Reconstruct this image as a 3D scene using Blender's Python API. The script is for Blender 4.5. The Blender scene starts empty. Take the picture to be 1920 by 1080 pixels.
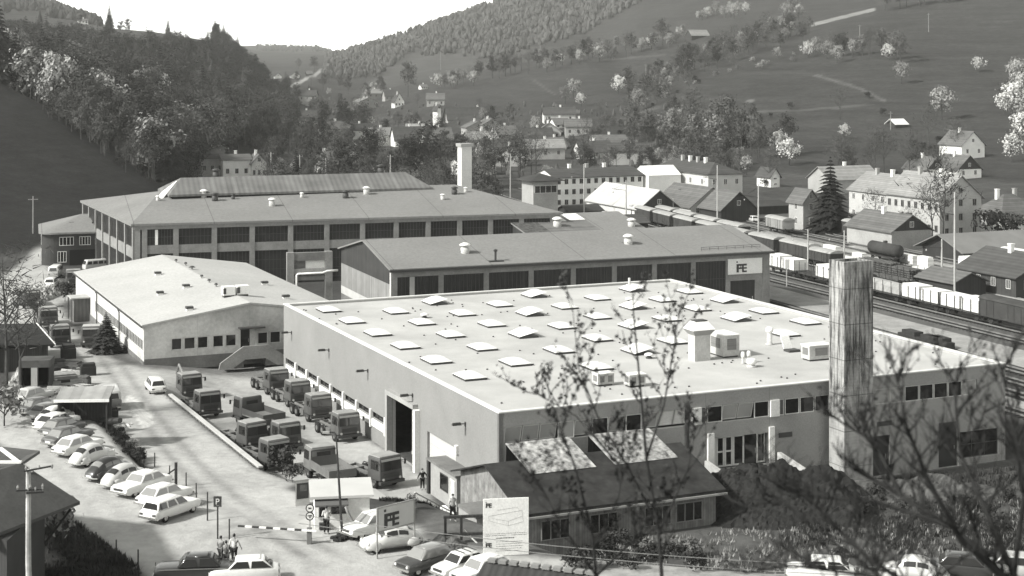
import bpy, bmesh, math, random
import numpy as np
from math import sin, cos, pi, radians, sqrt, atan2, hypot
from mathutils import Vector, Matrix
R = random.Random(7)
SC = bpy.context.scene
COL = SC.collection
F, CX, HY, HC = 2985.0, 960.0, 115.0, 30.0     # focal length in photo pixels, principal column, horizon row, eye height
# ------------------------------------------------------------------ photo pixel -> world helpers
def G(px, py, z=-5.0):
    Y = F*(HC-z)/(py-HY); return Vector(((px-CX)*Y/F, Y, z))
def AT(px, py, Y): return Vector(((px-CX)*Y/F, Y, HC-(py-HY)*Y/F))
def ZR(Y): return np.interp(Y, [0, 105, 122, 155, 190, 280], [0, 0, -1.5, -3.0, -4.2, -5.0])
def GR(px, py):
    z = -3.0
    for _ in range(12):
        p = G(px, py, z); z = float(ZR(p.y))
    return G(px, py, z)
# ------------------------------------------------------------------ mesh builder
class MB:
    def __init__(s): s.v = []; s.f = []; s.sm = False
    def add(s, vs, fs):
        n = len(s.v); s.v += [tuple(p) for p in vs]; s.f += [tuple(i+n for i in f) for f in fs]; return s
    def box(s, x0, x1, y0, y1, z0, z1):
        return s.add([(x0,y0,z0),(x1,y0,z0),(x1,y1,z0),(x0,y1,z0),(x0,y0,z1),(x1,y0,z1),(x1,y1,z1),(x0,y1,z1)],
                     [(0,3,2,1),(4,5,6,7),(0,1,5,4),(1,2,6,5),(2,3,7,6),(3,0,4,7)])
    def prism(s, poly, z0, z1):
        n = len(poly)
        return s.add([(x,y,z0) for x,y in poly]+[(x,y,z1) for x,y in poly],
                     [tuple(range(n-1,-1,-1)), tuple(range(n,2*n))]+[(i,(i+1)%n,(i+1)%n+n,i+n) for i in range(n)])
    def hexa(s, b, t):      # 4 bottom, 4 top points
        return s.add(list(b)+list(t), [(3,2,1,0),(4,5,6,7),(0,1,5,4),(1,2,6,5),(2,3,7,6),(3,0,4,7)])
    def slab(s, quad, th):  # a quad thickened downwards
        return s.hexa([(p[0],p[1],p[2]-th) for p in quad], quad)
    def poly(s, pts): return s.add(pts, [tuple(range(len(pts)))])
    def bar(s, a, b, w, h=None):
        a = Vector(a); b = Vector(b); h = h or w; d = (b-a).normalized()
        up = Vector((0,0,1)) if abs(d.z) < .95 else Vector((0,1,0))
        x = d.cross(up).normalized()*w/2; y = x.cross(d).normalized()*h/2
        return s.hexa([a-x-y,a+x-y,a+x+y,a-x+y],[b-x-y,b+x-y,b+x+y,b-x+y])
    def tube(s, pts, rs, n=6, cap=True):
        pts = [Vector(p) for p in pts]
        if not hasattr(rs, '__len__'): rs = [rs]*len(pts)
        o = len(s.v); prev = None
        for i, p in enumerate(pts):
            d = (pts[min(i+1,len(pts)-1)]-pts[max(i-1,0)])
            d = d.normalized() if d.length > 1e-9 else Vector((0,0,1))
            if prev is None: x = d.orthogonal().normalized()
            else:
                x = prev-d*prev.dot(d); x = x.normalized() if x.length > 1e-6 else d.orthogonal().normalized()
            prev = x; y = d.cross(x)
            for k in range(n):
                a = 2*pi*k/n; s.v.append(tuple(p+(x*cos(a)+y*sin(a))*rs[i]))
        for i in range(len(pts)-1):
            for k in range(n):
                s.f.append((o+i*n+k, o+i*n+(k+1)%n, o+(i+1)*n+(k+1)%n, o+(i+1)*n+k))
        if cap:
            s.f.append(tuple(o+k for k in range(n-1,-1,-1))); e = o+(len(pts)-1)*n; s.f.append(tuple(e+k for k in range(n)))
        return s
    def lathe(s, prof, n=14, c=(0,0,0)):   # profile of (r,z)
        o = len(s.v)
        for r, z in prof:
            for k in range(n):
                a = 2*pi*k/n; s.v.append((c[0]+r*cos(a), c[1]+r*sin(a), c[2]+z))
        for i in range(len(prof)-1):
            for k in range(n): s.f.append((o+i*n+k,o+i*n+(k+1)%n,o+(i+1)*n+(k+1)%n,o+(i+1)*n+k))
        s.f.append(tuple(o+k for k in range(n-1,-1,-1))); e = o+(len(prof)-1)*n; s.f.append(tuple(e+k for k in range(n)))
        return s
    def loft(s, rings, close=True):
        o = len(s.v); n = len(rings[0])
        for r in rings: s.v += [tuple(p) for p in r]
        for i in range(len(rings)-1):
            for k in range(n): s.f.append((o+i*n+k,o+i*n+(k+1)%n,o+(i+1)*n+(k+1)%n,o+(i+1)*n+k))
        if close:
            s.f.append(tuple(o+k for k in range(n-1,-1,-1))); e = o+(len(rings)-1)*n; s.f.append(tuple(e+k for k in range(n)))
        return s
    def ball(s, c, rx, ry, rz, nu=10, nv=6):
        o = len(s.v); s.v.append((c[0],c[1],c[2]-rz))
        for i in range(1,nv):
            t = pi*i/nv-pi/2
            for k in range(nu):
                a = 2*pi*k/nu; s.v.append((c[0]+rx*cos(t)*cos(a), c[1]+ry*cos(t)*sin(a), c[2]+rz*sin(t)))
        s.v.append((c[0],c[1],c[2]+rz)); e = len(s.v)-1
        for k in range(nu):
            s.f.append((o,o+1+(k+1)%nu,o+1+k)); s.f.append((e,e-nu+k,e-nu+(k+1)%nu))
        for i in range(nv-2):
            for k in range(nu):
                a = o+1+i*nu; s.f.append((a+k,a+(k+1)%nu,a+nu+(k+1)%nu,a+nu+k))
        return s
    def wheel(s, c, r, w, n=16):   # axle along local y
        o = len(s.v)
        prof = [(r*.62,-w/2),(r*.93,-w/2),(r,-w*.32),(r,w*.32),(r*.93,w/2),(r*.62,w/2)]
        for q,(rr,yy) in enumerate(prof):
            for k in range(n):
                a = 2*pi*k/n; s.v.append((c[0]+rr*cos(a), c[1]+yy, c[2]+rr*sin(a)))
        m = len(prof)
        for i in range(m-1):
            for k in range(n): s.f.append((o+i*n+k,o+(i+1)*n+k,o+(i+1)*n+(k+1)%n,o+i*n+(k+1)%n))
        s.f.append(tuple(o+k for k in range(n))); s.f.append(tuple(o+(m-1)*n+k for k in range(n-1,-1,-1)))
        return s
    def disc(s, c, r, y0, y1, n=12):
        o = len(s.v)
        for y in (y0,y1):
            for k in range(n):
                a = 2*pi*k/n; s.v.append((c[0]+r*cos(a), c[1]+y, c[2]+r*sin(a)))
        for k in range(n): s.f.append((o+k,o+n+k,o+n+(k+1)%n,o+(k+1)%n))
        s.f.append(tuple(o+k for k in range(n))); s.f.append(tuple(o+n+k for k in range(n-1,-1,-1)))
        return s
    def wall(s, w, z0, z1, th, holes=()):  # wall in plane y=0 (outside = -y) from x=0..w, thickness th, rectangular holes
        xs = sorted({0.0, w, *[h[0] for h in holes], *[h[1] for h in holes]}); zs = sorted({z0, z1, *[h[2] for h in holes], *[h[3] for h in holes]})
        inh = lambda x, z: any(h[0] < x < h[1] and h[2] < z < h[3] for h in holes)
        for i in range(len(xs)-1):
            for j in range(len(zs)-1):
                if inh((xs[i]+xs[i+1])/2, (zs[j]+zs[j+1])/2): continue
                a,b,c,d = xs[i],xs[i+1],zs[j],zs[j+1]
                s.add([(a,0,c),(b,0,c),(b,0,d),(a,0,d),(a,th,c),(b,th,c),(b,th,d),(a,th,d)], [(0,1,2,3),(5,4,7,6)])
        for h in holes:
            a,b,c,d = h
            s.add([(a,0,c),(b,0,c),(b,0,d),(a,0,d),(a,th,c),(b,th,c),(b,th,d),(a,th,d)], [(0,4,5,1),(3,2,6,7),(0,3,7,4),(1,5,6,2)])
        s.add([(0,0,z0),(w,0,z0),(w,0,z1),(0,0,z1),(0,th,z0),(w,th,z0),(w,th,z1),(0,th,z1)], [(0,4,5,1),(3,2,6,7),(0,3,7,4),(1,5,6,2)])
        return s
    def xf(s, m, start=0):
        s.v[start:] = [tuple(m@Vector(p)) for p in s.v[start:]]; return s
    def build(s, name, mat, parent=None, smooth=False, loc=None, rotz=None):
        me = bpy.data.meshes.new(name); me.from_pydata(s.v, [], s.f); me.update()
        if smooth: me.polygons.foreach_set('use_smooth', [True]*len(me.polygons))
        o = bpy.data.objects.new(name, me); COL.objects.link(o)
        if mat is not None: me.materials.append(mat)
        if parent is not None: o.parent = parent
        if loc is not None: o.location = loc
        if rotz is not None: o.rotation_euler = (0,0,rotz)
        return o
def bevel(o, w, seg=2, ang=35):
    m = o.modifiers.new('Bevel','BEVEL'); m.width = w; m.segments = seg; m.limit_method = 'ANGLE'; m.angle_limit = radians(ang); m.harden_normals = False
    return o
def tag(o, label, cat, group=None, kind=None):
    if label: o['label'] = label
    if cat: o['category'] = cat
    if group: o['group'] = group
    if kind: o['kind'] = kind
    return o
def thing(name, label, cat, loc=(0,0,0), rotz=0.0, group=None):
    o = bpy.data.objects.new(name, None); o.empty_display_size = .3; COL.objects.link(o)
    o.location = loc; o.rotation_euler = (0,0,rotz); return tag(o, label, cat, group)
def kids(o, table={}): return [c for c in bpy.data.objects if c.parent == o]
KID = {}
def dup(root, loc=None, rotz=None, label=None, group=None, scale=None):
    def rec(o, par):
        c = o.copy(); COL.objects.link(c)
        if par is not None: c.parent = par
        if o.name not in KID: KID[o.name] = kids(o)
        for ch in KID[o.name]: rec(ch, c)
        return c
    r = rec(root, None)
    if loc is not None: r.location = loc
    if rotz is not None: r.rotation_euler = (0,0,rotz)
    if scale is not None: r.scale = (scale,scale,scale) if not hasattr(scale,'__len__') else scale
    if label: r['label'] = label
    if group: r['group'] = group
    elif 'group' in r.keys() and label: pass
    return r
# ------------------------------------------------------------------ materials (one black-and-white toned palette)
T = (1.0, .997, .968)
def tc(v): return (v*T[0], v*T[1], v*T[2], 1.0)
MATS = {}
def _new(name):
    m = bpy.data.materials.new(name); m.use_nodes = True; nt = m.node_tree
    b = nt.nodes['Principled BSDF']; MATS[name] = m; return m, nt, b
def nd(nt, t, **kw):
    n = nt.nodes.new(t)
    for k, v in kw.items():
        if k == 'op': n.operation = v
        else: n.inputs[k].default_value = v
    return n
def mth(nt, op, a, b=None, clamp=False):
    n = nt.nodes.new('ShaderNodeMath'); n.operation = op; n.use_clamp = clamp
    for i, x in enumerate((a, b)):
        if x is None: continue
        if hasattr(x, 'is_linked') or hasattr(x, 'links'): nt.links.new(x, n.inputs[i])
        else: n.inputs[i].default_value = x
    return n.outputs[0]
def noise(nt, vec, scale, detail=4, rough=.6):
    n = nt.nodes.new('ShaderNodeTexNoise'); n.inputs['Scale'].default_value = scale; n.inputs['Detail'].default_value = detail; n.inputs['Roughness'].default_value = rough
    nt.links.new(vec, n.inputs['Vector']); return n.outputs['Fac']
def ramp(nt, fac, a, b):
    n = nt.nodes.new('ShaderNodeMapRange'); nt.links.new(fac, n.inputs['Value'])
    n.inputs['From Min'].default_value = a; n.inputs['From Max'].default_value = b; return n.outputs['Result']
def grey(nt, val):
    c = nt.nodes.new('ShaderNodeCombineColor')
    for i in range(3): nt.links.new(mth(nt, 'MULTIPLY', val, T[i]), c.inputs[i])
    return c.outputs[0]
def vec(nt, world=True, sc=None):
    if world: o = nt.nodes.new('ShaderNodeNewGeometry').outputs['Position']
    else: o = nt.nodes.new('ShaderNodeTexCoord').outputs['Object']
    if sc:
        m = nt.nodes.new('ShaderNodeMapping'); m.inputs['Scale'].default_value = sc; nt.links.new(o, m.inputs['Vector']); o = m.outputs[0]
    return o
def lerp(nt, f, a, b):
    return mth(nt, 'ADD', mth(nt, 'MULTIPLY', f, b-a), a)
def mat(name, v, v2=None, scale=1.0, rough=.85, bump=0.0, spec=.12, fine=None, sc=None, metal=0.0, period=None, axis=0, seam=.04, seamv=.6, lo=.3, hi=.7):
    """v..v2 by noise; optional joints every `period` m along object axis"""
    if name in MATS: return MATS[name]
    m, nt, b = _new(name); v2 = v if v2 is None else v2
    p = vec(nt, True, sc)
    n1 = ramp(nt, noise(nt, p, scale, 5), lo, hi)
    val = lerp(nt, n1, v, v2)
    if fine:
        n2 = noise(nt, p, fine, 3)
        val = mth(nt, 'MULTIPLY', val, lerp(nt, n2, .72, 1.28))
    if period:
        for ax, pr in zip((axis if hasattr(axis,'__len__') else (axis,)), (period if hasattr(period,'__len__') else (period,))):
            oc = nt.nodes.new('ShaderNodeTexCoord').outputs['Object']; sx = nt.nodes.new('ShaderNodeSeparateXYZ'); nt.links.new(oc, sx.inputs[0])
            fr = mth(nt, 'FRACT', mth(nt, 'ADD', mth(nt, 'DIVIDE', sx.outputs[ax], pr), 100.0))
            ed = mth(nt, 'LESS_THAN', fr, seam/pr)
            val = mth(nt, 'MULTIPLY', val, lerp(nt, ed, 1.0, seamv))
    nt.links.new(grey(nt, val), b.inputs['Base Color'])
    b.inputs['Roughness'].default_value = rough; b.inputs['Specular IOR Level'].default_value = spec; b.inputs['Metallic'].default_value = metal
    if bump:
        bm = nt.nodes.new('ShaderNodeBump'); bm.inputs['Strength'].default_value = bump; bm.inputs['Distance'].default_value = .05
        nt.links.new(noise(nt, p, fine or scale*6, 4), bm.inputs['Height']); nt.links.new(bm.outputs[0], b.inputs['Normal'])
    return m
def mat_rows(name, v, v2, axis, period, rough=.85, depth=.6, scale=.6):   # corrugated sheet, tiles or boards: rows along one object axis
    if name in MATS: return MATS[name]
    m, nt, b = _new(name)
    val = lerp(nt, ramp(nt, noise(nt, vec(nt), scale, 5), .3, .7), v, v2)
    oc = nt.nodes.new('ShaderNodeTexCoord').outputs['Object']; sx = nt.nodes.new('ShaderNodeSeparateXYZ'); nt.links.new(oc, sx.inputs[0])
    fr = mth(nt, 'FRACT', mth(nt, 'ADD', mth(nt, 'DIVIDE', sx.outputs[axis], period), 100.0))
    tri = mth(nt, 'ABSOLUTE', mth(nt, 'SUBTRACT', fr, .5))
    val = mth(nt, 'MULTIPLY', val, lerp(nt, tri, 1.12, 1.12-depth))
    wn = nt.nodes.new('ShaderNodeTexWhiteNoise'); wn.noise_dimensions = '1D'
    nt.links.new(mth(nt, 'FLOOR', mth(nt, 'DIVIDE', sx.outputs[axis], period)), wn.inputs['W'])
    val = mth(nt, 'MULTIPLY', val, lerp(nt, wn.outputs['Value'], .85, 1.15))
    nt.links.new(grey(nt, val), b.inputs['Base Color']); b.inputs['Roughness'].default_value = rough; b.inputs['Specular IOR Level'].default_value = .25
    bm = nt.nodes.new('ShaderNodeBump'); bm.inputs['Strength'].default_value = .5; bm.inputs['Distance'].default_value = .03
    nt.links.new(tri, bm.inputs['Height']); nt.links.new(bm.outputs[0], b.inputs['Normal'])
    return m
def mat_leaf(name, v, v2, scale=.5):
    m, nt, b = _new(name)
    oi = nt.nodes.new('ShaderNodeObjectInfo').outputs['Random']
    n = noise(nt, vec(nt), scale, 3)
    val = mth(nt, 'MULTIPLY', lerp(nt, ramp(nt, n, .3, .7), v, v2), lerp(nt, oi, .55, 1.6))
    nt.links.new(grey(nt, val), b.inputs['Base Color']); b.inputs['Roughness'].default_value = .9; b.inputs['Specular IOR Level'].default_value = .1
    return m
def mat_plain(name, v, rough=.5, spec=.4, metal=0.0, coat=0.0):
    if name in MATS: return MATS[name]
    m, nt, b = _new(name)
    p = vec(nt); val = lerp(nt, noise(nt, p, 3.0, 3), v*.88, v*1.12)
    nt.links.new(grey(nt, val), b.inputs['Base Color']); b.inputs['Roughness'].default_value = rough
    b.inputs['Specular IOR Level'].default_value = spec; b.inputs['Metallic'].default_value = metal; b.inputs['Coat Weight'].default_value = coat
    return m
glass = mat_plain('window_glass', .012, .08, .5)
glassd = mat('dirty_glass', .02, .05, .8, rough=.35, spec=.4, fine=6)
white = mat('white_paint', .80, .70, .5, rough=.6, fine=8)
offwhite = mat('pale_render', .62, .5, .35, rough=.9, fine=5)
grey_render = mat('grey_render', .36, .27, .3, rough=.92, fine=4)
dark = mat_plain('dark_void', .012, .9, .1)
metal_d = mat_plain('dark_metal', .035, .5)
metal_l = mat('galvanised_metal', .42, .3, 1.5, rough=.5, metal=.35)
timber_d = mat_rows('dark_timber', .05, .035, 0, .25)
rubber = mat_plain('rubber', .018, .85, .2)
concrete = mat('concrete', .34, .24, .5, rough=.9, fine=5, bump=.2)
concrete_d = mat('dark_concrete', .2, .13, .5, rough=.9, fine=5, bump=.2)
# ------------------------------------------------------------------ camera, sun, sky
cd = bpy.data.cameras.new('camera'); cam = bpy.data.objects.new('camera', cd); COL.objects.link(cam); SC.camera = cam
cam.location = (0,0,HC); cam.rotation_euler = (pi/2,0,0)
cd.sensor_width = 36; cd.lens = F/1920*36; cd.shift_y = -(540-HY)/1920; cd.clip_start = .5; cd.clip_end = 30000
cd.dof.use_dof = True; cd.dof.focus_distance = 170; cd.dof.aperture_fstop = .8
SUNV = Vector((-.93, -.46, .80)).normalized()
sd = bpy.data.lights.new('sun','SUN'); sun = bpy.data.objects.new('sun', sd); COL.objects.link(sun)
sd.energy = 4.45; sd.angle = radians(3.5); sd.color = (1, .99, .955)
sun.rotation_euler = SUNV.to_track_quat('Z','Y').to_euler(); sun.location = (-60,20,120)
w = bpy.data.worlds.new('World'); SC.world = w; w.use_nodes = True; nt = w.node_tree
sky = nt.nodes.new('ShaderNodeTexSky'); sky.sky_type = 'NISHITA'; sky.sun_disc = False
sky.sun_elevation = math.asin(SUNV.z); sky.sun_rotation = atan2(SUNV.x, SUNV.y); sky.dust_density = 4.0; sky.air_density = 1.5; sky.altitude = 300
bw = nt.nodes.new('ShaderNodeRGBToBW'); nt.links.new(sky.outputs[0], bw.inputs[0])
cc = nt.nodes.new('ShaderNodeCombineColor')
sg = nt.nodes.new('ShaderNodeNewGeometry'); ss = nt.nodes.new('ShaderNodeSeparateXYZ'); nt.links.new(sg.outputs['Incoming'], ss.inputs[0])   # bright spring haze low over the horizon
el = mth(nt, 'ABSOLUTE', ss.outputs[2]); hz = mth(nt, 'POWER', mth(nt, 'SUBTRACT', 1.0, el, True), 5.0)
lum = mth(nt, 'ADD', bw.outputs[0], mth(nt, 'MULTIPLY', hz, 18.0))
for i, k in enumerate((.99, 1.0, .962)): nt.links.new(mth(nt, 'MULTIPLY', lum, k), cc.inputs[i])
nt.links.new(cc.outputs[0], nt.nodes['Background'].inputs[0]); nt.nodes['Background'].inputs[1].default_value = .118
SC.view_settings.view_transform = 'Standard'; SC.view_settings.look = 'None'; SC.view_settings.exposure = 0.5; SC.view_settings.gamma = 1
SC.cycles.max_bounces = 5; SC.cycles.diffuse_bounces = 2; SC.cycles.glossy_bounces = 2; SC.cycles.transmission_bounces = 2; SC.cycles.volume_bounces = 0
SC.cycles.sample_clamp_indirect = 4
# ------------------------------------------------------------------ terrain: one sheet, camera slope, works site, valley and hills
TAB = {  # photo column: valley edge distance, then (distance, photo row) of the ground along that line of sight
 -900:(250,[(350,120),(480,60),(560,80),(800,0),(1000,-20),(1400,-30),(2500,-90),(4500,40),(7000,100)]),
 -200:(270,[(340,290),(450,105),(500,130),(700,95),(850,66),(1100,50),(2500,-40),(4500,60),(7000,100)]),
 0:(285,[(350,320),(440,150),(490,168),(700,130),(850,84),(1100,60),(2500,-12),(4500,70),(7000,100)]),
 90:(288,[(347,350),(425,198),(470,215),(700,140),(850,90),(1100,56),(2500,8),(4500,80),(7000,100)]),
 150:(292,[(345,365),(405,250),(440,262),(700,150),(850,96),(1050,50),(2500,32),(4500,85),(7000,100)]),
 300:(305,[(345,405),(380,345),(410,352),(700,175),(850,100),(1000,60),(2500,95),(4500,92),(7000,100)]),
 400:(480,[(530,300),(580,270),(620,262),(760,200),(880,125),(1000,78),(2500,96),(4500,90),(7000,100)]),
 450:(560,[(600,280),(650,260),(700,245),(800,205),(900,150),(1000,118),(2200,120),(4500,88),(7000,100)]),
 510:(640,[(680,265),(720,252),(760,244),(830,226),(920,200),(1050,188),(1900,142),(4500,86),(7000,100)]),
 600:(800,[(900,225),(1000,212),(1100,203),(1200,190),(1350,165),(1500,150),(1900,134),(4500,89),(7000,100)]),
 630:(850,[(950,220),(1050,208),(1150,198),(1250,186),(1400,165),(1600,150),(2500,110),(4500,100),(7000,105)]),
 700:(1000,[(1100,207),(1200,195),(1300,183),(1400,170),(1600,150),(1800,135),(2500,88),(4500,95),(7000,110)]),
 800:(850,[(900,208),(1000,190),(1100,172),(1180,165),(1300,160),(1600,138),(2500,50),(4500,60),(7000,120)]),
 900:(700,[(780,225),(900,200),(1050,165),(1150,148),(1300,143),(1600,122),(2500,18),(4500,40),(7000,100)]),
 1000:(620,[(700,235),(850,195),(1000,150),(1120,130),(1250,128),(1600,105),(2500,-12),(4500,10),(7000,100)]),
 1100:(580,[(650,245),(800,200),(980,140),(1100,108),(1220,106),(1600,80),(2500,-50),(4500,10),(7000,100)]),
 1200:(540,[(600,262),(700,225),(790,190),(900,168),(1150,82),(1300,80),(2500,-85),(4500,0),(7000,100)]),
 1300:(520,[(580,262),(700,195),(850,125),(900,122),(1100,75),(1300,55),(2500,-120),(4500,0),(7000,100)]),
 1400:(500,[(560,270),(700,180),(850,100),(900,95),(1100,45),(1300,25),(2500,-150),(4500,0),(7000,100)]),
 1500:(490,[(560,270),(700,175),(880,80),(940,72),(1100,35),(1300,5),(2500,-170),(4500,0),(7000,100)]),
 1640:(480,[(560,265),(700,160),(900,45),(1000,18),(1150,10),(1400,-20),(2500,-200),(4500,0),(7000,100)]),
 1800:(470,[(550,268),(700,150),(900,30),(1050,-20),(1200,-30),(1400,-50),(2500,-250),(4500,0),(7000,100)]),
 1920:(460,[(540,270),(700,145),(900,15),(1050,-35),(1200,-50),(1400,-80),(2500,-280),(4500,0),(7000,100)]),
 2900:(400,[(500,250),(700,100),(900,0),(1050,-60),(1200,-80),(1400,-100),(2500,-300),(4500,0),(7000,100)]),
}
TK = sorted(TAB); TY = np.array([[TAB[k][0]]+[p[0] for p in TAB[k][1]] for k in TK], float)
TZZ = np.array([[-5.0]+[HC-(p[1]-HY)*p[0]/F for p in TAB[k][1]] for k in TK], float)
W0 = G(480, 878, -1.7); W1 = G(312, 737, -3.0)           # crest of the retaining wall between road and yard
wd = Vector((W1.x-W0.x, W1.y-W0.y)); WL = wd.length; wd = wd/WL
def sstep(a, b, x): t = np.clip((x-a)/(b-a), 0, 1); return t*t*(3-2*t)
def site_z(X, Y):
    zr = ZR(Y)
    t2 = (X-W0.x)*wd.x+(Y-W0.y)*wd.y; d2 = (X-W0.x)*wd.y-(Y-W0.y)*wd.x      # along / right of the wall
    ys = np.interp(X, [-24,-6,3,15,60], [107,106,95,92,92]); ye = np.interp(X, [-24,-6,3,15,60], [130,124,110,106,105])
    yard = -5*sstep(0, 1, (Y-ys)/(ye-ys))
    yard = np.where(X > 4, yard+1.0*sstep(4,9,X)*(1-sstep(112,119,Y+.0*X-.44*X))*sstep(100,106,Y), yard)
    wdt = np.interp(t2, [-30,-6,0,WL,WL+3,WL+14,400], [14,9,.6,.6,3,12,16])
    z = zr+(yard-zr)*sstep(0, 1, d2/wdt)
    l1 = np.interp(Y, [90,100,112,137,160], [-14,-18.5,-25.4,-37.3,-47]); lr = np.interp(Y, [90,104,124,146,165], [-13,-19,-28.6,-36.5,-46])
    park = sstep(168, 148, Y); k = 1-sstep(0, 1, (X-l1)/np.maximum(lr-l1, .8))
    z = z+(0-z)*np.where(X < lr, k*park, 0)
    z = np.where(Y < 88, np.maximum(28.0*np.clip(1-Y/82, 0, 1.3)**1.3, 0)+0*X, z)
    return z
def TZ(X, Y):
    X = np.asarray(X, float); Y = np.asarray(Y, float); sh = X.shape; X = X.ravel(); Y = Y.ravel()
    z = site_z(X, Y); m = Y > 230
    if m.any():
        x, y = X[m], Y[m]; px = np.clip(CX+F*x/y, TK[0], TK[-1]); acc = np.zeros_like(x)
        yi = np.stack([np.interp(px, TK, TY[:,i]) for i in range(TY.shape[1])], 1); zi = np.stack([np.interp(px, TK, TZZ[:,i]) for i in range(TY.shape[1])], 1)
        for q in (.965,.983,1,1.017,1.035):
            yq = y*q; out = np.full_like(x, -5.0)
            for i in range(TY.shape[1]-1):
                s = (yq >= yi[:,i])&(yq < yi[:,i+1]); t = (yq-yi[:,i])/(yi[:,i+1]-yi[:,i]); out = np.where(s, zi[:,i]+t*(zi[:,i+1]-zi[:,i]), out)
            out = np.where(yq >= yi[:,-1], zi[:,-1], out); acc += out/5
        on = np.clip((acc+5)/8, 0, 1)
        acc += on*(np.sin(x*.031+y*.011)*.7+np.sin(x*.013-y*.027+1)*.9)*np.clip(y/900, .3, 2.5)
        z[m] = np.where(y > 275, acc, z[m])
    return z.reshape(sh)
def tz(x, y): return float(TZ(np.array([x]), np.array([y]))[0])
_YS = np.concatenate([np.arange(92, 400, 1.0), np.geomspace(400, 6500, 900)])
def hit(px, py, dy=0.0):   # where the line of sight meets the ground
    X = (px-CX)*_YS/F; zz = TZ(X, _YS); L = HC-(py-HY)*_YS/F; k = np.argmax(zz >= L)
    if zz[k] < L[k]: k = len(_YS)-1
    y = float(_YS[k])+dy; x = (px-CX)*y/F; return Vector((x, y, tz(x, y)))
def inpoly(X, Y, poly):
    r = np.zeros(X.shape, bool); n = len(poly)
    for i in range(n):
        x0,y0 = poly[i][0],poly[i][1]; x1,y1 = poly[(i+1)%n][0],poly[(i+1)%n][1]
        if y0 == y1: continue
        c = ((y0 > Y) != (y1 > Y))&(X < (x1-x0)*(Y-y0)/(y1-y0)+x0); r ^= c
    return r
cs = np.concatenate([np.arange(-1500,-100,25), np.arange(-100,2020,5), np.arange(2020,3600,25)])
rows = np.concatenate([np.arange(-40, 90, 5.0), np.arange(90, 170, .45), np.arange(170, 240, .8), np.arange(240, 330, 2.0), np.geomspace(330, 1300, 330), np.geomspace(1310, 9000, 90)])
CC_, YY = np.meshgrid(cs, rows); XX = (CC_-CX)/F*(YY+60.0)
ZZ = TZ(XX, YY)
nr, nc = XX.shape
PX = np.where(YY > 20, CX+F*XX/np.maximum(YY, 20), CX); PY = np.where(YY > 20, HY+F*(HC-ZZ)/np.maximum(YY, 20), 2000)
nz1 = np.sin(XX*.21+np.sin(YY*.17)*2)*np.sin(YY*.19+XX*.07); nz2 = np.sin(XX*.047+1.3)*np.sin(YY*.039+XX*.013)
alb = np.full(XX.shape, .045); con = np.full(XX.shape, .5)                     # ground albedo, mottling
def paint(mask, a, c=.3): alb[mask] = a; con[mask] = c
pp = lambda pts, z: [G(x, y, z) for x, y in pts]
far = YY > 285
PX = PX+(nz2*14+nz1*5)*(YY > 285)
paint(far&(ZZ > -4.5), .041, .6)                                              # meadows
paint(far&(PX < 400)&(YY < 460), .018, .9)
paint(far&(PX < 560)&(YY > 480)&(YY < 1150), .03, .5)
paint(far&(PX < 420)&(PX > 120)&(YY > 840)&(YY < 1200), .065, .2)
paint(far&(YY > 1500), .04, .6)
paint(far&(YY > 1450)&(YY < 1900)&(PX > 700)&(PX < 1010), .06, .2)
paint(far&(ZZ <= -4.5), .055, .9)
paint((YY < 285)&(YY > 60), .055, .8)
rail = inpoly(XX, YY, [(28,262),(40,232),(66,168),(100,100),(150,100),(118,200),(90,262),(70,330),(58,420),(26,420),(30,330)])
paint(rail, .10, .5)
road = inpoly(XX, YY, [GR(*p) for p in [(420,975),(285,880),(222,800),(205,775),(175,760),(60,745),(20,690),(0,640),(-40,560),(0,520),(66,475),(88,470),(100,520),(135,560),(190,610),(240,660),(276,686),(420,690),(318,740),(480,878),(560,905)]])
paint(road, .36, .55)
paint(inpoly(XX, YY, pp([(276,684),(430,686),(530,690),(530,720),(800,895),(815,955),(700,930),(640,950),(560,925),(470,880),(318,740)], -5)), .35, .5)
paint(inpoly(XX, YY, pp([(380,945),(480,876),(560,905),(640,950),(700,985),(850,985),(905,1000),(1100,1040),(1100,1140),(300,1140),(330,1040)], 0)), .37, .5)
paint(inpoly(XX, YY, pp([(-30,780),(40,715),(150,738),(205,790),(285,885),(400,958),(470,1000),(430,1110),(300,1110),(255,1060),(150,985),(90,930),(30,860),(-30,810)], 0)), .37, .5)
paint(inpoly(XX, YY, pp([(140,738),(196,755),(280,862),(318,915),(290,905),(215,810)], -1.0)), .028, .6)
for q in ([(110,572),(140,556),(168,582),(150,600),(123,598)], [(126,606),(165,600),(196,640),(160,650)], [(186,662),(215,650),(272,690),(232,682)]):
    paint(inpoly(XX, YY, [GR(*p) for p in q]), .07, .6)
paint(inpoly(XX, YY, pp([(716,985),(716,935),(770,912),(850,938),(850,968)], -2.2)), .055, .6)
paint(inpoly(XX, YY, pp([(318,744),(338,742),(440,830),(492,878),(478,886),(400,825)], -2.3)), .2, .9)
paint(inpoly(XX, YY, pp([(232,652),(275,668),(420,668),(515,684),(520,700),(430,694),(275,700),(205,655)], -4.2)), .15, .9)
paint(inpoly(XX, YY, [(-6,100),(2,96),(18,108),(10,121),(-4,119)]), .10, .9)
front = inpoly(XX, YY, [(4,90),(70,90),(70,150),(44,140),(0,121)]); paint(front&(YY < 104), .26, 1.0); paint(front&(YY >= 104), .075, 1.0)
def blur(a):
    for _ in range(2):
        a[1:-1] = (a[:-2]+2*a[1:-1]+a[2:])/4; a[:,1:-1] = (a[:,:-2]+2*a[:,1:-1]+a[:,2:])/4
blur(alb); blur(con); PX = np.where(YY > 20, CX+F*XX/np.maximum(YY, 20), CX)
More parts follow.
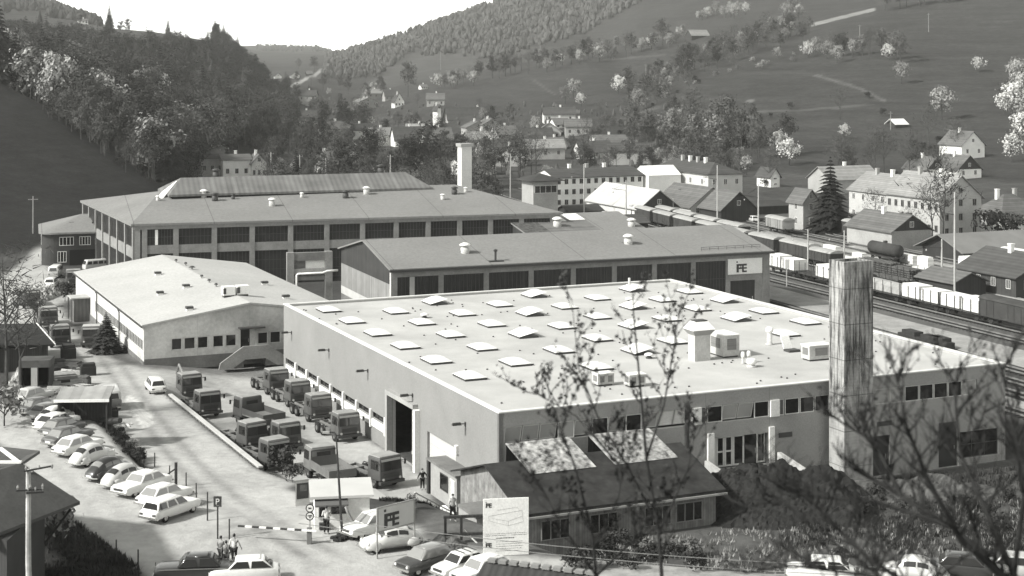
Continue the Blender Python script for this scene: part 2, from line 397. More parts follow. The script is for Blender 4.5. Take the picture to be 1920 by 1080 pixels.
def ruts(pts, zf, wid=.22, k=.74):
    W_ = [zf(*p) for p in pts]
    for side in (-.85,.85):
        for a, c in zip(W_, W_[1:]):
            dx, dy = c.x-a.x, c.y-a.y; L_ = hypot(dx,dy); t = ((XX-a.x)*dx+(YY-a.y)*dy)/L_; d = np.abs((XX-a.x)*dy-(YY-a.y)*dx-side*L_)/L_
            m_ = (t > 0)&(t < L_)&(d < 2)&(alb > .2); alb[m_] *= 1-(1-k)*.8*np.exp(-(d[m_]/.42)**2)
gp0 = lambda x, y: G(x, y, 0); gp5 = lambda x, y: G(x, y, -5)
ruts([(640,1060),(520,1000),(420,930),(345,860),(285,790),(240,725),(195,655),(150,600),(112,545)], GR); ruts([(560,1070),(470,985),(385,905),(318,830),(262,760),(222,700),(180,640),(130,575)], GR, .2, .8); ruts([(330,1060),(420,1000),(500,980),(600,1040)], gp0, .22, .8)
ruts([(300,700),(400,715),(480,760),(560,830),(640,870),(740,905)], gp5, .25, .8); ruts([(250,690),(360,705),(440,740),(520,790),(600,850),(700,925)], gp5, .2, .82); ruts([(700,925),(760,880),(790,870)], gp5, .25, .8); ruts([(230,1000),(150,900),(80,820),(20,770)], gp0, .22, .85)
bp = inpoly(XX, YY, [GR(*p) for p in [(238,738),(258,752),(284,775),(288,796),(268,804),(252,778),(236,755)]]); alb[bp] = .52; con[bp] = .3
mk_ = inpoly(XX, YY, pp([(-80,1130),(-80,890),(60,925),(100,948),(150,985),(255,1062),(305,1150)], 0)); alb[mk_] = .028; con[mk_] = .7
# hill tracks and field on the right-hand slope
def stripe(pts, wpx, a):
    for (x0,y0),(x1,y1) in zip(pts, pts[1:]):
        dx, dy = x1-x0, y1-y0; L = hypot(dx,dy); t = ((PX-x0)*dx+(PY-y0)*dy)/L; d = np.abs((PX-x0)*dy-(PY-y0)*dx)/L
        m = far&(t > 0)&(t < L)&(d < wpx); alb[m] = a; con[m] = .3
stripe([(1527,141),(1560,150),(1612,166),(1660,190)], 2.6, .085); stripe([(1395,211),(1500,206),(1560,203),(1640,196)], 2.0, .07); stripe([(1401,192),(1412,187)], 4, .11)
stripe([(1520,47),(1642,17)], 3.0, .2); stripe([(1120,240),(1190,215),(1240,200)], 2.5, .07); stripe([(1000,150),(1040,178)], 2, .07)
stripe([(1100,115),(1250,103)], 2, .07); stripe([(497,185),(540,165),(580,145),(600,135)], 2.5, .25); stripe([(320,262),(400,256)], 2.5, .15); stripe([(1160,290),(1250,262)],4,.10)
me = bpy.data.meshes.new('ground'); idx = np.arange(nr*nc).reshape(nr,nc)
quads = np.stack([idx[:-1,:-1],idx[:-1,1:],idx[1:,1:],idx[1:,:-1]],-1).reshape(-1,4)
me.vertices.add(nr*nc); me.vertices.foreach_set('co', np.stack([XX,YY,ZZ],-1).astype(np.float32).ravel())
me.loops.add(quads.size); me.loops.foreach_set('vertex_index', quads.astype(np.int32).ravel())
me.polygons.add(len(quads)); me.polygons.foreach_set('loop_start', np.arange(0,quads.size,4,dtype=np.int32)); me.polygons.foreach_set('loop_total', np.full(len(quads),4,dtype=np.int32))
me.update(calc_edges=True); me.polygons.foreach_set('use_smooth', np.ones(len(quads),bool))
at = me.color_attributes.new('cover','FLOAT_COLOR','POINT'); at.data.foreach_set('color', np.stack([alb,con,alb*0,alb*0+1],-1).astype(np.float32).ravel())
gm, nt, b = _new('ground_cover')
ca = nt.nodes.new('ShaderNodeVertexColor'); ca.layer_name = 'cover'; sp = nt.nodes.new('ShaderNodeSeparateColor'); nt.links.new(ca.outputs[0], sp.inputs[0])
p = vec(nt); n1 = noise(nt, p, .09, 5, .65); n2 = noise(nt, p, .9, 5, .7); n3 = noise(nt, p, 7.0, 3)
mix = mth(nt,'ADD', mth(nt,'MULTIPLY', ramp(nt,n1,.25,.75), .4), mth(nt,'ADD', mth(nt,'MULTIPLY', ramp(nt,n2,.25,.75), .4), mth(nt,'MULTIPLY', n3, .2)))
f_ = mth(nt,'ADD', mth(nt,'MULTIPLY', mth(nt,'MULTIPLY', mth(nt,'SUBTRACT', mix, .5), 1.9), sp.outputs[1]), 1.0)
mpr = nt.nodes.new('ShaderNodeMapping'); mpr.vector_type = 'TEXTURE'; mpr.inputs['Rotation'].default_value = (0,0,radians(25)); mpr.inputs['Scale'].default_value = (.55,7.0,1); nt.links.new(vec(nt), mpr.inputs['Vector'])
tr = noise(nt, mpr.outputs[0], 1.0, 5, .65)       # wheel ruts roughly along the road
rut = lerp(nt, ramp(nt, tr, .33, .6), .70, 1.06); isd = mth(nt,'GREATER_THAN', sp.outputs[0], .4)
rut = mth(nt,'ADD', mth(nt,'MULTIPLY', mth(nt,'SUBTRACT', rut, 1.0), isd), 1.0)
cont = ramp(nt, noise(nt, vec(nt, True, (.012,.012,.55)), 1.0, 5, .7), .25, .75); tuft = noise(nt, vec(nt, True, (1,1,2)), .32, 6, .75)
sy_ = nt.nodes.new('ShaderNodeSeparateXYZ'); nt.links.new(vec(nt), sy_.inputs[0]); fary = ramp(nt, sy_.outputs[1], 285, 330); fary = mth(nt,'MINIMUM', 1.0, mth(nt,'MAXIMUM', 0.0, fary))
hill = mth(nt,'MULTIPLY', lerp(nt, cont, .62, 1.3), lerp(nt, ramp(nt, tuft, .3, .7), .68, 1.32)); hill = mth(nt,'ADD', 1.0, mth(nt,'MULTIPLY', mth(nt,'SUBTRACT', hill, 1.0), fary))
val = mth(nt,'MULTIPLY', mth(nt,'MULTIPLY', mth(nt,'MULTIPLY', sp.outputs[0], f_), rut), hill)
nt.links.new(grey(nt, val), b.inputs['Base Color']); b.inputs['Roughness'].default_value = .95; b.inputs['Specular IOR Level'].default_value = .1
bm_ = nt.nodes.new('ShaderNodeBump'); bm_.inputs['Strength'].default_value = .5; bm_.inputs['Distance'].default_value = .25; nt.links.new(n2, bm_.inputs['Height']); nt.links.new(bm_.outputs[0], b.inputs['Normal'])
go = bpy.data.objects.new('ground', me); COL.objects.link(go); me.materials.append(gm); go['kind'] = 'structure'
# ------------------------------------------------------------------ building helpers
class FR:
    def __init__(s, o, ang): s.o = Vector(o); s.a = ang; s.u = Vector((cos(ang), sin(ang))); s.w = Vector((-sin(ang), cos(ang)))
    def W(s, x, y, z=0): return Vector((s.o.x+s.u.x*x+s.w.x*y, s.o.y+s.u.y*x+s.w.y*y, s.o.z+z))
    def L(s, p): d = Vector((p[0]-s.o.x, p[1]-s.o.y)); return Vector((d.dot(s.u), d.dot(s.w), (p[2] if len(p) > 2 else s.o.z)-s.o.z))
    def front(s, px, py, y=0.0):     # pixel on the plane local y = const -> local (x, z)
        k = (px-CX)/F; o = s.W(0, y); x = (k*o.y-o.x)/(s.u.x-k*s.u.y); Y = o.y+x*s.u.y
        return x, HC-(py-HY)*Y/F-s.o.z
    def side(s, px, py, x=0.0):      # pixel on the plane local x = const -> local (y, z)
        k = (px-CX)/F; o = s.W(x, 0); y = (k*o.y-o.x)/(s.w.x-k*s.w.y); Y = o.y+y*s.w.y
        return y, HC-(py-HY)*Y/F-s.o.z
    def top(s, px, py, z): return s.L(G(px, py, s.o.z+z))
    def pix(s, x, y, z): p = s.W(x, y, z); return CX+F*p.x/p.y, HY+F*(HC-p.z)/p.y
ROTL = Matrix(((0,1,0,0),(-1,0,0,0),(0,0,1,0),(0,0,0,1)))   # wall along x  ->  left side wall (outside = -x, runs along y reversed)
def sidem(x0, d): return Matrix(((0,1,0,x0),(-1,0,0,d),(0,0,1,0),(0,0,0,1)))     # local (s, t, z) -> (x0+t, d-s, z): left side, outside -x
def backm(w, d): return Matrix(((-1,0,0,w),(0,-1,0,d),(0,0,1,0),(0,0,0,1)))
def rightm(x1): return Matrix(((0,-1,0,x1),(1,0,0,0),(0,0,1,0),(0,0,0,1)))       # outside +x
frame_w = mat_plain('window_frame_white', .62, .6); frame_g = mat_plain('window_frame_grey', .22, .6); frame_d = mat_plain('window_frame_dark', .05, .6)
def window(parent, m, x, z, w, h, nx=1, ny=1, fm=None, pane=None, depth=.12, bar=.06, name='window', sill=None):
    """window in a wall plane given by matrix m: bars at depth behind the wall face, one pane mesh as its sub-part"""
    fm = fm or frame_w; b = MB(); d0, d1 = depth-.05, depth+.03
    b.box(x, x+w, d0, d1, z, z+bar); b.box(x, x+w, d0, d1, z+h-bar, z+h)
    b.box(x, x+bar, d0, d1, z+bar, z+h-bar); b.box(x+w-bar, x+w, d0, d1, z+bar, z+h-bar)
    for i in range(1, nx): xx = x+w*i/nx; b.box(xx-bar/2, xx+bar/2, d0+.004, d1-.004, z+bar, z+h-bar)
    for i in range(1, ny): zz = z+h*i/ny; b.box(x+bar, x+w-bar, d0+.008, d1-.008, zz-bar/2, zz+bar/2)
    o = b.xf(m).build(name, fm, parent)
    MB().box(x+bar*.5, x+w-bar*.5, d1-.03, d1-.01, z+bar*.5, z+h-bar*.5).xf(m).build('pane', pane or glass, o)
    if sill: MB().box(x-.08, x+w+.08, -.07, d0-.01, z-.09, z-.005).xf(m).build('sill', sill, o)
    return o
def gable_roof(w, d, z, h, ov=.4, th=.16, axis='x', x0=0, y0=0):
    b = MB(); k = h/((d if axis == 'x' else w)/2)
    if axis == 'x':
        for sgn in (0, 1):
            e = y0-ov if not sgn else y0+d+ov; ym = y0+d/2
            q = [(x0-ov,e,z-k*ov),(x0+w+ov,e,z-k*ov),(x0+w+ov,ym,z+h),(x0-ov,ym,z+h)]
            if sgn: q = q[::-1]
            b.slab([(p[0],p[1],p[2]+th) for p in q], th)
    else:
        for sgn in (0, 1):
            e = x0-ov if not sgn else x0+w+ov; xm = x0+w/2
            q = [(e,y0+d+ov,z-k*ov),(e,y0-ov,z-k*ov),(xm,y0-ov,z+h),(xm,y0+d+ov,z+h)]
            if sgn: q = q[::-1]
            b.slab([(p[0],p[1],p[2]+th) for p in q], th)
    return b
def hip_roof(w, d, z, h, ov=.5, th=.12, inset=None):
    i = inset if inset is not None else min(w, d)/2
    a, c, e, g = -ov, w+ov, -ov, d+ov
    if w >= d: r0, r1 = (i, d/2, z+h), (w-i, d/2, z+h)
    else: r0, r1 = (w/2, i, z+h), (w/2, d-i, z+h)
    P = [(a,e,z),(c,e,z),(c,g,z),(a,g,z)]; B = [(x,y,zz-th) for x,y,zz in P]; b = MB()
    v = P+[r0, r1]+B
    if w >= d: f = [(0,1,5,4),(1,2,5),(2,3,4,5),(3,0,4)]
    else: f = [(0,1,4),(1,2,5,4),(2,3,5),(3,0,4,5)]
    f += [(6,7,1,0),(7,8,2,1),(8,9,3,2),(9,6,0,3),(9,8,7,6)]
    return b.add(v, f)
def body_gable(w, d, z, h, axis='x'):   # closed wall body with gables
    b = MB()
    if axis == 'x': p = [(0,0),(d,0),(d,z),(d/2,z+h-.02),(0,z)]; return b.add([(0,a,c) for a,c in p]+[(w,a,c) for a,c in p], [(0,1,2,3,4),(9,8,7,6,5)]+[((i+1)%5,i,i+5,(i+1)%5+5) for i in range(5)])
    p = [(0,0),(w,0),(w,z),(w/2,z+h-.02),(0,z)]; return b.add([(a,0,c) for a,c in p]+[(a,d,c) for a,c in p], [(4,3,2,1,0),(5,6,7,8,9)]+[(i,(i+1)%5,(i+1)%5+5,i+5) for i in range(5)])
roof_tile = mat_rows('clay_tile_roof', .13, .09, 2, .35); roof_tile_l = mat_rows('pale_tile_roof', .26, .19, 2, .35); roof_tile_d = mat_rows('dark_tile_roof', .07, .05, 2, .35)
roof_felt = mat('felt_roof', .22, .17, .15, fine=1.5, rough=.95, lo=.2, hi=.8)
roof_felt_d = mat('dark_felt_roof', .06, .04, .3, fine=2)
def flush_windows(root, m, L, rows, wm=None, fm=None, d=.0, sill=None, nx=2, ny=1):   # windows standing proud in a thin reveal frame
    for (x, z, w, h) in rows: window(root, m, x, z, w, h, nx, ny, fm=fm, pane=wm, depth=-.01, bar=.09, sill=sill)
def house(px, py, right, left, eave, ridge, label, ang=24, z=None, axis='x', roof='gable', wallm=None, roofm=None, name='house', cat='house', front_rows=0, side_rows=0, nf=3, ns=3, chim=1, dd=None, ww=None, ov=.5, group=None, fm=None, gable_m=None, wh=1.2):
    """solve a gabled/hipped house from photo pixels: near corner base, far ends of the two visible faces, eave and ridge rows"""
    a = radians(ang); o = hit(px, py) if z is None else G(px, py, z); fr = FR(o, a)
    w = ww or fr.front(right, py)[0]; d = dd or fr.side(left, py)[0]
    ze = HC-(eave-HY)*o.y/F-o.z
    mid = fr.W(w/2 if axis == 'y' else 0, d/2 if axis == 'x' else 0)
    h = HC-(ridge-HY)*mid.y/F-o.z-ze
    w, d, ze, h = max(w, 2), max(d, 2), max(ze, 1.8), max(h, .6)
    root = thing(name, label, cat, o, a, group)
    wallm = wallm or offwhite; roofm = roofm or roof_tile
    if roof == 'hip':
        MB().box(0, w, 0, d, -2.5, ze).build('wall', wallm, root)
        rf = hip_roof(w, d, ze+.1, h, ov).build('roof', roofm, root)
    else:
        b = body_gable(w, d, ze, h, axis); b.v = [(x,y,c if c > .01 else -2.5) for x,y,c in b.v]; b.build('wall', wallm, root)
        rf = gable_roof(w, d, ze, h, ov, axis=axis).build('roof', roofm, root)
    if gable_m:
        b = MB()
        if axis == 'y': b.hexa([(0,-.06,ze),(w,-.06,ze),(w,-.01,ze),(0,-.01,ze)], [(w/2-.05,-.06,ze+h-.1),(w/2+.05,-.06,ze+h-.1),(w/2+.05,-.01,ze+h-.1),(w/2-.05,-.01,ze+h-.1)])
        else: b.hexa([(-.06,d,ze),(-.06,0,ze),(-.01,0,ze),(-.01,d,ze)], [(-.06,d/2+.05,ze+h-.1),(-.06,d/2-.05,ze+h-.1),(-.01,d/2-.05,ze+h-.1),(-.01,d/2+.05,ze+h-.1)])
        b.build('gable', gable_m, root)
    for rows, n, L, m in ((front_rows, nf, w, Matrix()), (side_rows, ns, d, sidem(0, d))):
        for r in range(rows):
            zz = ze*(r+.38)/max(rows, 1) if rows > 1 else ze*.42
            for k in range(n):
                x = L*(k+.5)/n; ww_ = min(.95, L/n*.5); hh = min(1.4, ze/rows*.5)*wh/1.2
                window(root, m, x-ww_/2, zz, ww_, hh, 2, 1, fm=fm, depth=-.01, bar=.09)
    if axis == 'y' and roof == 'gable' and h > 2.2: window(root, Matrix(), w/2-.45, ze+h*.2, .9, 1.1, 2, 1, fm=fm, depth=-.09 if gable_m else -.01, bar=.09)
    for k in range(chim):
        q = .3+.4*k/max(chim-1, 1) if chim > 1 else .55
        cx, cy = (w*q, d*.58) if (w >= d if roof == 'hip' else axis == 'x') else (w*.45, d*q)
        cb = MB().box(cx-.35, cx+.35, cy-.35, cy+.35, ze+h*.4, ze+h+1.0); cb.box(cx-.42, cx+.42, cy-.42, cy+.42, ze+h+1.003, ze+h+1.13); cb.build('chimney', white if k%2 == 0 else grey_render, rf)
    return root, fr, w, d, ze, h
# logo of the works sign: dot, heavy i and a joined F and E made of bars (unit height 1, width about 1.15)
def logo(b, x, z, s, y=-.02, t=.02):
    for a0, a1, c0, c1 in ((0,.15,.92,1.06),(.02,.26,0,.80),(.26,1.12,.62,.80),(.44,.52,.45,.62),(.26,.98,.32,.47),(.62,.80,0,.32),(.62,.80,.47,.62),(.80,1.12,0,.15),(.98,1.12,.32,.47)):
        b.box(x+a0*s, x+a1*s, y-t, y, z+c0*s, z+c1*s)
    return b
# ------------------------------------------------------------------ the new flat-roofed hall
hA = G(936, 775, 3.45); hD = G(1885, 682, 3.45); hB = G(524, 571, 3.45)
ang = atan2(hD.y-hA.y, hD.x-hA.x); H = FR((hA.x, hA.y, -5.0), ang); HW = (hD-hA).length; HD = (hB-hA).length; HZ = 8.45
print('hall', math.degrees(ang), HW, HD, [round(v,2) for v in hA])
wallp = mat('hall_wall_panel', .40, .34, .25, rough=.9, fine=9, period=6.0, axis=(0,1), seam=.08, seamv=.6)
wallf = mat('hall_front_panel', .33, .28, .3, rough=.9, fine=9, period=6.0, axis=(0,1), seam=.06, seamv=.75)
roofw = mat('pale_roof_gravel', .46, .35, .16, rough=.95, fine=14, lo=.33, hi=.67)
hall = thing('factory_hall', 'largest flat-roofed hall with rows of skylight domes on its pale roof', 'factory hall', H.o, ang)
# openings
dy0, dz1 = H.side(784, 745); dy1, _ = H.side(735, 775); print('door', dy0, dy1, dz1)
doorz = 5.0
slotz0, slotz1 = 2.15, 2.75
lm = sidem(0, HD)
s_ = lambda y: HD-y
MB().wall(HD, 0, HZ-.02, .35, [(s_(dy1), s_(dy0), .02, doorz), (s_(HD-.8), s_(dy1+1.6), slotz0, slotz1), (s_(dy0-2.2), s_(dy0-8.6), .02, 3.9)]).xf(lm).build('left_wall', wallp, hall)
fx = lambda px, py=800: H.front(px, py)[0]
strip1 = (fx(947), fx(1556)); strip2 = (fx(1642), fx(1832)); ez = (fx(1338), fx(1441))
FH = [(strip1[0], strip1[1], 6.0, 7.35), (strip2[0], strip2[1], 6.0, 7.35), (ez[0], ez[1], 2.2, 4.75), (fx(1637,840), fx(1668,840), 0.02, 3.4), (fx(1760,840), fx(1797,840), .02, 3.9), (fx(1800,840), fx(1872,840), .6, 2.9)]
MB().wall(HW, 0, HZ-.02, .35, FH).build('front_wall', wallf, hall)
MB().box(HW-.35, HW-.003, .352, HD-.352, 0, HZ-.02).build('right_wall', wallp, hall); MB().box(.003, HW-.003, HD-.35, HD-.003, 0, HZ-.02).build('back_wall', wallp, hall)
MB().box(.36, HW-.36, .36, HD-.36, HZ-.45, HZ-.22).build('roof', roofw, hall)
b = MB()
b.box(-.06, HW+.06, -.06, .42, HZ-.018, HZ+.08); b.box(-.06, HW+.06, HD-.42, HD+.06, HZ-.018, HZ+.08); b.box(-.06, .42, .423, HD-.423, HZ-.018, HZ+.08); b.box(HW-.42, HW+.06, .423, HD-.423, HZ-.018, HZ+.08)
b.build('coping', mat('coping_sheet', .66, .56, .4, rough=.5), hall)
MB().box(.36, HW-.36, .36, HD-.36, -.3, -.05).build('floor', concrete_d, hall)
MB().box(ez[0]-.3, ez[1]+.3, 3.4, 3.6, 0, 6).build('inner_wall', concrete_d, hall)
# low wall of the yard side: ledge, posts and the bright window band behind them
for k in range(8):
    y0 = dy1+1.6+(HD-.8-dy1-1.6)*k/8; y1 = dy1+1.6+(HD-.8-dy1-1.6)*(k+1)/8
    if k < 8:
        w_ = MB().box(-.10, .10, y0+.35, y1-.35, 1.45, 2.12).build('sill_panel', white, hall)
    MB().box(-.16, .12, y0-.18, y0+.18, 1.25, 2.9).build('pilaster', white, hall)
window(hall, lm, s_(HD-.8), slotz0, HD-.8-dy1-1.6, slotz1-slotz0, 24, 1, fm=frame_d, depth=.25)
# big open door with pale jambs, second panelled door
for y in (dy0-.5, dy1):
    MB().box(-.5, -.003, y, y+.5, 0, doorz+.3).build('door_jamb', white if y < dy1 else grey_render, hall)
MB().box(-.5, -.003, dy0, dy1+.5, doorz+.302, doorz+.7).build('lintel', grey_render, hall)
dl = MB().box(.2, .3, dy0+.05, dy0+(dy1-dy0)*.32, 0.02, doorz-.05).build('door', mat('hall_door_sheet', .10, .07, .6), hall)
MB().box(.14, .195, dy0+(dy1-dy0)*.27, dy0+(dy1-dy0)*.3, 1.0, 1.3).build('handle', metal_l, dl)
d2 = MB()
for k in range(4): d2.box(.18, .26, dy0-8.5, dy0-2.3, .05+k*.96, .05+k*.96+.93)
d2.build('door', mat('sectional_door', .5, .42, .5), hall)
MB().box(-.22, -.003, dy0-9.2, dy0-8.8, 3.5, 4.2).build('bracket', white, hall)
# front glazing: tilted top-hung sashes and fixed panes between white posts
n = 0; x = strip1[0]; st = (strip1[1]-strip1[0])/20
lightp = mat('pale_blind', .42, .34, .4); midp = mat('grey_pane', .14, .1, .5, rough=.2, spec=.5)
kind = [2,2,2,2,2,0,2,0,2,1,1,3,0,2,2,0,3,0,0,0]
for k in range(20):
    x0 = strip1[0]+k*st; kd = kind[k]
    if kd == 3:
        MB().box(x0+.05, x0+.9, -.12, .3, 6.0, 7.35).build('pillar', white, hall)
        window(hall, Matrix(), x0+.95, 6.02, st-1.0, 1.31, 1, 1, pane=midp); continue
    pn = {0: glass, 1: white, 2: lightp}[kd]
    o = window(hall, Matrix(), x0+.04, 6.03, st-.08, 1.3, 1, 1, pane=pn, depth=.1)
    if kd in (1,2) and k not in (3,7):   # opened outwards at the bottom
        m_ = Matrix.Translation((0,.1,7.33))@Matrix.Rotation(radians(16 if kd == 2 else 20), 4, 'X')@Matrix.Translation((0,-.1,-7.33))
        for q in [o]+kids(o):
            q.data.transform(m_)
for k in range(7):
    x0 = strip2[0]+k*(strip2[1]-strip2[0])/7; wd_ = (strip2[1]-strip2[0])/7
    window(hall, Matrix(), x0+.04, 6.03, wd_-.08, 1.3, 1, 1, pane=lightp if k < 2 or k == 6 else glass, depth=.15)
MB().box(-.003, -.003+.0, 0, 0, 0, 0) if False else None
wn = (ez[1]-ez[0])
for k, (a, c) in enumerate(((0,.10),(.10,.25),(.25,.40),(.40,.61),(.83,1.0))):
    window(hall, Matrix(), ez[0]+a*wn+.02, 2.25, (c-a)*wn-.04, 2.45, 1, 2 if k in (1,2) else 1, depth=.5, bar=.13)
ed = MB().box(ez[0]+.62*wn, ez[0]+.82*wn, .46, .52, 2.25, 4.7).build('door', glass, hall); MB().box(ez[0]+.80*wn, ez[0]+.812*wn, .38, .455, 3.1, 3.5).build('handle', metal_l, ed)
MB().box(ez[0]-.6, ez[0]-.02, -.18, -.003, 2.2, 5.2).build('pillar', white, hall); MB().box(ez[1]+.02, ez[1]+.5, -.18, -.003, 2.2, 5.2).build('pillar', white, hall)
for (p0, p1, t0, t1) in ((1460,1485,813,821),(1644,1672,794,800)):
    a, c = H.front(p0, t1), H.front(p1, t0); MB().box(a[0], c[0], -.05, -.003, a[1], a[1]+.4).build('vent', frame_d, hall)
for x0, x1, z1 in ((FH[3][0], FH[3][1], 3.4), (FH[4][0], FH[4][1], 3.9)):
    dd_ = MB().box(x0+.05, x1-.05, .2, .27, 0.05, z1-.05).build('door', mat_plain('steel_door', .03, .6), hall); MB().box(x1-.35, x1-.3, .12, .195, 1.5, 1.8).build('handle', metal_l, dd_)
window(hall, Matrix(), FH[5][0], .6, FH[5][1]-FH[5][0], 2.3, 3, 2, fm=frame_d, depth=.2)
# entrance terrace with parapet walls
te = thing('entrance_terrace', 'concrete entrance ramp between two pale parapet walls before the glass doors', 'ramp', H.W(ez[0]-.6, 0, 0), ang)
tw = ez[1]-ez[0]+1.3
MB().hexa([(0,-.2,-.2),(tw,-.2,-.2),(tw,-6,-.2),(0,-6,-.2)][::-1], [(0,-.2,2.15),(tw,-.2,2.15),(tw,-6,1.6),(0,-6,1.6)][::-1]).build('ramp_slab', concrete, te)
for xx in (-.36, tw+.01): MB().hexa([(xx,-6,-.2),(xx+.35,-6,-.2),(xx+.35,-.2,-.2),(xx,-.2,-.2)], [(xx,-6,2.3),(xx+.35,-6,2.3),(xx+.35,-.2,3.1),(xx,-.2,3.1)]).build('parapet', mat('parapet_concrete', .5, .36, .6, fine=5), te)
# wall lamps along the yard side
lamp0 = None
LP = [(540,625),(610,658),(683,697),(767,743),(866,797)]
for k, (px, py) in enumerate(LP):
    y, z = H.side(px+7, py); nm = ['farthest from the road bend, near the white hall','second from the hall\'s far corner','third, in the middle of the wall','fourth, left of the tall open door','nearest the front corner, right of the doors'][k]
    lb = 'wall lamp on the hall\'s long wall, '+nm
    if lamp0 is None:
        lamp0 = thing('wall_lamp', lb, 'lamp', H.W(0, y, z), ang, 'lamps along the long hall wall')
        MB().box(-.06, -.002, -.12, .12, -.1, .25).build('bracket', metal_d, lamp0); MB().bar((-.06,0,.1),(-.45,0,.14),.07).build('arm', metal_d, lamp0)
        MB().hexa([(-1.15,-.16,.05),(-.4,-.16,.05),(-.4,.16,.05),(-1.15,.16,.05)], [(-1.1,-.1,.25),(-.45,-.1,.25),(-.45,.1,.25),(-1.1,.1,.25)]).build('lamp_head', metal_d, lamp0)
    else: dup(lamp0, H.W(0, y, z), ang, lb)
# skylight domes
DOM = [(616,583),(660,604),(708,627),(760,651),(818,678),(881,708),(742,586),(791,607),(845,630),(904,654),(966,682),(815,569),(867,590),(922,610),(981,630),(1048,659),(1118,690),(937,573),(993,590),(1054,614),(1120,637),(1195,661),(1001,556),(1059,577),(1120,596),(1187,614),(1262,642),(1120,561),(1187,578),(1250,600),(1185,545),(1242,564),(1307,581),(1380,600),(1470,628),(1293,549),(1358,566),(1432,586),(1510,606),(1535,655)]
OPEN = {(815,569),(981,630),(993,590),(1195,661),(1001,556),(1187,614),(1187,578),(1185,545),(1380,600),(1358,566)}
RZ = HZ-.22
dome_m = mat_plain('skylight_acrylic', .74, .25, .5)
def dome(lb, loc, rz, openq):
    t = thing('skylight', lb, 'skylight', loc, rz, 'skylight domes on the hall roof')
    MB().box(-1.0, 1.0, -1.42, 1.42, -.02, .18).build('curb', frame_d, t)
    b = MB(); N = 8; hh = .32
    for i in range(N+1):
        for j in range(N+1):
            a, c = i/N*2-1, j/N*2-1; b.v.append((a*1.05, c*1.48, .2+hh*max(0, (1-abs(a)**2.0)*(1-abs(c)**2.6))**.7))
    for i in range(N):
        for j in range(N): k = i*(N+1)+j; b.f.append((k,k+N+1,k+N+2,k+1))
    n0 = len(b.v); b.v += [(-1.05,-1.48,.18),(1.05,-1.48,.18),(1.05,1.48,.18),(-1.05,1.48,.18)]; b.f.append((n0,n0+3,n0+2,n0+1))
    if openq:
        m_ = Matrix.Translation((-1.05,0,.2))@Matrix.Rotation(radians(-12), 4, 'Y')@Matrix.Translation((1.05,0,-.2)); b.xf(m_)
    d = b.build('dome', dome_m, t, smooth=True)
    if openq: MB().bar((.75,0,.15),(.77,0,.62),.06).build('opener', metal_d, t)
    return t
rowsn = {}
lx = [H.top(px, py, RZ) for px, py in DOM]
protoC = protoO = None
ORD = ['first','second','third','fourth','fifth','sixth','seventh','eighth','ninth','tenth']
# name each dome by its line (counted from the long yard wall) and its place in that line from the front
cl = {}
for i, p in enumerate(lx): cl.setdefault(round(p.x/5.4), []).append(i)
lab = {}
for ci, cx_ in enumerate(sorted(cl)):
    for r_, i in enumerate(sorted(cl[cx_], key=lambda q: lx[q].y)):
        lab[i] = ('raised' if DOM[i] in OPEN else 'closed')+' white skylight dome, %s from front edge in %s line from yard wall' % (ORD[min(r_,9)], ORD[min(ci,9)])
for i, (px, py) in enumerate(DOM):
    op = (px,py) in OPEN; loc = H.W(lx[i].x, lx[i].y, RZ)
    if op and protoO is None: protoO = dome(lab[i], loc, ang, True)
    elif not op and protoC is None: protoC = dome(lab[i], loc, ang, False)
    else: dup(protoO if op else protoC, loc, ang, lab[i])
# roof plant
def roofat(px, py): p = H.top(px, py, RZ); return H.W(p.x, p.y, RZ)
galv = mat('duct_sheet', .5, .38, 1.2, rough=.6, fine=6); louv = mat_rows('louvre', .2, .16, 2, .09)
t = thing('roof_ventilator', 'tall square metal ventilator with flared hood, tallest on the flat roof', 'ventilator', roofat(1311,675), ang)
MB().box(-.8,.8,-.6,.6,-.02,2.3).build('shaft', galv, t); MB().hexa([(-.8,-.6,2.3),(.8,-.6,2.3),(.8,.6,2.3),(-.8,.6,2.3)],[(-1.15,-.95,2.8),(1.15,-.95,2.8),(1.15,.95,2.8),(-1.15,.95,2.8)]).build('hood_skirt', mat_plain('hood_shade', .25), t)
MB().hexa([(-1.15,-.95,2.803),(1.15,-.95,2.803),(1.15,.95,2.803),(-1.15,.95,2.803)],[(-.65,-.5,3.5),(.65,-.5,3.5),(.65,.5,3.5),(-.65,.5,3.5)]).build('hood', white, t); MB().box(-.6,.6,-.45,.45,3.503,3.6).build('outlet', frame_d, t)
def acbox(lb, px, py, sx, sy, sz, nl):
    t = thing('air_handling_unit', lb, 'air unit', roofat(px,py), ang); c = MB().box(-sx/2,sx/2,-sy/2,sy/2,.15,sz).build('casing', galv, t); MB().box(-sx/2+.1,sx/2-.1,-sy/2+.1,sy/2-.1,-.02,.147).build('base', frame_d, t)
    for k in range(nl): x0 = -sx/2+sx*(k+.25)/nl; MB().box(x0, x0+sx/nl*.55, -sy/2-.04, -sy/2-.003, sz*.35, sz*.85).build('grille', louv, c)
    MB().box(-sx/2-.04,-sx/2-.003,-sy*.3,sy*.3,sz*.4,sz*.85).build('grille', louv, c); MB().box(-sx/2-.05,sx/2+.05,-sy/2-.05,sy/2+.05,sz+.003,sz+.07).build('lid', white, c)
acbox('boxy pale air unit with side louvres right behind the tall hooded ventilator', 1357, 666, 1.7, 2.6, 2.0, 1)
acbox('low wide pale air unit with one dark grille, beside the big concrete chimney', 1531, 674, 2.4, 1.3, 1.35, 1)
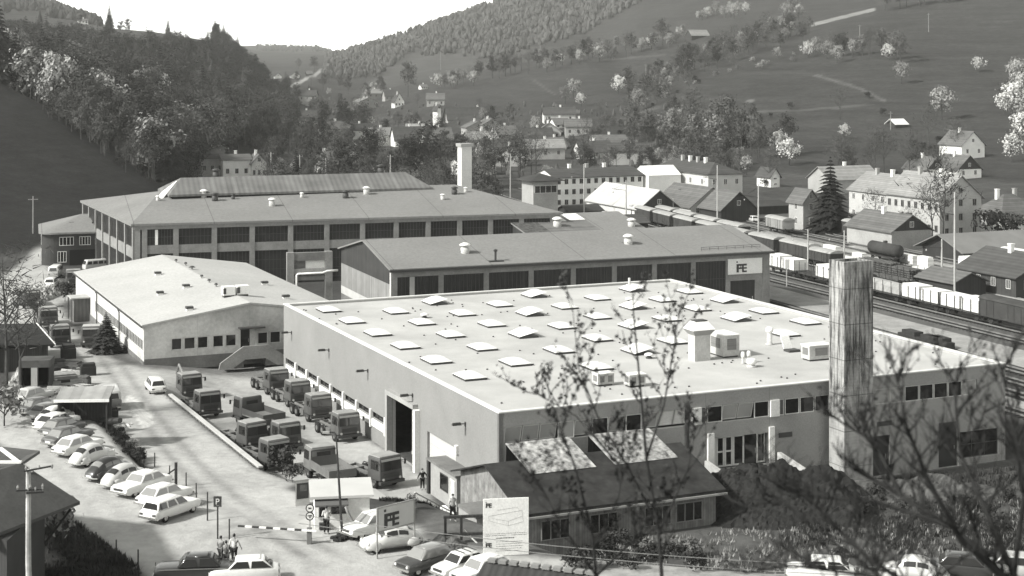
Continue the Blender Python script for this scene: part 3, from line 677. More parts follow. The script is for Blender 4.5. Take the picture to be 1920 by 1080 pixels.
acbox('grey air unit behind the birch twigs, the left of a pair', 1131, 722, 1.5, 1.0, 1.0, 2); acbox('grey air unit behind the birch twigs, the right of a pair', 1190, 724, 1.5, 1.0, 1.0, 2)
def flue(lb, px, py, r, h, cap=True):
    t = thing('roof_flue', lb, 'flue', roofat(px,py), ang); MB().lathe([(r*1.6,0),(r*1.6,.08),(r,.09),(r,h)], 14).build('pipe', galv, t, True)
    if cap: MB().lathe([(r*.9,h+.003),(r*1.5,h+.15),(r*1.5,h+.4),(r*1.05,h+.55)], 14).build('cowl', white, t, True)
flue('slim metal flue with conical cowl, between the big ventilator and the chimney', 1443, 646, .25, 1.1); flue('white stub pipe on the far edge of the flat roof', 1180, 545, .14, 1.5, False)
flue('small capped vent, left of two before the boxy air unit', 1393, 682, .12, .5); flue('small capped vent, right of two before the boxy air unit', 1404, 680, .12, .5); flue('squat dark-rimmed vent lying nearest the chimney side of two capped vents', 1409, 688, .3, .2)
for k, (px, py) in enumerate(((1472,636),(1217,672),(796,596),(1180,566))):
    t = thing('mushroom_vent', 'small white mushroom vent '+['right of the slim flue','in the middle of the flat roof below a closed dome','near the second line of domes','near the far edge of the flat roof'][k], 'vent', roofat(px,py), ang, 'mushroom vents on the hall roof')
    MB().lathe([(.3,0),(.3,.12),(.18,.13),(.18,.3)], 12).build('neck', frame_d, t); MB().lathe([(.45,.303),(.42,.4),(.2,.5),(.03,.53)], 12).build('cap', white, t, True)
t = thing('roof_hatch', 'open white roof hatch with its lid standing up', 'hatch', roofat(1485,659), ang); MB().box(-.6,.6,-.5,.5,-.02,.2).build('curb', frame_d, t); MB().hexa([(-.6,.4,.21),(.3,.4,.21),(.3,.5,.21),(-.6,.5,.21)],[(-.75,.75,1.35),(.15,.75,1.35),(.15,.85,1.35),(-.75,.85,1.35)]).build('lid', white, t)
b = MB(); R.seed(3)
for k in range(150):
    line = R.choice([1.3,7.0,12.5,18,24,30,36,41,46]) if k < 60 else R.uniform(2, HW-2)
    y = R.uniform(2, HD-2) if k < 60 else R.choice([4,11,17,24,31,38,45,52])+R.gauss(0,.5)
    b.lathe([(.10,RZ-.01),(.08,RZ+.1)], 5, (min(max(line+R.gauss(0,.4),1),HW-1), y, 0))
o = b.build('roof_pebbles', frame_d, None, loc=H.o, rotz=ang); tag(o, 'small dark caps and pebbles scattered over the pale flat roof', 'pebbles', kind='stuff')
# ------------------------------------------------------------------ big concrete chimney in front of the hall
m, nt, bs = _new('streaked_concrete')
oc = nt.nodes.new('ShaderNodeTexCoord').outputs['Object']; sx = nt.nodes.new('ShaderNodeSeparateXYZ'); nt.links.new(oc, sx.inputs[0])
mp = nt.nodes.new('ShaderNodeMapping'); mp.inputs['Scale'].default_value = (1.9,1.9,.17); nt.links.new(oc, mp.inputs['Vector'])
stv = ramp(nt, noise(nt, mp.outputs[0], 1.25, 5, .75), .44, .60); hm = ramp(nt, mth(nt,'ADD', sx.outputs[2], mth(nt,'MULTIPLY', noise(nt, mp.outputs[0], 3.1, 3), 9.0)), 9.0, 15.0)
hm2 = mth(nt,'MAXIMUM', 0.0, mth(nt,'MINIMUM', 1.0, hm)); val = lerp(nt, ramp(nt, noise(nt, oc, .8, 5), .35, .65), .38, .25)
val = mth(nt,'MULTIPLY', val, lerp(nt, mth(nt,'MULTIPLY', stv, hm2), 1.0, .10))
fr_ = mth(nt,'LESS_THAN', mth(nt,'FRACT', mth(nt,'DIVIDE', sx.outputs[2], 2.9)), .025); val = mth(nt,'MULTIPLY', val, lerp(nt, fr_, 1, .45))
bd = mth(nt,'FRACT', mth(nt,'MULTIPLY', sx.outputs[2], 4.0)); val = mth(nt,'MULTIPLY', val, lerp(nt, bd, .94, 1.05))
nt.links.new(grey(nt, val), bs.inputs['Base Color']); bs.inputs['Roughness'].default_value = .93
cx0 = H.front(1583, 870, -2.75)[0]; cw = H.front(1637, 870, -2.75)[0]-cx0
ch = thing('chimney_stack', 'tall square board-marked concrete chimney with dark soot streaks, nearest and largest', 'chimney', H.W(cx0, -2.75, -1), ang)
ctop = HC-(492-HY)*H.W(cx0,-2.75).y/F+6.0
b = MB(); z1 = ctop; b.box(0,cw,0,.22,0,z1); b.box(0,cw,1.88,2.1,0,z1); b.box(0,.22,.222,1.878,0,z1-.002); b.box(cw-.22,cw,.222,1.878,0,z1-.002); b.box(.3,cw-.3,1.0,1.15,z1-3,z1-.1)
b.build('shaft', m, ch); MB().box(.23,cw-.23,.23,1.87,z1-4,z1-1.2).build('flue', dark, ch)
print('chimney', cx0, cw, ctop)
# ------------------------------------------------------------------ white low hall
A24 = ang
wh_h = 4.3
p0 = GR(272, 680); wo = G(270, 612, p0.z+wh_h); V = FR((wo.x, wo.y, p0.z), A24)
VD = V.top(147, 512, wh_h).y; VW = 24.0; vr = 1.75
print('white hall', wo, VD)
wm_ = mat('stained_concrete', .62, .40, .22, rough=.93, fine=3, period=6.0, axis=0, seam=.05, seamv=.75, lo=.38, hi=.62); wside = mat('pale_panel', .55, .47, .3, fine=4, period=7.1, axis=1, seam=.08, seamv=.8)
wr = thing('white_hall', 'low pale hall with shallow white gabled roof left of the big flat hall', 'hall', V.o, A24)
body_gable_ = MB()
fh = [(V.front(a,650)[0], V.front(b_,650)[0], 1.35, 2.75) for a, b_ in ((321,342),(345,367),(370,391),(399,420),(423,444),(483,503),(506,527))]
dxa, dxb = V.front(451,650)[0], V.front(479,650)[0]
MB().wall(VW, -.8, wh_h-.02, .3, fh+[(dxa, dxb, .75, 3.3)]).build('front_wall', wm_, wr)
MB().add([(0,0,wh_h-.02),(VW,0,wh_h-.02),(VW/2,0,wh_h+vr-.05),(0,.3,wh_h-.02),(VW,.3,wh_h-.02),(VW/2,.3,wh_h+vr-.05)], [(0,1,2),(5,4,3),(0,2,5,3),(2,1,4,5)]).build('gable', wm_, wr)
sy0, sy1 = V.side(268,640)[0], V.side(178,570)[0]
MB().wall(VD-.302, -.8, wh_h-.02, .3, [(VD-.302-(sy1-.302), VD-.302-sy0+.302, 1.25, 2.7)]).xf(Matrix.Translation((0,.301,0))@sidem(0, VD-.302)).build('left_wall', wside, wr)
MB().box(VW-.3, VW-.003, .302, VD, -.8, wh_h-.02).build('right_wall', wside, wr); MB().box(0, VW-.303, VD-.3, VD, -.8, wh_h-.02).build('back_wall', wside, wr)
wroof = mat('white_roof_sheet', .45, .35, .1, fine=3, rough=.9, lo=.2, hi=.8)
rf = gable_roof(VW, VD, wh_h, vr, ov=.25, th=.22, axis='y').build('roof', wroof, wr)
b = MB(); e0 = -.25
b.bar((-.32,-.3,wh_h-.02),(-.32,VD+.3,wh_h-.02),.16); b.build('gutter', metal_d, wr)
for pxx, pyy in ((183,600),(225,630)):
    y = V.side(pxx,pyy)[0]; MB().tube([(-.3,y,wh_h-.15),(-.12,y,wh_h-.5),(-.12,y,-.3)], .07, 6).build('downpipe', metal_d, wr)
MB().box(-.07,-.002,.0,VD,-.8,.35).build('plinth', concrete_d, wr); MB().box(.0,VW,-.07,-.002,-.8,.62).build('plinth', concrete_d, wr)
window(wr, sidem(0, VD), VD-sy1, 1.27, sy1-sy0, 1.4, 34, 1, fm=mat_plain('window_mullion', .5, .6), pane=midp, depth=.15, bar=.16)
for (a, b_, z0, z1) in fh: window(wr, Matrix(), a+.02, z0+.02, b_-a-.04, z1-z0-.04, 1, 1, depth=.15, bar=.09)
dd_ = MB().box(dxa+.05, dxa+(dxb-dxa)*.62, .18, .24, .78, 3.28).build('door', glass, wr); MB().box(dxa+(dxb-dxa)*.55, dxa+(dxb-dxa)*.58, .1, .175, 1.7, 2.1).build('handle', metal_l, dd_)
MB().box(dxa+(dxb-dxa)*.64, dxb-.02, .15, .27, .76, 3.28).build('door_panel', offwhite, wr); MB().box(dxa-.3, dxb+.9, -1.0, -.075, 3.34, 3.5).build('door_canopy', frame_d, wr)
# outside stair: landing with two flights and solid parapet
st = thing('entrance_stair', 'concrete double stair with solid sloping parapet before the white hall', 'stair', V.W(dxa-.2, -2.3, 0), A24)
sw = dxb-dxa+.8
pf = [(-2.9,-.7),(-1.3,-.7),(.1,.2),(sw-.1,.2),(sw+1.3,-.7),(sw+2.9,-.7),(sw+2.7,-.0),(sw+.1,1.7),(-.1,1.7),(-2.7,.0)]
b = MB(); n = len(pf); b.add([(x,-.2,z) for x,z in pf]+[(x,0,z) for x,z in pf], [tuple(range(n)), tuple(range(2*n-1,n-1,-1))]+[((i+1)%n,i,i+n,(i+1)%n+n) for i in range(n)]); b.build('parapet', concrete, st)
b = MB().box(0, sw, .003, 2.2, .2, .75)
for sgn in (-1, 1):
    for k in range(4):
        x0 = -(k+1)*.6 if sgn < 0 else sw+k*.6; b.box(x0+.002, x0+.598, .003, 1.6, -.7, .58-.3*k)
b.build('steps', concrete_d, st)
# front porch on the left side and roof things
po = thing('porch', 'small flat-roofed porch with dark glazing at the white hall\'s far left side', 'porch', V.W(0, V.side(166,560)[0], 0), A24)
MB().box(-2.5,-.05,-1.6,1.6,2.5,2.65).build('roof', wroof, po); MB().box(-2.1,-.05,-1.3,1.4,-.5,2.48).build('screen', mat_rows('porch_slats', .16,.1,0,.5), po)
for y in (-1.5,1.5): MB().bar((-2.4,y,-.5),(-2.4,y,2.48),.1).build('post', metal_d, po)
def on_wroof(px, py):
    p = None; z = wh_h+vr*.5
    for k in range(90):
        z = z if p is None else .75*z+.25*(wh_h+vr*(1-abs(p.x-VW/2)/(VW/2)))
        p = V.top(px, py, z+.2)
    return V.W(p.x, p.y, z+.12)
vents = [(296,516),(300,553),(349,540),(355,582),(496,534),(536,560)]
vt = None
for k, (px, py) in enumerate(vents):
    lb = 'small dark-topped vent on the white gabled roof, '+['left slope, far end','left slope, near its eave','left slope, middle','left slope, close to the front gable','right slope, far end','right slope, near the flat hall'][k]
    if vt is None:
        vt = thing('roof_vent', lb, 'vent', on_wroof(px,py), A24, 'vents on the white hall roof'); MB().box(-.35,.35,-.3,.3,-.3,.3).build('housing', white, vt); MB().box(-.42,.42,-.36,.36,.303,.55).build('cap', frame_d, vt)
    else: dup(vt, on_wroof(px,py), A24, lb)
for k, (px, py) in enumerate(((428,556),(454,554))):
    t = thing('fan_unit', 'pale boxy fan unit on the white roof ridge, '+['left of the pair','right of the pair'][k], 'fan unit', on_wroof(px,py), A24)
    MB().box(-.7,.7,-.6,.6,.3,1.3).build('casing', white, t); MB().box(-.75,-.4,-.64,-.603,.45,1.15).build('grille', frame_d, t); MB().box(-.6,.6,-.5,.5,-.4,.297).build('base', metal_d, t)
for k, (px, py) in enumerate(((330,492),(348,498),(360,505),(378,522),(392,530),(405,538))):
    t = thing('ridge_vent', 'tiny dark pipe cap along the white hall\'s ridge, '+ORD[k]+' from the far end', 'vent', on_wroof(px,py), A24, 'pipe caps along the ridge')
    MB().lathe([(.12,-.3),(.12,.35)], 8).build('pipe', metal_l, t); MB().lathe([(.25 if k!=2 else .5,.353),(.15,.55)], 8).build('cap', frame_d, t)
# ------------------------------------------------------------------ grey hall with the works sign
eL = G(735, 506, 3.2); eR = G(1443, 471, 3.2); a3 = atan2(eR.y-eL.y, eR.x-eL.x); S = FR((eL.x, eL.y, -5.0), a3); SW = (eR-eL).length
ry, _ = S.side(685, 452); SD = 2*ry; zr_ = HC-(452-HY)*S.W(0,ry).y/F+5; SE = 8.2; sh_ = zr_-SE
print('grey hall', math.degrees(a3), SW, SD, sh_)
g3 = thing('grey_hall', 'long grey-roofed concrete frame hall with the white works sign at its right end', 'factory hall', S.o, a3)
inner = mat('hall_inner', .035, .02, .4); colm = mat('frame_concrete', .26, .19, .6, fine=4)
b = body_gable(SW-.6, SD-.6, SE-.3, sh_); b.v = [(x+.3,y+.3,z) for x,y,z in b.v]; b.build('wall', inner, g3)
gable_roof(SW, SD, SE, sh_, ov=.45, th=.2, axis='x').build('roof', mat('grey_roofing', .215, .17, .12, fine=2.5, rough=.95, lo=.2, hi=.8, period=13.5, axis=0, seam=.12, seamv=.6), g3)
cpx = [740,827,912,996,1075,1152,1227,1300,1365,1434]; cxs = [S.front(p, 520)[0] for p in cpx]
for k, x in enumerate(cxs): MB().box(x-.35, x+.35, -.05, .28, 0, SE-1.0).build('column', colm, g3)
MB().box(0, SW, -.08, .27, SE-.998, SE-.35).build('beam', colm, g3)
b = MB(); b.box(-.5, SW+.5, -.62, -.45, SE-.28, SE-.0); b.build('gutter', metal_d, g3)
winm = mat_rows('wired_glass', .035, .02, 0, .42, rough=.4); signx0, signx1 = S.front(1364,500)[0], S.front(1428,500)[0]
for k in range(len(cxs)-1):
    x0, x1 = cxs[k]+.36, cxs[k+1]-.36
    if k == 8: continue
    lowz = 2.2 if k == 7 else .3
    if k == 0:
        MB().box(x0, x0+.05, .1,.2,.3,.4) ; MB().box(x0+(x1-x0)*.30, x0+(x1-x0)*.42, .02, .06, 3.0, SE-1.05).build('opened_panel', lightp, g3)
    window(g3, Matrix(), x0, lowz, x1-x0, SE-1.0-lowz-.003, 10, 2, fm=frame_d, pane=winm, depth=.15, bar=.05)
x0, x1 = cxs[7]+.36, cxs[8]-.36; MB().box(x0, x1, .02, .28, 0, 2.19).build('spandrel', colm, g3)
x0, x1 = cxs[8]+.36, cxs[9]-.36
MB().box(x0, x1, .0, .28, SE-3.9, SE-1.0).build('sign_wall', colm, g3); dd_ = MB().box(x0, x1-1.2, .15, .25, 0.3, SE-3.95).build('door', timber_d, g3); MB().box(x1-1.6,x1-1.5,.08,.147,1.5,2).build('handle', metal_l, dd_)
MB().box(x1-1.19, x1, .0, .28, 0, SE-3.903).build('door_pier', colm, g3); MB().box(cxs[9]+.36, SW, -.03, .29, 0, SE-1.0).build('end_pier', colm, g3)
sz = [S.front(1364,515)[1], S.front(1364,486)[1]]
sg_ = thing('works_sign', 'white rectangular sign with dark iFE logo high on the grey hall', 'sign', S.W(signx0, -.1, sz[0]), a3)
MB().box(0, signx1-signx0, -.08, 0, 0, sz[1]-sz[0]).build('board', white, sg_); hgt = sz[1]-sz[0]; logo(MB(), (signx1-signx0)*.24, hgt*.12, hgt*.68, -.083, .03).build('logo', metal_d, sg_)
# left gable cladding
ms = sidem(0, SD)
gp = MB(); gp.add([(-.02,SD+.0,SE-2.0),(-.02,0,SE-2.0),(-.02,0,SE),(-.02,SD/2,zr_),(-.02,SD,SE)], [(0,1,2,3,4)]); gp.add([(.25,SD+.0,SE-2.0),(.25,0,SE-2.0),(.25,0,SE),(.25,SD/2,zr_),(.25,SD,SE)], [(4,3,2,1,0)]); gp.f += [(0,5,6,1)]; gp.build('gable_boarding', mat_rows('gable_timber', .05, .035, 1, .3), g3)
MB().box(-.03,.25,0.3,SD,SE-5.2,SE-2.02).build('cladding', mat_rows('gable_panels', .23, .18, 1, .5, depth=.2), g3); MB().box(-.035,.25,0.3,SD,SE-6.3,SE-5.203).build('light_band', mat('pale_band', .5, .42, .6), g3); MB().box(-.03,.25,0.3,SD,0,SE-6.303).build('base_wall', concrete_d, g3)
MB().tube([(-.15,.1,SE-.3),(-.15,.1,.2)], .12, 8).build('downpipe', white, g3)
def on_slope(fr, w, d, ze, h, px, py):
    p = None; z = ze+h*.5
    for k in range(90):
        z = z if p is None else .75*z+.25*(ze+h*(1-abs(p.y-d/2)/(d/2)))
        p = fr.top(px, py, z+.2)
    return fr.W(p.x, p.y, z+.15)
def cowl_vent(lb, loc, rz, grp, s=1.0, dk=False):
    t = thing('cowl_vent', lb, 'ventilator', loc, rz, grp); MB().lathe([(.75*s,-.5),(.75*s,.9*s),(.55*s,1.0*s),(.55*s,1.3*s)], 14).build('drum', mat_plain('dark_drum', .04, .6) if dk else galv, t, True); MB().lathe([(.95*s,1.303*s),(.9*s,1.5*s),(.4*s,1.75*s)], 14).build('cap', metal_d if dk else white, t, True); return t
cv = cowl_vent('white cowl ventilator with walkway on the grey hall roof, left one', on_slope(S,SW,SD,SE,sh_,872,474), a3, 'cowl ventilators on the grey hall', .8); dup(cv, on_slope(S,SW,SD,SE,sh_,1178,457), a3, 'white cowl ventilator with walkway on the grey hall roof, right one')
for k, (a, c) in enumerate((((850,446),(868,474)),((1148,430),(1172,457)))):
    q0, q1 = on_slope(S,SW,SD,SE,sh_,*a), on_slope(S,SW,SD,SE,sh_,*c); b = MB()
    d_ = (q1-q0); sd_ = Vector((d_.y,-d_.x,0)).normalized()*.35
    t = thing('roof_walkway', 'dark ladder walkway running down to the '+['left','right']
              [k]+' cowl ventilator', 'walkway', q0); q1 = q1-q0; z_ = Vector((0,0,.15))
    MB().bar(sd_+z_, q1+sd_+z_, .1).build('rail', metal_d, t); MB().bar(z_-sd_, q1-sd_+z_, .1).build('rail', metal_d, t)
    for i in range(12): b.bar(q1*(i+.5)/12+sd_+z_, q1*(i+.5)/12-sd_+z_, .07)
    b.build('rungs', metal_d, t)
t = thing('stove_pipe', 'thin dark stove pipe on a plate, left part of the grey roof', 'pipe', on_slope(S,SW,SD,SE,sh_,929,489), a3); MB().lathe([(.16,-.2),(.16,1.3)],8).build('pipe', metal_d, t); MB().lathe([(.28,1.303),(.28,1.5),(.1,1.6)],8).build('cap', metal_d, t); MB().box(-1,1,-.5,.5,-.08,.12).build('base_plate', metal_d, t)
b = MB(); q0, q1 = on_slope(S,SW,SD,SE,sh_,1315,470), on_slope(S,SW,SD,SE,sh_,1425,464)
t = thing('snow_guard', 'thin snow guard railing along the right end of the grey roof eave', 'railing', q0); q1 = q1-q0
for zz in (.25,.5): MB().bar((0,0,zz),q1+Vector((0,0,zz)),.05).build('rail', metal_d, t)
for i in range(8): MB().bar(q1*i/7+Vector((0,0,-.1)), q1*i/7+Vector((0,0,.52)), .05).build('post', metal_d, t)
# ------------------------------------------------------------------ patched hall behind it
o2 = G(990, 440, 2.2); P2 = FR((o2.x, o2.y, -5), a3); P2W = P2.front(1300, 440)[0]
ry2, _ = P2.side(943, 406); ze2 = 7.2; zr2 = HC-(406-HY)*P2.W(0,ry2).y/F+5
h2 = thing('patched_hall', 'gabled hall with patched sheet roof half hidden behind the grey hall', 'factory hall', P2.o, a3)
MB().box(0,P2W-9,0,2*ry2,0,.1); body_gable(P2W-9, 2*ry2, ze2, zr2-ze2).build('wall', timber_d, h2)
gable_roof(P2W-9, 2*ry2, ze2, zr2-ze2, ov=.4, th=.18).build('roof', MATS['grey_roofing'], h2)
def sheet(x0, x1, q0, q1, m, nm, lift=.2):   # rectangle on the near slope, q = 0 eave .. 1 ridge
    k = (zr2-ze2); pts = [(x0,ry2*q0,ze2+k*q0+lift),(x1,ry2*q0,ze2+k*q0+lift),(x1,ry2*q1,ze2+k*q1+lift),(x0,ry2*q1,ze2+k*q1+lift)]
    MB().slab(pts, .03).build(nm, m, h2)
sheet(-.3, 4.2, -.03, .97, mat('mossy_sheet', .14, .03, 1.6, fine=4), 'roof_patch'); sheet(4.3, 13, -.03, .97, mat_rows('boarded_roof', .16, .11, 1, .5), 'roof_patch'); sheet(6.0,9.4,.55,.92, white, 'roof_patch', .24); sheet(10.2,13,.60,.95, white, 'roof_patch', .24)
def on2(px, py): return on_slope(P2, P2W, 2*ry2, ze2, zr2-ze2, px, py)
cowl_vent('white cowl ventilator on the patched hall, among the white sheets', on2(1045,424), a3, 'vents on the patched hall', .9)
for k, (px, py) in enumerate(((1118,399),(1184,424))): cowl_vent('white cowl ventilator on the patched hall, '+['on its ridge','low on its right part'][k], on2(px,py), a3, 'vents on the patched hall', .8)
cowl_vent('white cowl ventilator peeking over the grey hall\'s ridge, left end', on_slope(S,SW,SD,SE,sh_,899,440), a3, 'vents on the patched hall', .8)
# ------------------------------------------------------------------ big old hall
Q1 = G(250, 420, 5.0); Q2 = G(1050, 398, 5.0); Q4 = G(155, 376, 5.0); Q3 = Q2+(Q4-Q1)
a1 = atan2(Q2.y-Q1.y, Q2.x-Q1.x); B1 = FR((Q1.x, Q1.y, -5), a1); L = [B1.L(q) for q in (Q1,Q2,Q3,Q4)]; BW = L[1].x; BZ = 10.0
print('big hall', math.degrees(a1), BW, L[3])
big = thing('big_hall', 'huge old hall with two storeys of dark windows and a raised monitor roof', 'factory hall', B1.o, a1)
fp = [(0,0),(BW,0),(L[2].x,L[2].y),(L[3].x,L[3].y)]
cen = Vector((sum(p[0] for p in fp)/4, sum(p[1] for p in fp)/4)); ins = [tuple(cen+(Vector(p)-cen)*.992) for p in fp]
MB().prism(ins, 0, BZ-.4).build('wall', inner, big)
def lp(t, s): # bilinear in footprint
    a = Vector(fp[0]).lerp(Vector(fp[1]), t); c = Vector(fp[3]).lerp(Vector(fp[2]), t); return a.lerp(c, s)
ovp = [tuple(cen+(Vector(p)-cen)*1.012) for p in fp]; r0 = lp(.13,.5); r1 = lp(.87,.5); zt = 13.2
b = MB(); vs = [(x,y,BZ) for x,y in ovp]+[(r0.x,r0.y,zt),(r1.x,r1.y,zt)]+[(x,y,BZ-.35) for x,y in ovp]
b.add(vs, [(0,1,5,4),(1,2,5),(2,3,4,5),(3,0,4),(6,7,1,0),(7,8,2,1),(8,9,3,2),(9,6,0,3),(9,8,7,6)]); bro = b.build('roof', mat('big_roof_felt', .215, .165, .1, fine=2, rough=.95, lo=.2, hi=.8, period=12.2, axis=0, seam=.12, seamv=.6), big)
ccol = [258,271,330,402,473,545,613,680,743,803,862,920,978,1036]; cx1 = [B1.front(p,450)[0] for p in ccol]
for k, x in enumerate(cx1): MB().box(x-.4, x+.4, -.06, .4, 0, BZ-.9).build('column', colm, big)
MB().box(0, BW, -.1, .4, BZ-.897, BZ-.36).build('beam', colm, big)
for k in range(1, len(cx1)-1):
    x0, x1 = cx1[k]+.41, cx1[k+1]-.41
    window(big, Matrix(), x0, 6.6, x1-x0, 2.49, 9, 2, fm=frame_d, pane=winm, depth=.2, bar=.06)
    MB().box(x0, x1, .02, .4, 5.3, 6.59).build('spandrel', colm, big)
    window(big, Matrix(), x0, .8, x1-x0, 4.49, 9, 3, fm=frame_d, pane=winm, depth=.2, bar=.06)
x0 = cx1[1]+.41; x1 = cx1[2]-.41; MB().box(x0+(x1-x0)*.3, x0+(x1-x0)*.41, .05, .13, 6.65, 9.0).build('opened_panel', white, big)
# left wall of the big hall (slanting footprint): bays with windows
dl_ = Vector(fp[3])-Vector(fp[0]); LL = dl_.length; th_ = atan2(dl_.y, dl_.x)
ml = Matrix.Translation((fp[3][0], fp[3][1], 0))@Matrix.Rotation(th_+pi, 4, 'Z')
for k in range(8):
    x = LL*k/7; MB().box(min(max(x-.35,0),LL-.7), min(max(x+.35,.7),LL), -.1, .45, 0, BZ-.4).xf(ml).build('column', colm, big)
for k in range(7):
    x0, x1 = LL*k/7+.71, LL*(k+1)/7-.71
    window(big, ml, x0, 6.3, x1-x0, 2.9, 5, 2, fm=frame_d, pane=winm, depth=.2); MB().box(x0, x1, .0, .45, 4.6, 6.29).xf(ml).build('spandrel', colm, big); window(big, ml, x0, .6, x1-x0, 3.99, 5, 2, fm=frame_d, pane=winm, depth=.2)
# monitor
mo0 = B1.top(317, 366, 13.0); mo1 = B1.top(812, 352, 13.0); my = mo0.y; ml_ = mo1.x-mo0.x; mh = 2.3; mdp = 2*(lp(.3,.5).y-my)
print('monitor', mo0, mo1, mdp)
corr = mat_rows('weathered_corrugated', .17, .11, 0, .9, scale=.25)
sk = (mo1.y-mo0.y)/ml_
b = MB(); i = 2.6
mv = [(mo0.x,my,13.05),(mo1.x,mo1.y,13.05),(mo1.x-1,mo1.y+mdp,13.05),(mo0.x-1,my+mdp,13.05),(mo0.x+2.4,my+mdp/2,13.05+mh),(mo1.x-3.5,mo1.y+mdp/2,13.05+mh)]
b.add(mv+[(x,y,12.7) for x,y,z in mv[:4]], [(0,1,5,4),(1,2,5),(2,3,4,5),(3,0,4),(6,7,1,0),(7,8,2,1),(8,9,3,2),(9,6,0,3),(9,8,7,6)])
mon = b.build('monitor_roof', corr, big); b = MB().prism([(x+(.5 if k in (0,3) else -.5), y+(.5 if k < 2 else -.5)) for k,(x,y,z) in enumerate(mv[:4])], 10.5, 12.69); b.build('monitor_wall', dark, big)
MB().hexa([(mo0.x-2.5,my+1,12.0),(mo0.x-1.5,my+.2,12.0),(mo0.x-1.3,my+.3,12.0),(mo0.x-2.3,my+6,12.0)],[(mo0.x+1.6,my+mdp*.44,14.9),(mo0.x+1.7,my+mdp*.43,14.9),(mo0.x+1.75,my+mdp*.44,14.9),(mo0.x+1.65,my+mdp*.45,14.9)]).build('monitor_gable', white, big)
def on_big(px, py):
    p = None; z = 11.5
    for k in range(90):
        z = z if p is None else .75*z+.25*(BZ+(zt-BZ)*max(0,min(1, p.y/max(lp(min(max(p.x/BW,0),1),.5).y,1))))
        p = B1.top(px, py, z+.2)
    return B1.W(p.x, p.y, z+.15)
bv = [(382,368,1,0),(403,374,1,1),(510,384,1,0),(648,369,1,1),(687,362,1,0),(852,362,1,1),(830,372,.7,0),(296,374,.6,0),(566,368,.6,0),(437,371,.6,1),(873,358,.6,0)]
bl = ['pale one at the monitor\'s left foot','dark one left of centre','pale squat one below the monitor','dark one at the monitor foot, centre','white one at the monitor foot, centre right','dark one right of the monitor','small pale one right of the monitor','small white one on the left hip','small pale one mid roof','small dark one beside the left dark drum','small white one at the far right']
for k, (px, py, s_, dk) in enumerate(bv): cowl_vent('roof ventilator on the big hall, '+bl[k], on_big(px,py), a1, 'ventilators on the big hall roof', s_*.68, bool(dk))
for k, (px, x) in enumerate(((405,330),(714,322))):
    p = B1.top(px, x, 15.2); cowl_vent('dark drum ventilator on the monitor ridge, '+['left','right'][k], B1.W(p.x, p.y, 15.1), a1, 'ventilators on the monitor ridge', .8, True)
# ------------------------------------------------------------------ round-cornered office at the far left
ro = G(78, 500, -5); Rr = FR(ro, A24*.7)
rw = Rr.front(203, 505)[0]; rz = HC-(440-HY)*ro.y/F+5
print('round', rw, rz)
rd = 15.0; poly = [(2.5+2.5*cos(a), 2.5+2.5*sin(a)) for a in np.linspace(pi, 1.5*pi, 8)]+[(rw,0),(rw,rd),(0,rd)]
rb = thing('round_corner_office', 'dark two-storey office with rounded corner and white window strips, far left', 'office', ro, A24*.7)
MB().prism(poly, -.5, rz).build('wall', mat('dark_render', .055, .04, .4, fine=4), rb)
cxy = Vector((rw*.55, rd*.5)); ov_ = [tuple(cxy+(Vector(p)-cxy)*1.08) for p in poly]; n = len(ov_)
b = MB(); b.add([(x,y,rz+.003) for x,y in ov_]+[(x,y,rz+.3) for x,y in ov_]+[(rw*.62,rd*.55,rz+2.6),(rw,rd*.55,rz+2.6)], [tuple(range(n-1,-1,-1))]+[(k,(k+1)%n,(k+1)%n+n,k+n) for k in range(n)]+[(n+k,n+(k+1)%n,2*n) for k in range(n) if k not in (8,)]+[(n+8,n+9,2*n+1,2*n)])
b.build('roof', MATS['grey_roofing'], rb)
for (x, w_) in ((2.9,2.4),(6.2,1.9),(9.4,1.9)):
    window(rb, Matrix(), min(x,rw-2.2), rz-2.0, w_, 1.5, 4, 1, depth=-.02, bar=.1)
window(rb, sidem(0, rd), rd-5.5, rz-2.0, 2.8, 1.5, 4, 1, depth=-.02, bar=.1); window(rb, Matrix(), 2.6, .6, 1.5, 1.9, 3, 1, depth=-.02, bar=.1); window(rb, sidem(0, rd), rd-5.5, .6, 2.8, 1.9, 4, 1, depth=-.02, bar=.1)
MB().box(4.6,10.5,-.06,-.002,-.3,2.7).build('garage_door', dark, rb)
for k,(x,y) in enumerate(((rw*.45,rd*.3),(rw*.8,rd*.25))): MB().box(x-.4,x+.4,y-.3,y+.3,rz+.5,rz+1.6).build('roof_vent', metal_d, rb)
# ------------------------------------------------------------------ pipe bridge between the halls
pb = G(548, 575, -5); fb = FR(pb, a1)
x1 = fb.front(616, 560)[0]; zz = lambda py: HC-(py-HY)*pb.y/F+5
t = thing('pipe_bridge', 'concrete frame bridge with white wall panel between big hall and grey hall', 'bridge', pb, a1)
for x in (-.3, x1): MB().box(x-.5, x+.5, -.5, .5, -.3, zz(473)).build('pillar', colm, t)
MB().box(.203,x1-.503,-.4,.4,zz(489),zz(474)).build('beam', concrete_d, t); MB().box(.203,x1-.503,-.4,.4,zz(514),zz(504)).build('beam', concrete, t); MB().box(.203,x1-.503,-.3,.4,zz(526),zz(518)).build('beam', concrete_d, t)
MB().box(1.9,x1-.55,-.1,.3,zz(503.8),zz(489.2)).build('panel', white, t); MB().box(.25,1.85,-.1,.3,zz(503.8),zz(489.2)).build('panel', concrete_d, t)
pp_ = thing('heating_pipe', 'white lagged pipe turning down beside the concrete bridge', 'pipe', pb, a1)
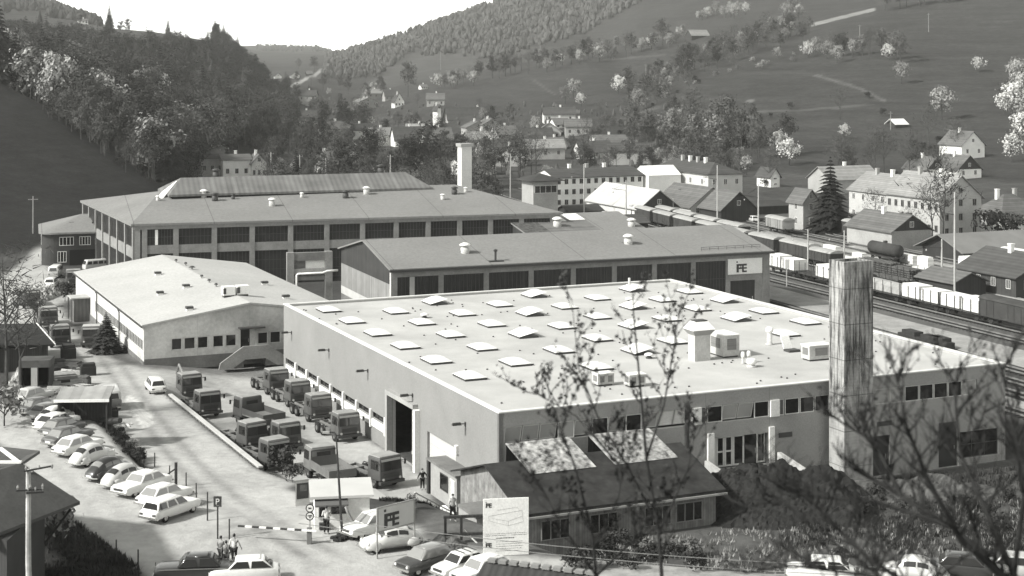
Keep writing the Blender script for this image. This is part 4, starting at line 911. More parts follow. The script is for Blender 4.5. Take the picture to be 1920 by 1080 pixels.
MB().tube([(.5,-1.0,-.2),(.5,-1.0,zz(514)),(.62,-1.0,zz(512.5)),(x1-1.0,-1.0,zz(512)),(x1-.4,-1,zz(509)),(x1+1.2,-1,zz(508))], .16, 8).build('pipe', white, pp_, True); MB().lathe([(.26,0),(.26,.25)],8,(.5,-1,2)).build('flange', metal_l, pp_)
for k in range(9):
    R.seed(60+k); q = fb.W(R.uniform(1.5,x1+1), R.uniform(-9,-2.5), 0); an = R.uniform(0,3)
    b = MB(); LN = R.uniform(3,6)
    for j in range(4): b.tube([(-LN/2,j*.22,.12+.1*(j%2)),(LN/2,j*.22+R.uniform(-.2,.2),.12+.1*(j%2))], .1, 5)
    o = b.build('scrap_bundle', metal_d if k%2 else metal_l, None, loc=q, rotz=an); tag(o, 'bundle of scrap bars lying below the concrete pipe bridge', 'scrap', 'scrap bundles below the pipe bridge')
# ------------------------------------------------------------------ white brick flue tower behind the big hall
o = G(885, 372, -5); o = AT(884, 420, 300); o.z = -5; ft = FR(o, A24); tw_ = 2.3
t = thing('flue_tower', 'slim white square chimney tower with flat cap behind the big hall', 'chimney', ft.W(-2.0,0,0), A24)
zt_ = HC-(275-HY)*o.y/F+5; MB().box(0,tw_*.9,0,tw_*.9,0,zt_).build('shaft', mat('white_brick', .6, .5, .6, fine=6), t); MB().box(-.25,tw_*.9+.25,-.25,tw_*.9+.25,zt_+.003,zt_+.6).build('cap', mat_plain('cap_grey', .3), t); MB().box(.7,1.0,-.03,-.002,6,9).build('opening', dark, t)
# ------------------------------------------------------------------ houses beyond the railway
wn_ = midp
house(1762, 452, 1840, 1662, 372, 330, 'largest pale town house, its tall gable with rows of windows facing the yard', z=-5, axis='y', wallm=mat('town_render', .42, .34, .3, fine=4), roofm=roof_tile_l, front_rows=3, side_rows=2, nf=3, ns=8, chim=2, fm=frame_g, name='town_house')
house(1664, 425, 1672, 1592, 362, 330, 'pale plain town house joined behind the largest gabled house', z=-5, axis='y', ww=10, wallm=mat('town_render2', .45, .38, .3, fine=4), roofm=roof_tile_l, side_rows=2, ns=4, chim=2, name='town_house')
house(1878, 440, 1960, 1822, 406, 366, 'pale two-storey villa with dark pyramid roof and two white chimneys', z=-5, roof='hip', wallm=offwhite, roofm=mat_rows('brown_tile', .12, .08, 2, .35), front_rows=1, side_rows=2, nf=3, ns=3, chim=2, name='villa')
house(1506, 432, 1535, 1479, 378, 356, 'small tall signal house with pale gable beside the dark spruce', z=-5, axis='y', wallm=mat('signal_render', .38, .3, .3, fine=4), roofm=roof_tile, front_rows=2, nf=1, side_rows=2, ns=1, chim=0, name='signal_house')
house(1556, 365, 1616, 1548, 337, 313, 'long low barn with pale roof behind the dark spruce', axis='x', ww=16, dd=10, wallm=grey_render, roofm=roof_tile_l, front_rows=1, nf=3, chim=1, name='barn')
house(1672, 470, 1738, 1588, 434, 404, 'dark-roofed goods shed with pale gable beside parked railway wagons', z=-5, axis='y', ww=9, wallm=grey_render, roofm=roof_tile, gable_m=timber_d, chim=1, name='goods_shed')
house(1803, 300, 1846, 1796, 272, 247, 'highest white house on the right slope with its gable in the sun', axis='y', dd=11, wallm=white, roofm=roof_tile, front_rows=1, nf=2, chim=1, name='hillside_house')
house(1737, 333, 1775, 1730, 318, 295, 'left twin house with dark wooden gable and white ground floor', axis='y', dd=11, wallm=white, roofm=roof_tile, gable_m=timber_d, front_rows=1, nf=2, chim=1, name='twin_house')
house(1795, 337, 1840, 1788, 318, 292, 'right twin house with dark wooden gable and white ground floor', axis='y', dd=11, wallm=white, roofm=roof_tile, gable_m=timber_d, front_rows=1, nf=2, chim=1, name='twin_house')
house(1445, 352, 1462, 1441, 330, 316, 'tiny white gabled cottage left of the signal house', axis='y', dd=7, wallm=white, roofm=roof_tile_d, front_rows=2, nf=1, chim=0, wh=.8, name='cottage')
house(1679, 242, 1699, 1677, 236, 228, 'little hay hut with bright roof alone on the right meadow', axis='x', dd=5, wallm=timber_d, roofm=white, chim=0, ov=.8, name='hay_hut')
house(1297, 76, 1330, 1294, 66, 56, 'dark wooden barn with pale roof among trees high on the slope', axis='x', dd=9, wallm=timber_d, roofm=roof_tile_l, chim=0, name='hill_barn')
# office block with rows of windows, tower cabin, corner villa
r, fr, w_, d_, ze_, h_ = house(1041, 392, 1206, 1030, 334, 318, 'long white two-storey office block with rows of dark square windows', z=-5, axis='x', dd=12, wallm=white, roofm=roof_tile_d, front_rows=3, nf=12, chim=3, ov=.4, fm=frame_g, name='office_block')
house(1216, 386, 1222, 1207, 330, 312, 'white stair wing with angular bright parapet between office block and villa', z=-5, axis='x', dd=8, ww=9, wallm=white, roofm=white, side_rows=2, ns=1, chim=0, ov=.1, name='stair_wing')
house(1328, 390, 1392, 1222, 328, 302, 'big cream villa with hipped dark roof and many chimneys beside the office block', z=-5, roof='hip', wallm=mat('villa_render', .52, .42, .3), roofm=roof_tile_d, front_rows=2, side_rows=2, nf=3, ns=5, chim=4, name='villa')
t, fr, w_, d_, ze_, h_ = house(1000, 420, 1046, 993, 340, 326, 'small railway control cabin on a pale tower with overhanging hip roof', z=-5, roof='hip', dd=6, wallm=grey_render, roofm=roof_felt_d, chim=0, ov=1.2, name='control_cabin')
window(t, Matrix(), .3, ze_-2.6, w_-.6, 1.6, 4, 1, depth=-.02)
# sheds between
house(1198, 418, 1250, 1100, 391, 357, 'shed with bright sheet roof and two black chimney pipes', z=-5, axis='y', ww=10, wallm=offwhite, roofm=mat('bright_sheet', .46, .36, .3), gable_m=timber_d, front_rows=0, chim=0, name='sheet_roof_shed')
house(1295, 410, 1330, 1228, 388, 352, 'dark tiled workshop right behind the bright sheet roof shed', z=-5, axis='y', ww=11, wallm=offwhite, roofm=roof_tile, chim=0, front_rows=1, nf=3, name='workshop')
house(1352, 418, 1398, 1312, 393, 360, 'dark open-fronted timber shed with gable towards the wagons', z=-5, axis='y', ww=9, wallm=timber_d, roofm=roof_tile, chim=0, name='timber_shed')
house(1385, 404, 1478, 1382, 394, 384, 'low flat storehouse left of the signal house', z=-5, axis='x', dd=9, wallm=timber_d, roofm=roof_felt_d, chim=0, name='storehouse')
house(1068, 412, 1105, 1040, 398, 387, 'little dark hut beside the big hall\'s right end', z=-5, axis='x', dd=6, ww=8, wallm=timber_d, roofm=roof_felt_d, chim=0, name='hut')
house(1150, 440, 1168, 1105, 420, 405, 'low dark lean-to in front of the bright sheet roof shed', z=-5, axis='x', dd=7, ww=8, wallm=timber_d, roofm=roof_tile_d, chim=0, name='hut')
house(1806, 492, 1960, 1782, 470, 440, 'long low goods platform shed at the right edge with faded roof', z=-5, axis='x', dd=11, ww=34, wallm=timber_d, roofm=mat('faded_sheet', .2, .15, .3), chim=0, ov=1.2, name='platform_shed')
house(1905, 562, 1990, 1795, 520, 480, 'dark timber station house with white windows beside the lumber wagons', z=-5, axis='y', ww=12, wallm=mat_rows('stained_boards', .06, .04, 1, .25), roofm=mat_rows('dark_tile2', .075, .055, 2, .35), side_rows=1, ns=4, front_rows=1, nf=3, chim=1, name='station_house')
house(1788, 560, 1800, 1722, 530, 512, 'low tiled hut left of the dark station house', z=-5, axis='y', ww=6, wallm=timber_d, roofm=roof_tile, chim=0, name='hut')
# town and valley houses (left to right, some half hidden by trees)
TOWN = [(418,345,470,415,300,290,'white house with dark roof in front of the forest foot','x',white),(376,338,420,373,296,276,'grey house with dark roof behind the white forest-foot house','x',grey_render),
 (472,345,500,470,306,290,'gabled house right of the white forest-foot house','y',offwhite),(555,232,597,550,226,208,'low white bungalow half hidden in the valley trees','x',white),
 (741,276,800,733,263,238,'white inn with dark dormer roof in the town centre','x',white),(800,290,850,796,262,240,'dark-roofed house right of the white inn','x',grey_render),
 (930,262,972,926,252,236,'house with pale sheet-metal roof in the middle of town','x',grey_render),(985,275,1040,980,262,240,'long brown-roofed town building below the meadow','x',grey_render),
 (1042,242,1070,1038,234,222,'white farmhouse at the foot of the meadow','x',white),(840,232,950,836,228,205,'very long dark-roofed building along the meadow foot','x',grey_render),
 (1090,300,1150,1086,285,265,'low town house among bare trees behind the office block','x',offwhite),(905,300,950,900,280,262,'town house partly hidden right of the white flue tower','x',offwhite),
 (1030,285,1062,1027,275,258,'town house with two pale dormers near the trees','x',offwhite),
 (740,203,758,726,191,175,'white farmhouse with dark barn near the round dark tree','y',white),(722,190,745,720,180,168,'farmhouse roof behind the white farmhouse','x',grey_render),
 (515,148,528,513,143,138,'uppermost left white cottage on the far valley knoll','y',white),(545,148,562,543,142,136,'uppermost right white cottage on the far valley knoll','y',white),
 (513,163,530,511,158,152,'middle white cottage on the far valley knoll','y',white),(497,178,516,495,171,164,'lowest white cottage on the far valley knoll','y',white),
 (575,142,586,573,138,133,'dark hut on the crest of the far valley knoll','x',timber_d),(790,168,802,788,163,158,'small white house at the left end of the tree line','x',white),
 (147,44,165,145,40,36,'farmstead on the left hilltop skyline','x',white),(820,238,826,818,205,196,'slim pale church-like tower in the town','y',white),
 (600,325,625,596,300,285,'bright blossoming-garden house right of the forest','x',offwhite),(650,300,690,646,285,275,'low roofed house behind the monitor roof','x',grey_render),(860,330,930,856,305,298,'low white workshop right behind the white flue tower','x',white)]
for (px,py,rt,lf,ev,rg,lb,ax,wm2) in TOWN:
    far_ = hit(px,py).y > 1300
    house(px, py, rt, lf, ev, rg, lb, ang=18, axis=ax, dd=9 if not far_ else None, wallm=wm2, roofm=roof_tile_d if R.random() < .6 else roof_tile, front_rows=0 if far_ else 1, nf=3, side_rows=0, chim=0 if far_ else 1, name='valley_house', group='houses in the valley town', fm=frame_g)

R.seed(909)
for (px, py) in [(762,262),(875,258),(905,250),(1005,264),(1060,260),(1112,287),(986,300),(655,262),(612,264),(926,312),(560,192),(690,186),(672,201),(800,201),(1020,233),(880,285),(700,275),(1140,310)]:
    Y = hit(px,py).y; k = F/Y; hh = R.uniform(3.6,5.4); rr = R.uniform(2.6,3.8); ax = R.choice('xxy'); w_ = R.uniform(9,15); d_ = R.uniform(7.5,10)
    house(px, py, px+9, px-9, py-hh*k, py-(hh+rr)*k, 'small steep-roofed house among the trees of the valley town', ang=R.uniform(-10,40), axis=ax, ww=w_, dd=d_, wallm=R.choice([offwhite,grey_render,grey_render,grey_render]), roofm=R.choice([roof_tile_d,roof_tile,roof_tile,roof_tile_l]), front_rows=1, nf=3, chim=1, name='valley_house', group='small houses among the town trees', fm=frame_g)
# ------------------------------------------------------------------ vehicles (x forward, origin on the ground under the middle)
def paint(v): return mat_plain('car_paint_%03d' % int(v*1000), v, .28, .5, coat=.4)
chrome = mat_plain('chrome', .5, .25, .5, .8); lampg = mat_plain('lamp_glass', .6, .15, .5); lampr = mat_plain('tail_lamp', .09, .3, .5); cglass = mat_plain('car_glass', .03, .06, .6); cglass_l = mat_plain('car_glass_bright', .22, .08, .7)
def wheels(t, xs, ys, r=.31, w=.19, hub=True, name='wheel'):
    for x in xs:
        for y in ys:
            o = MB().wheel((x,y,r), r, w).build(name, rubber, t, True)
            if hub: s = 1 if y > 0 else -1; MB().disc((x,y,r), r*.55, y-s*.0+s*w*.5-.0 if s < 0 else y+w*.3, y-w*.3 if s < 0 else y+w*.5+.01).build('hubcap', chrome, o) if False else MB().disc((x,0,r), r*.56, y+s*w*.3, y+s*(w*.5+.012)).build('hubcap', chrome, o)
def panel(pts, n=.012, th=.02):   # thin slab standing off a planar quad
    p = [Vector(q) for q in pts]; nn = (p[1]-p[0]).cross(p[3]-p[0]).normalized(); return MB().hexa([q-nn*th for q in p], [q+nn*n for q in p])
def inset(pts, a, b=None):
    b = a if b is None else b; p = [Vector(q) for q in pts]; c = sum(p, Vector())/4
    u = ((p[1]+p[2])-(p[0]+p[3]))/2; v = ((p[2]+p[3])-(p[0]+p[1]))/2; u = u.normalized(); v = v.normalized()
    s = [(1,1),(-1,1),(-1,-1),(1,-1)]; return [p[i]+u*a*s[i][0]+v*b*s[i][1] for i in range(4)]
def box_car(label, loc, rz, pm, L=4.2, W=1.6, H=1.4, belt=.88, hood=.82, boot=.84, cab=(-1.7,-1.1,.45,.95), glassm=None, roofm=None, fronty=False, group='cars in the dirt car park', cat='car', nside=2, rack=False, name='parked_car', r=.30, tint=None, round_=0.09):
    """cab = (base rear x, roof rear x, roof front x, base front x)"""
    gl = glassm or cglass; t = thing(name, label, cat, loc, rz, group); h = L/2; hw = W/2; zb = .24
    st = [(-h,.55*boot+.1,.84),(-h+.06,boot-.06,.93),(-h+.25,boot,.97),(cab[0],belt-.02,1.0),(0,belt,1.0),(cab[3]+.05,belt-.03,1.0),(h-.35,hood,.97),(h-.08,hood-.07,.93),(h,.58*hood+.08,.86)]
    rings = []
    for x, zt, k in st:
        w = hw*k; z0 = zb if abs(x) < h-.2 else zb+.1
        rings.append([(x,-w*.9,z0),(x,-w,z0+.14),(x,-w,z0+(zt-z0)*.62),(x,-w*.95,zt-.03),(x,-w*.5,zt+.015),(x,w*.5,zt+.015),(x,w*.95,zt-.03),(x,w,z0+(zt-z0)*.62),(x,w,z0+.14),(x,w*.9,z0)])
    b = bevel(MB().loft(rings[::-1]).build('body', pm, t, True), .03, 2, 40)
    b0, r0, r1, b1 = cab; wb = hw*.94; wt = hw*.76; zr = H-.04; z0 = belt-.05
    B = [(b0,-wb,z0),(b1,-wb,z0),(b1,wb,z0),(b0,wb,z0)]; Tp = [(r0,-wt,zr),(r1,-wt,zr),(r1,wt,zr),(r0,wt,zr)]
    bevel(MB().hexa(B, Tp).build('cabin', roofm or pm, t, True), round_, 3, 20)
    MB().hexa([(r0+.05,-wt*.9,zr-.02),(r1-.05,-wt*.9,zr-.02),(r1-.05,wt*.9,zr-.02),(r0+.05,wt*.9,zr-.02)],[(r0+.25,-wt*.6,H),(r1-.25,-wt*.6,H),(r1-.25,wt*.6,H),(r0+.25,wt*.6,H)]).build('roof', roofm or pm, t, True)
    panel(inset([B[2],B[1],Tp[1],Tp[2]][::1], .10, .09), .014).build('windscreen', gl, t) if False else None
    f = inset([B[1],B[2],Tp[2],Tp[1]], .11, .10); panel(f, .014).build('windscreen', gl, t)
    f = inset([B[3],B[0],Tp[0],Tp[3]], .13, .11); panel(f, .014).build('rear_window', gl, t)
    for s in (0, 1):
        q = [B[0],B[1],Tp[1],Tp[0]] if not s else [B[2],B[3],Tp[3],Tp[2]]
        q = [Vector(p) for p in q]
        for k in range(nside):
            a0, a1 = k/nside, (k+1)/nside
            w4 = [q[0].lerp(q[1],a0), q[0].lerp(q[1],a1), q[3].lerp(q[2],a1), q[3].lerp(q[2],a0)]
            panel(inset(w4, .075 if nside > 1 else .12, .085), .014).build('side_window', gl, t)
    wheels(t, (-L*.29, L*.31), (-hw+.12, hw-.12), r, .17)
    for sx in (-1, 1):
        b = MB().box(-.0,.07,-hw*.95,hw*.95,.38,.50).xf(Matrix.Translation((sx*(h+.005)-(.07 if sx < 0 else 0)+ (0 if sx<0 else 0),0,0))); b.build('bumper', chrome, t)
    for y in (-hw*.68, hw*.68):
        MB().lathe([(.09,0),(.085,.03)],10).xf(Matrix.Translation((h-.03,y,.63))@Matrix.Rotation(pi/2,4,'Y')).build('headlight', lampg, t); MB().box(-h-.012,-h+.1,y-.13,y+.13,.56,.70).build('tail_light', lampr, t)
    MB().box(h-.05,h+.012,-hw*.5,hw*.5,.55,.70).build('grille', metal_d, t); MB().box(-h-.02,-h+.05,-.26,.26,.5,.61).build('number_plate', white, t)
    if rack:
        k = MB()
        for x in (r0+.2,(r0+r1)/2,r1-.15): k.bar((x,-wt,H+.06),(x,wt,H+.06),.04)
        k.build('roof_rack', metal_d, t)
    return t
def beetle(label, loc, rz, pm, group='cars in the dirt car park', gl=None):
    t = thing('beetle_car', label, 'car', loc, rz, group); gl = gl or cglass
    K = [(-2.0,.50,.30),(-1.93,.66,.46),(-1.75,.84,.57),(-1.45,1.05,.64),(-1.1,1.27,.69),(-.7,1.42,.72),(-.25,1.49,.735),(.15,1.475,.735),(.45,1.41,.73),(.62,1.30,.72),(.80,1.08,.70),(.92,.98,.68),(1.25,.94,.61),(1.6,.84,.50),(1.85,.68,.36),(1.95,.52,.22)]
    xs = [k[0] for k in K]
    def P(x, th, off=0.0):
        zt = float(np.interp(x, xs, [k[1] for k in K])); hw = float(np.interp(x, xs, [k[2] for k in K])); zb = .30
        c, s = cos(th), sin(th); e = .62
        y = hw*(1 if c >= 0 else -1)*abs(c)**e; f = abs(s)**e
        y *= 1-.16*max(0, (f*(zt-zb)+zb-.85)/.65)
        return Vector((x, y*(1+off), zb+(zt-zb)*f*(1+off*.8)))
    N = 16
    rings = [[P(x, pi*k/N) for k in range(N+1)] for x, _, _ in K]
    MB().loft([r[::-1] for r in rings][::-1]).build('body', pm, t, True)
    def patch(x0, x1, t0, t1, nx=6, nt_=5, tx=0.0):
        b = MB()
        for i in range(nx+1):
            for j in range(nt_+1): x = x0+(x1-x0)*i/nx; th = t0+(t1-t0)*j/nt_; b.v.append(tuple(P(x, th, .018)))
        for i in range(nx):
            for j in range(nt_): k = i*(nt_+1)+j; b.f.append((k,k+1,k+nt_+2,k+nt_+1))
        return b
    patch(.60,.83, radians(44), radians(136), 4, 10).build('windscreen', gl, t, True); patch(-1.42,-1.0, radians(57), radians(123), 4, 8).build('rear_window', gl, t, True)
    for sg in (0, 1):
        a0, a1 = (radians(24), radians(44)) if not sg else (pi-radians(44), pi-radians(24))
        patch(-.22,.48,a0,a1).build('side_window', gl, t, True); patch(-.92,-.30,a0+.02*(not sg),a1-.02*sg).build('side_window', gl, t, True)
    for x in (-1.2, 1.22):
        for y in (-.63, .63):
            b = MB(); c0 = len(b.v); b.ball((x-(.02 if x < 0 else -.08),y*.96,.40),.50 if x < 0 else .54,.20,.36,14,10); b.v = [(p[0],p[1],max(p[2],.26)) for p in b.v]; b.build('fender', pm, t, True)
    for y in (-.68,.68): MB().box(-.75,.75,y-.13,y+.13,.24,.30).build('running_board', metal_d, t)
    wheels(t, (-1.2,1.2), (-.66,.66), .31, .16)
    for y in (-.60,.60):
        MB().ball((1.68,y,.60),.12,.12,.13,10,6).build('headlight', lampg, t, True); MB().ball((-1.66,y,.55),.08,.07,.10,8,5).build('tail_light', lampr, t, True)
    for x in (-2.06,2.04): MB().tube([(x*.93,-.78,.36),(x,-.5,.36),(x,.5,.36),(x*.93,.78,.36)], .055, 6).build('bumper', chrome, t)
    MB().box(-2.03,-1.98,-.24,.24,.42,.53).build('number_plate', white, t)
    return t
def van(label, loc, rz, pm, roofm, group=None):
    t = thing('parked_van', label, 'van', loc, rz, group)
    bevel(MB().hexa([(-2.1,-.86,.28),(2.1,-.84,.28),(2.1,.84,.28),(-2.1,.86,.28)],[(-2.1,-.86,1.1),(2.12,-.82,1.1),(2.12,.82,1.1),(-2.1,.86,1.1)]).build('body', pm, t, True), .12, 3, 30)
    bevel(MB().hexa([(-2.07,-.85,1.08),(2.1,-.81,1.08),(2.1,.81,1.08),(-2.07,.85,1.08)],[(-1.95,-.72,1.93),(1.75,-.70,1.93),(1.75,.70,1.93),(-1.95,.72,1.93)]).build('cabin', roofm, t, True), .14, 3, 30)
    panel([(2.07,-.64,1.2),(2.07,.64,1.2),(1.83,.58,1.74),(1.83,-.58,1.74)],.03).build('windscreen', cglass, t); panel([(-2.05,.6,1.2),(-2.05,-.6,1.2),(-1.98,-.52,1.7),(-1.98,.52,1.7)],.03).build('rear_window', cglass, t)
    for s in (-1,1):
        for x0,x1 in ((.95,1.7),(.0,.8),(-.95,-.15),(-1.8,-1.1)):
            q = [(x0,s*.815,1.22),(x1,s*.81,1.22),(x1-.06,s*.745,1.7),(x0,s*.75,1.7)]; panel(q if s < 0 else q[::-1], .025).build('side_window', cglass, t)
    wheels(t, (-1.25,1.3), (-.72,.72), .33, .18)
    for y in (-.6,.6): MB().disc((0,0,0),.1,0,.03).xf(Matrix.Translation((2.1,y,.78))@Matrix.Rotation(-pi/2,4,'Z')).build('headlight', lampg, t); MB().box(-2.13,-2.05,y-.08,y+.08,.6,.8).build('tail_light', lampr, t)
    for x in (-2.17,2.1): MB().box(x,x+.07,-.85,.85,.34,.48).build('bumper', chrome, t)
    return t
olive = mat('truck_green', .085, .06, 1.0, rough=.5, spec=.4); olive_r = mat('truck_roof', .32, .24, 1.0, rough=.6); chas = mat_plain('chassis', .05, .7); cut = mat('tipper_floor', .20, .13, 1.0)
def truck(label, loc, rz, kind='chassis', group='trucks in the works yard', cabm=None, roofm=None, axles=(1.55,-1.3,-2.5), axl=None):
    """kind: chassis, flatbed, crane"""
    cabm = cabm or olive; roofm = roofm or olive_r
    t = thing('works_truck', label, 'truck', loc, rz, group)
    cabo = bevel(MB().hexa([(.75,-1.16,.75),(2.62,-1.16,.75),(2.62,1.16,.75),(.75,1.16,.75)],[(.78,-1.1,2.62),(2.45,-1.1,2.62),(2.45,1.1,2.62),(.78,1.1,2.62)]).build('cab', cabm, t, True), .10, 2, 30)
    bevel(MB().box(.85,2.36,-1.02,1.02,2.6,2.70).build('roof', roofm, t), .04, 2)
    for y in ((-.98,-.03),(.03,.98)): panel([(2.555,y[0],1.55),(2.555,y[1],1.55),(2.47,y[1]*.98,2.4),(2.47,y[0]*.98,2.4)], .035).build('windscreen', cglass, t)
    MB().hexa([(2.46,-.95,2.3),(2.52,-.95,2.3),(2.52,.95,2.3),(2.46,.95,2.3)],[(2.46,-.95,2.47),(2.505,-.95,2.47),(2.505,.95,2.47),(2.46,.95,2.47)]).build('glint_strip', mat_plain('painted_glint', .4), t)  # bright reflection along the windscreen top, put in as a pale strip
    for s in (-1,1):
        q = [(1.25,s*1.135,1.6),(2.35,s*1.135,1.6),(2.3,s*1.112,2.36),(1.25,s*1.112,2.36)]; panel(q if s < 0 else q[::-1], .02).build('side_window', cglass, t)
        MB().bar((2.4,s*1.12,2.2),(2.5,s*1.42,2.2),.04).build('mirror_arm', metal_d, t); MB().box(2.47,2.53,s*1.43-.09,s*1.43+.09,1.85,2.25).build('mirror', metal_d, t)
        MB().box(1.0,2.1,s*1.17-.03,s*1.17+.03,.55,.78).build('step', chas, t)
    panel([(.775,.6,1.7),(.775,-.6,1.7),(.78,-.6,2.3),(.78,.6,2.3)], .03).build('rear_window', cglass, t)
    MB().box(2.60,2.66,-.75,.75,1.0,1.32).build('grille', metal_d, t); MB().box(2.45,2.78,-1.2,1.2,.5,.74).build('bumper', chas, t)
    for y in (-.82,.82): MB().disc((0,0,0),.11,0,.04).xf(Matrix.Translation((2.63,y,.88))@Matrix.Rotation(-pi/2,4,'Z')).build('headlight', lampg, t)
    fr = MB()
    for y in (-.45,.36): fr.box(-3.3,1.5,y,y+.09,.78,1.0)
    for x in (-3.2,-2.0,-.8,.3): fr.box(x,x+.12,-.355,.355,.8,.98)
    fr.build('chassis_frame', mat_plain('chassis_light', .16, .6), t)
    for x in axles:
        for y in (-.95,.95): o = MB().wheel((x,y,.5),.5,.32).build('wheel', rubber, t, True); s_ = 1 if y > 0 else -1; MB().disc((x,0,.5),.24,y+s_*.08,y+s_*.172,10).build('hub', mat_plain('truck_hub', .14, .6), o)
        MB().bar((x,-.8,.5),(x,.8,.5),.12).build('axle', chas, t)
    MB().box(-.5,.45,-1.05,-.5,.5,.95).build('fuel_tank', mat_plain('tank_grey', .12, .5), t)
    for y in (-1.0,1.0):
        x0, x1 = min(axles)-.6, (axles[1])+.6; MB().tube([(x0,y,.75),(x0+.3,y,1.08),(x1-.3,y,1.08),(x1,y,.75)], .05, 5).build('mudguard', chas, t)
    if kind in ('flatbed','tipper'):
        MB().box(-3.5,.55,-1.2,1.2,1.08,1.2).build('bed_floor', cut, t)
        for (a, c, d_, e) in ((-3.5,.55,-1.2,-1.14),(-3.5,.55,1.14,1.2),(-3.56,-3.5,-1.2,1.2)): MB().box(a,c,d_,e,1.203,1.75).build('side_board', cabm, t)
        MB().box(.56,.62,-1.2,1.2,1.2,2.0).build('headboard', cabm, t)
    if kind == 'tipper':
        k = MB()
        for y in (-1.15,1.15): k.bar((.59,y,2.0),(.59,y,2.5),.06)
        k.bar((.59,-1.15,2.5),(.59,1.15,2.5),.06); k.build('rack', metal_d, t)
    if kind == 'crane':
        MB().tube([(-.2,0,1.0),(-.2,0,2.4),(-1.6,.1,3.0),(-2.6,.2,1.9)], .13, 6).build('crane_arm', mat_plain('crane_paint', .2,.5), t); MB().box(-.6,.3,-.6,.6,1.0,1.5).build('crane_base', chas, t)
    return t
def at(px, py, z=None):
    if z is not None: return G(px, py, z)
    return hit(px, py)
# --- row of cars on the left terrace (rear towards the viewer)
Wt, Cr, Gd, Gm = paint(.70), paint(.55), paint(.03), paint(.16)
HD_ = radians(61)
def park(px, py): p = hit(px, py); return p
box_car('pale grey saloon at the far end of the car park row, beside the dark hut', park(60,757), radians(66), paint(.45), glassm=cglass_l)
box_car('dark saloon with curved roof, second from the far end of the row', park(72,775), radians(66), paint(.10), hood=.78, H=1.36, glassm=cglass_l)
box_car('grey coupe half hidden behind the white round car, third from far end', park(92,784), radians(65), paint(.22), H=1.33, L=4.0)
beetle('white round-backed car without roof rack, fourth from the far end', park(103,796), radians(64), Wt)
box_car('white low saloon, fifth from the far end, between white and dark cars', park(106,806), radians(64), Wt, H=1.36)
box_car('dark small saloon with pale rear window, sixth from the far end', park(118,818), radians(63), paint(.08), L=3.9, glassm=cglass_l)
box_car('dark grey saloon just left of the bright white saloon', park(127,833), radians(62), paint(.09), L=4.3, glassm=cglass_l)
box_car('bright white saloon with dark tail lamps, left of the white beetle', park(146,850), radians(61), Wt, L=4.2, glassm=cglass_l)
beetle('white beetle car between the white saloon and the black beetle', park(172,868), radians(61), Cr)
beetle('black beetle car with pale rear window, the only black one in the row', park(204,896), radians(60), Gd, gl=cglass_l)
beetle('pale beetle car with dark engine lid right of the black beetle', park(234,911), radians(59), paint(.48))
box_car('long white saloon facing the viewer with wide dark grille', park(266,928), radians(58+180), Wt, L=4.5, W=1.7, cab=(-1.55,-1.0,.35,.85), glassm=cglass_l)
box_car('white two-door saloon between the long saloon and the estate car', park(308,947), radians(58), Wt, L=4.1, glassm=cglass_l)
box_car('white estate car with long roof, nearest of the parked row', park(320,975), radians(60), Wt, L=4.4, H=1.42, cab=(-2.0,-1.75,.40,.95), boot=.86, nside=3)
# --- cars by the gate and along the bottom
beetle('pale beetle car standing behind the free-standing iFE sign', hit(733,1036), radians(205), paint(.58), 'cars beside the gate')
box_car('white rounded car parked by the gatehouse wall left of the big sign', hit(694,1010), radians(222), Wt, 3.9, 1.55, 1.42, group='cars beside the gate', cab=(-1.5,-.9,.2,.8), glassm=cglass_l)
box_car('dark small saloon with bright grille and pale roof, in front of the beetle', hit(798,1071), radians(224), paint(.05), 3.8, 1.52, 1.4, roofm=paint(.22), group='cars beside the gate', glassm=cglass_l)
box_car('small white car with roof rack near the bottom edge', hit(862,1084), radians(222), Wt, 3.4, 1.45, 1.36, group='cars beside the gate', cab=(-1.55,-1.0,.25,.75), rack=True, hood=.78)
box_car('white car half hidden by the tiled roof at the bottom edge', hit(905,1093), radians(222), Wt, 4.0, 1.55, 1.4, group='cars beside the gate', glassm=cglass_l)
t = box_car('old black rounded saloon with chrome trim lines at the bottom edge', hit(366,1090), radians(180+6), Gd, 4.6, 1.75, 1.55, belt=.98, hood=.93, boot=.9, cab=(-1.55,-.95,.55,1.0), group='cars beside the gate', round_=.16)
for y in (-.868,.868): MB().box(-2.0,2.0,y-.012,y+.012,.90,.93).build('trim_strip', chrome, t)
MB().bar((2.25,0,.93),(2.25,0,1.12),.05).build('hood_ornament', chrome, t)
box_car('white flat-roofed car cut off by the bottom edge, right of the black saloon', hit(458,1108), radians(188), Wt, 4.0, 1.55, 1.38, group='cars beside the gate')
box_car('white car below the soil heap at the bottom edge, windows dark', hit(1538,1112), radians(170), Wt, 3.9, 1.55, 1.4, group='cars along the lower road'); beetle('white round car behind the bare branches, lower right', hit(1712,1096), radians(160), Cr, 'cars along the lower road')
box_car('dark saloon behind the bare branches, lower right', hit(1790,1086), radians(165), paint(.04), group='cars along the lower road'); box_car('pale car at the far lower right corner behind branches', hit(1893,1082), radians(165), paint(.4), group='cars along the lower road')
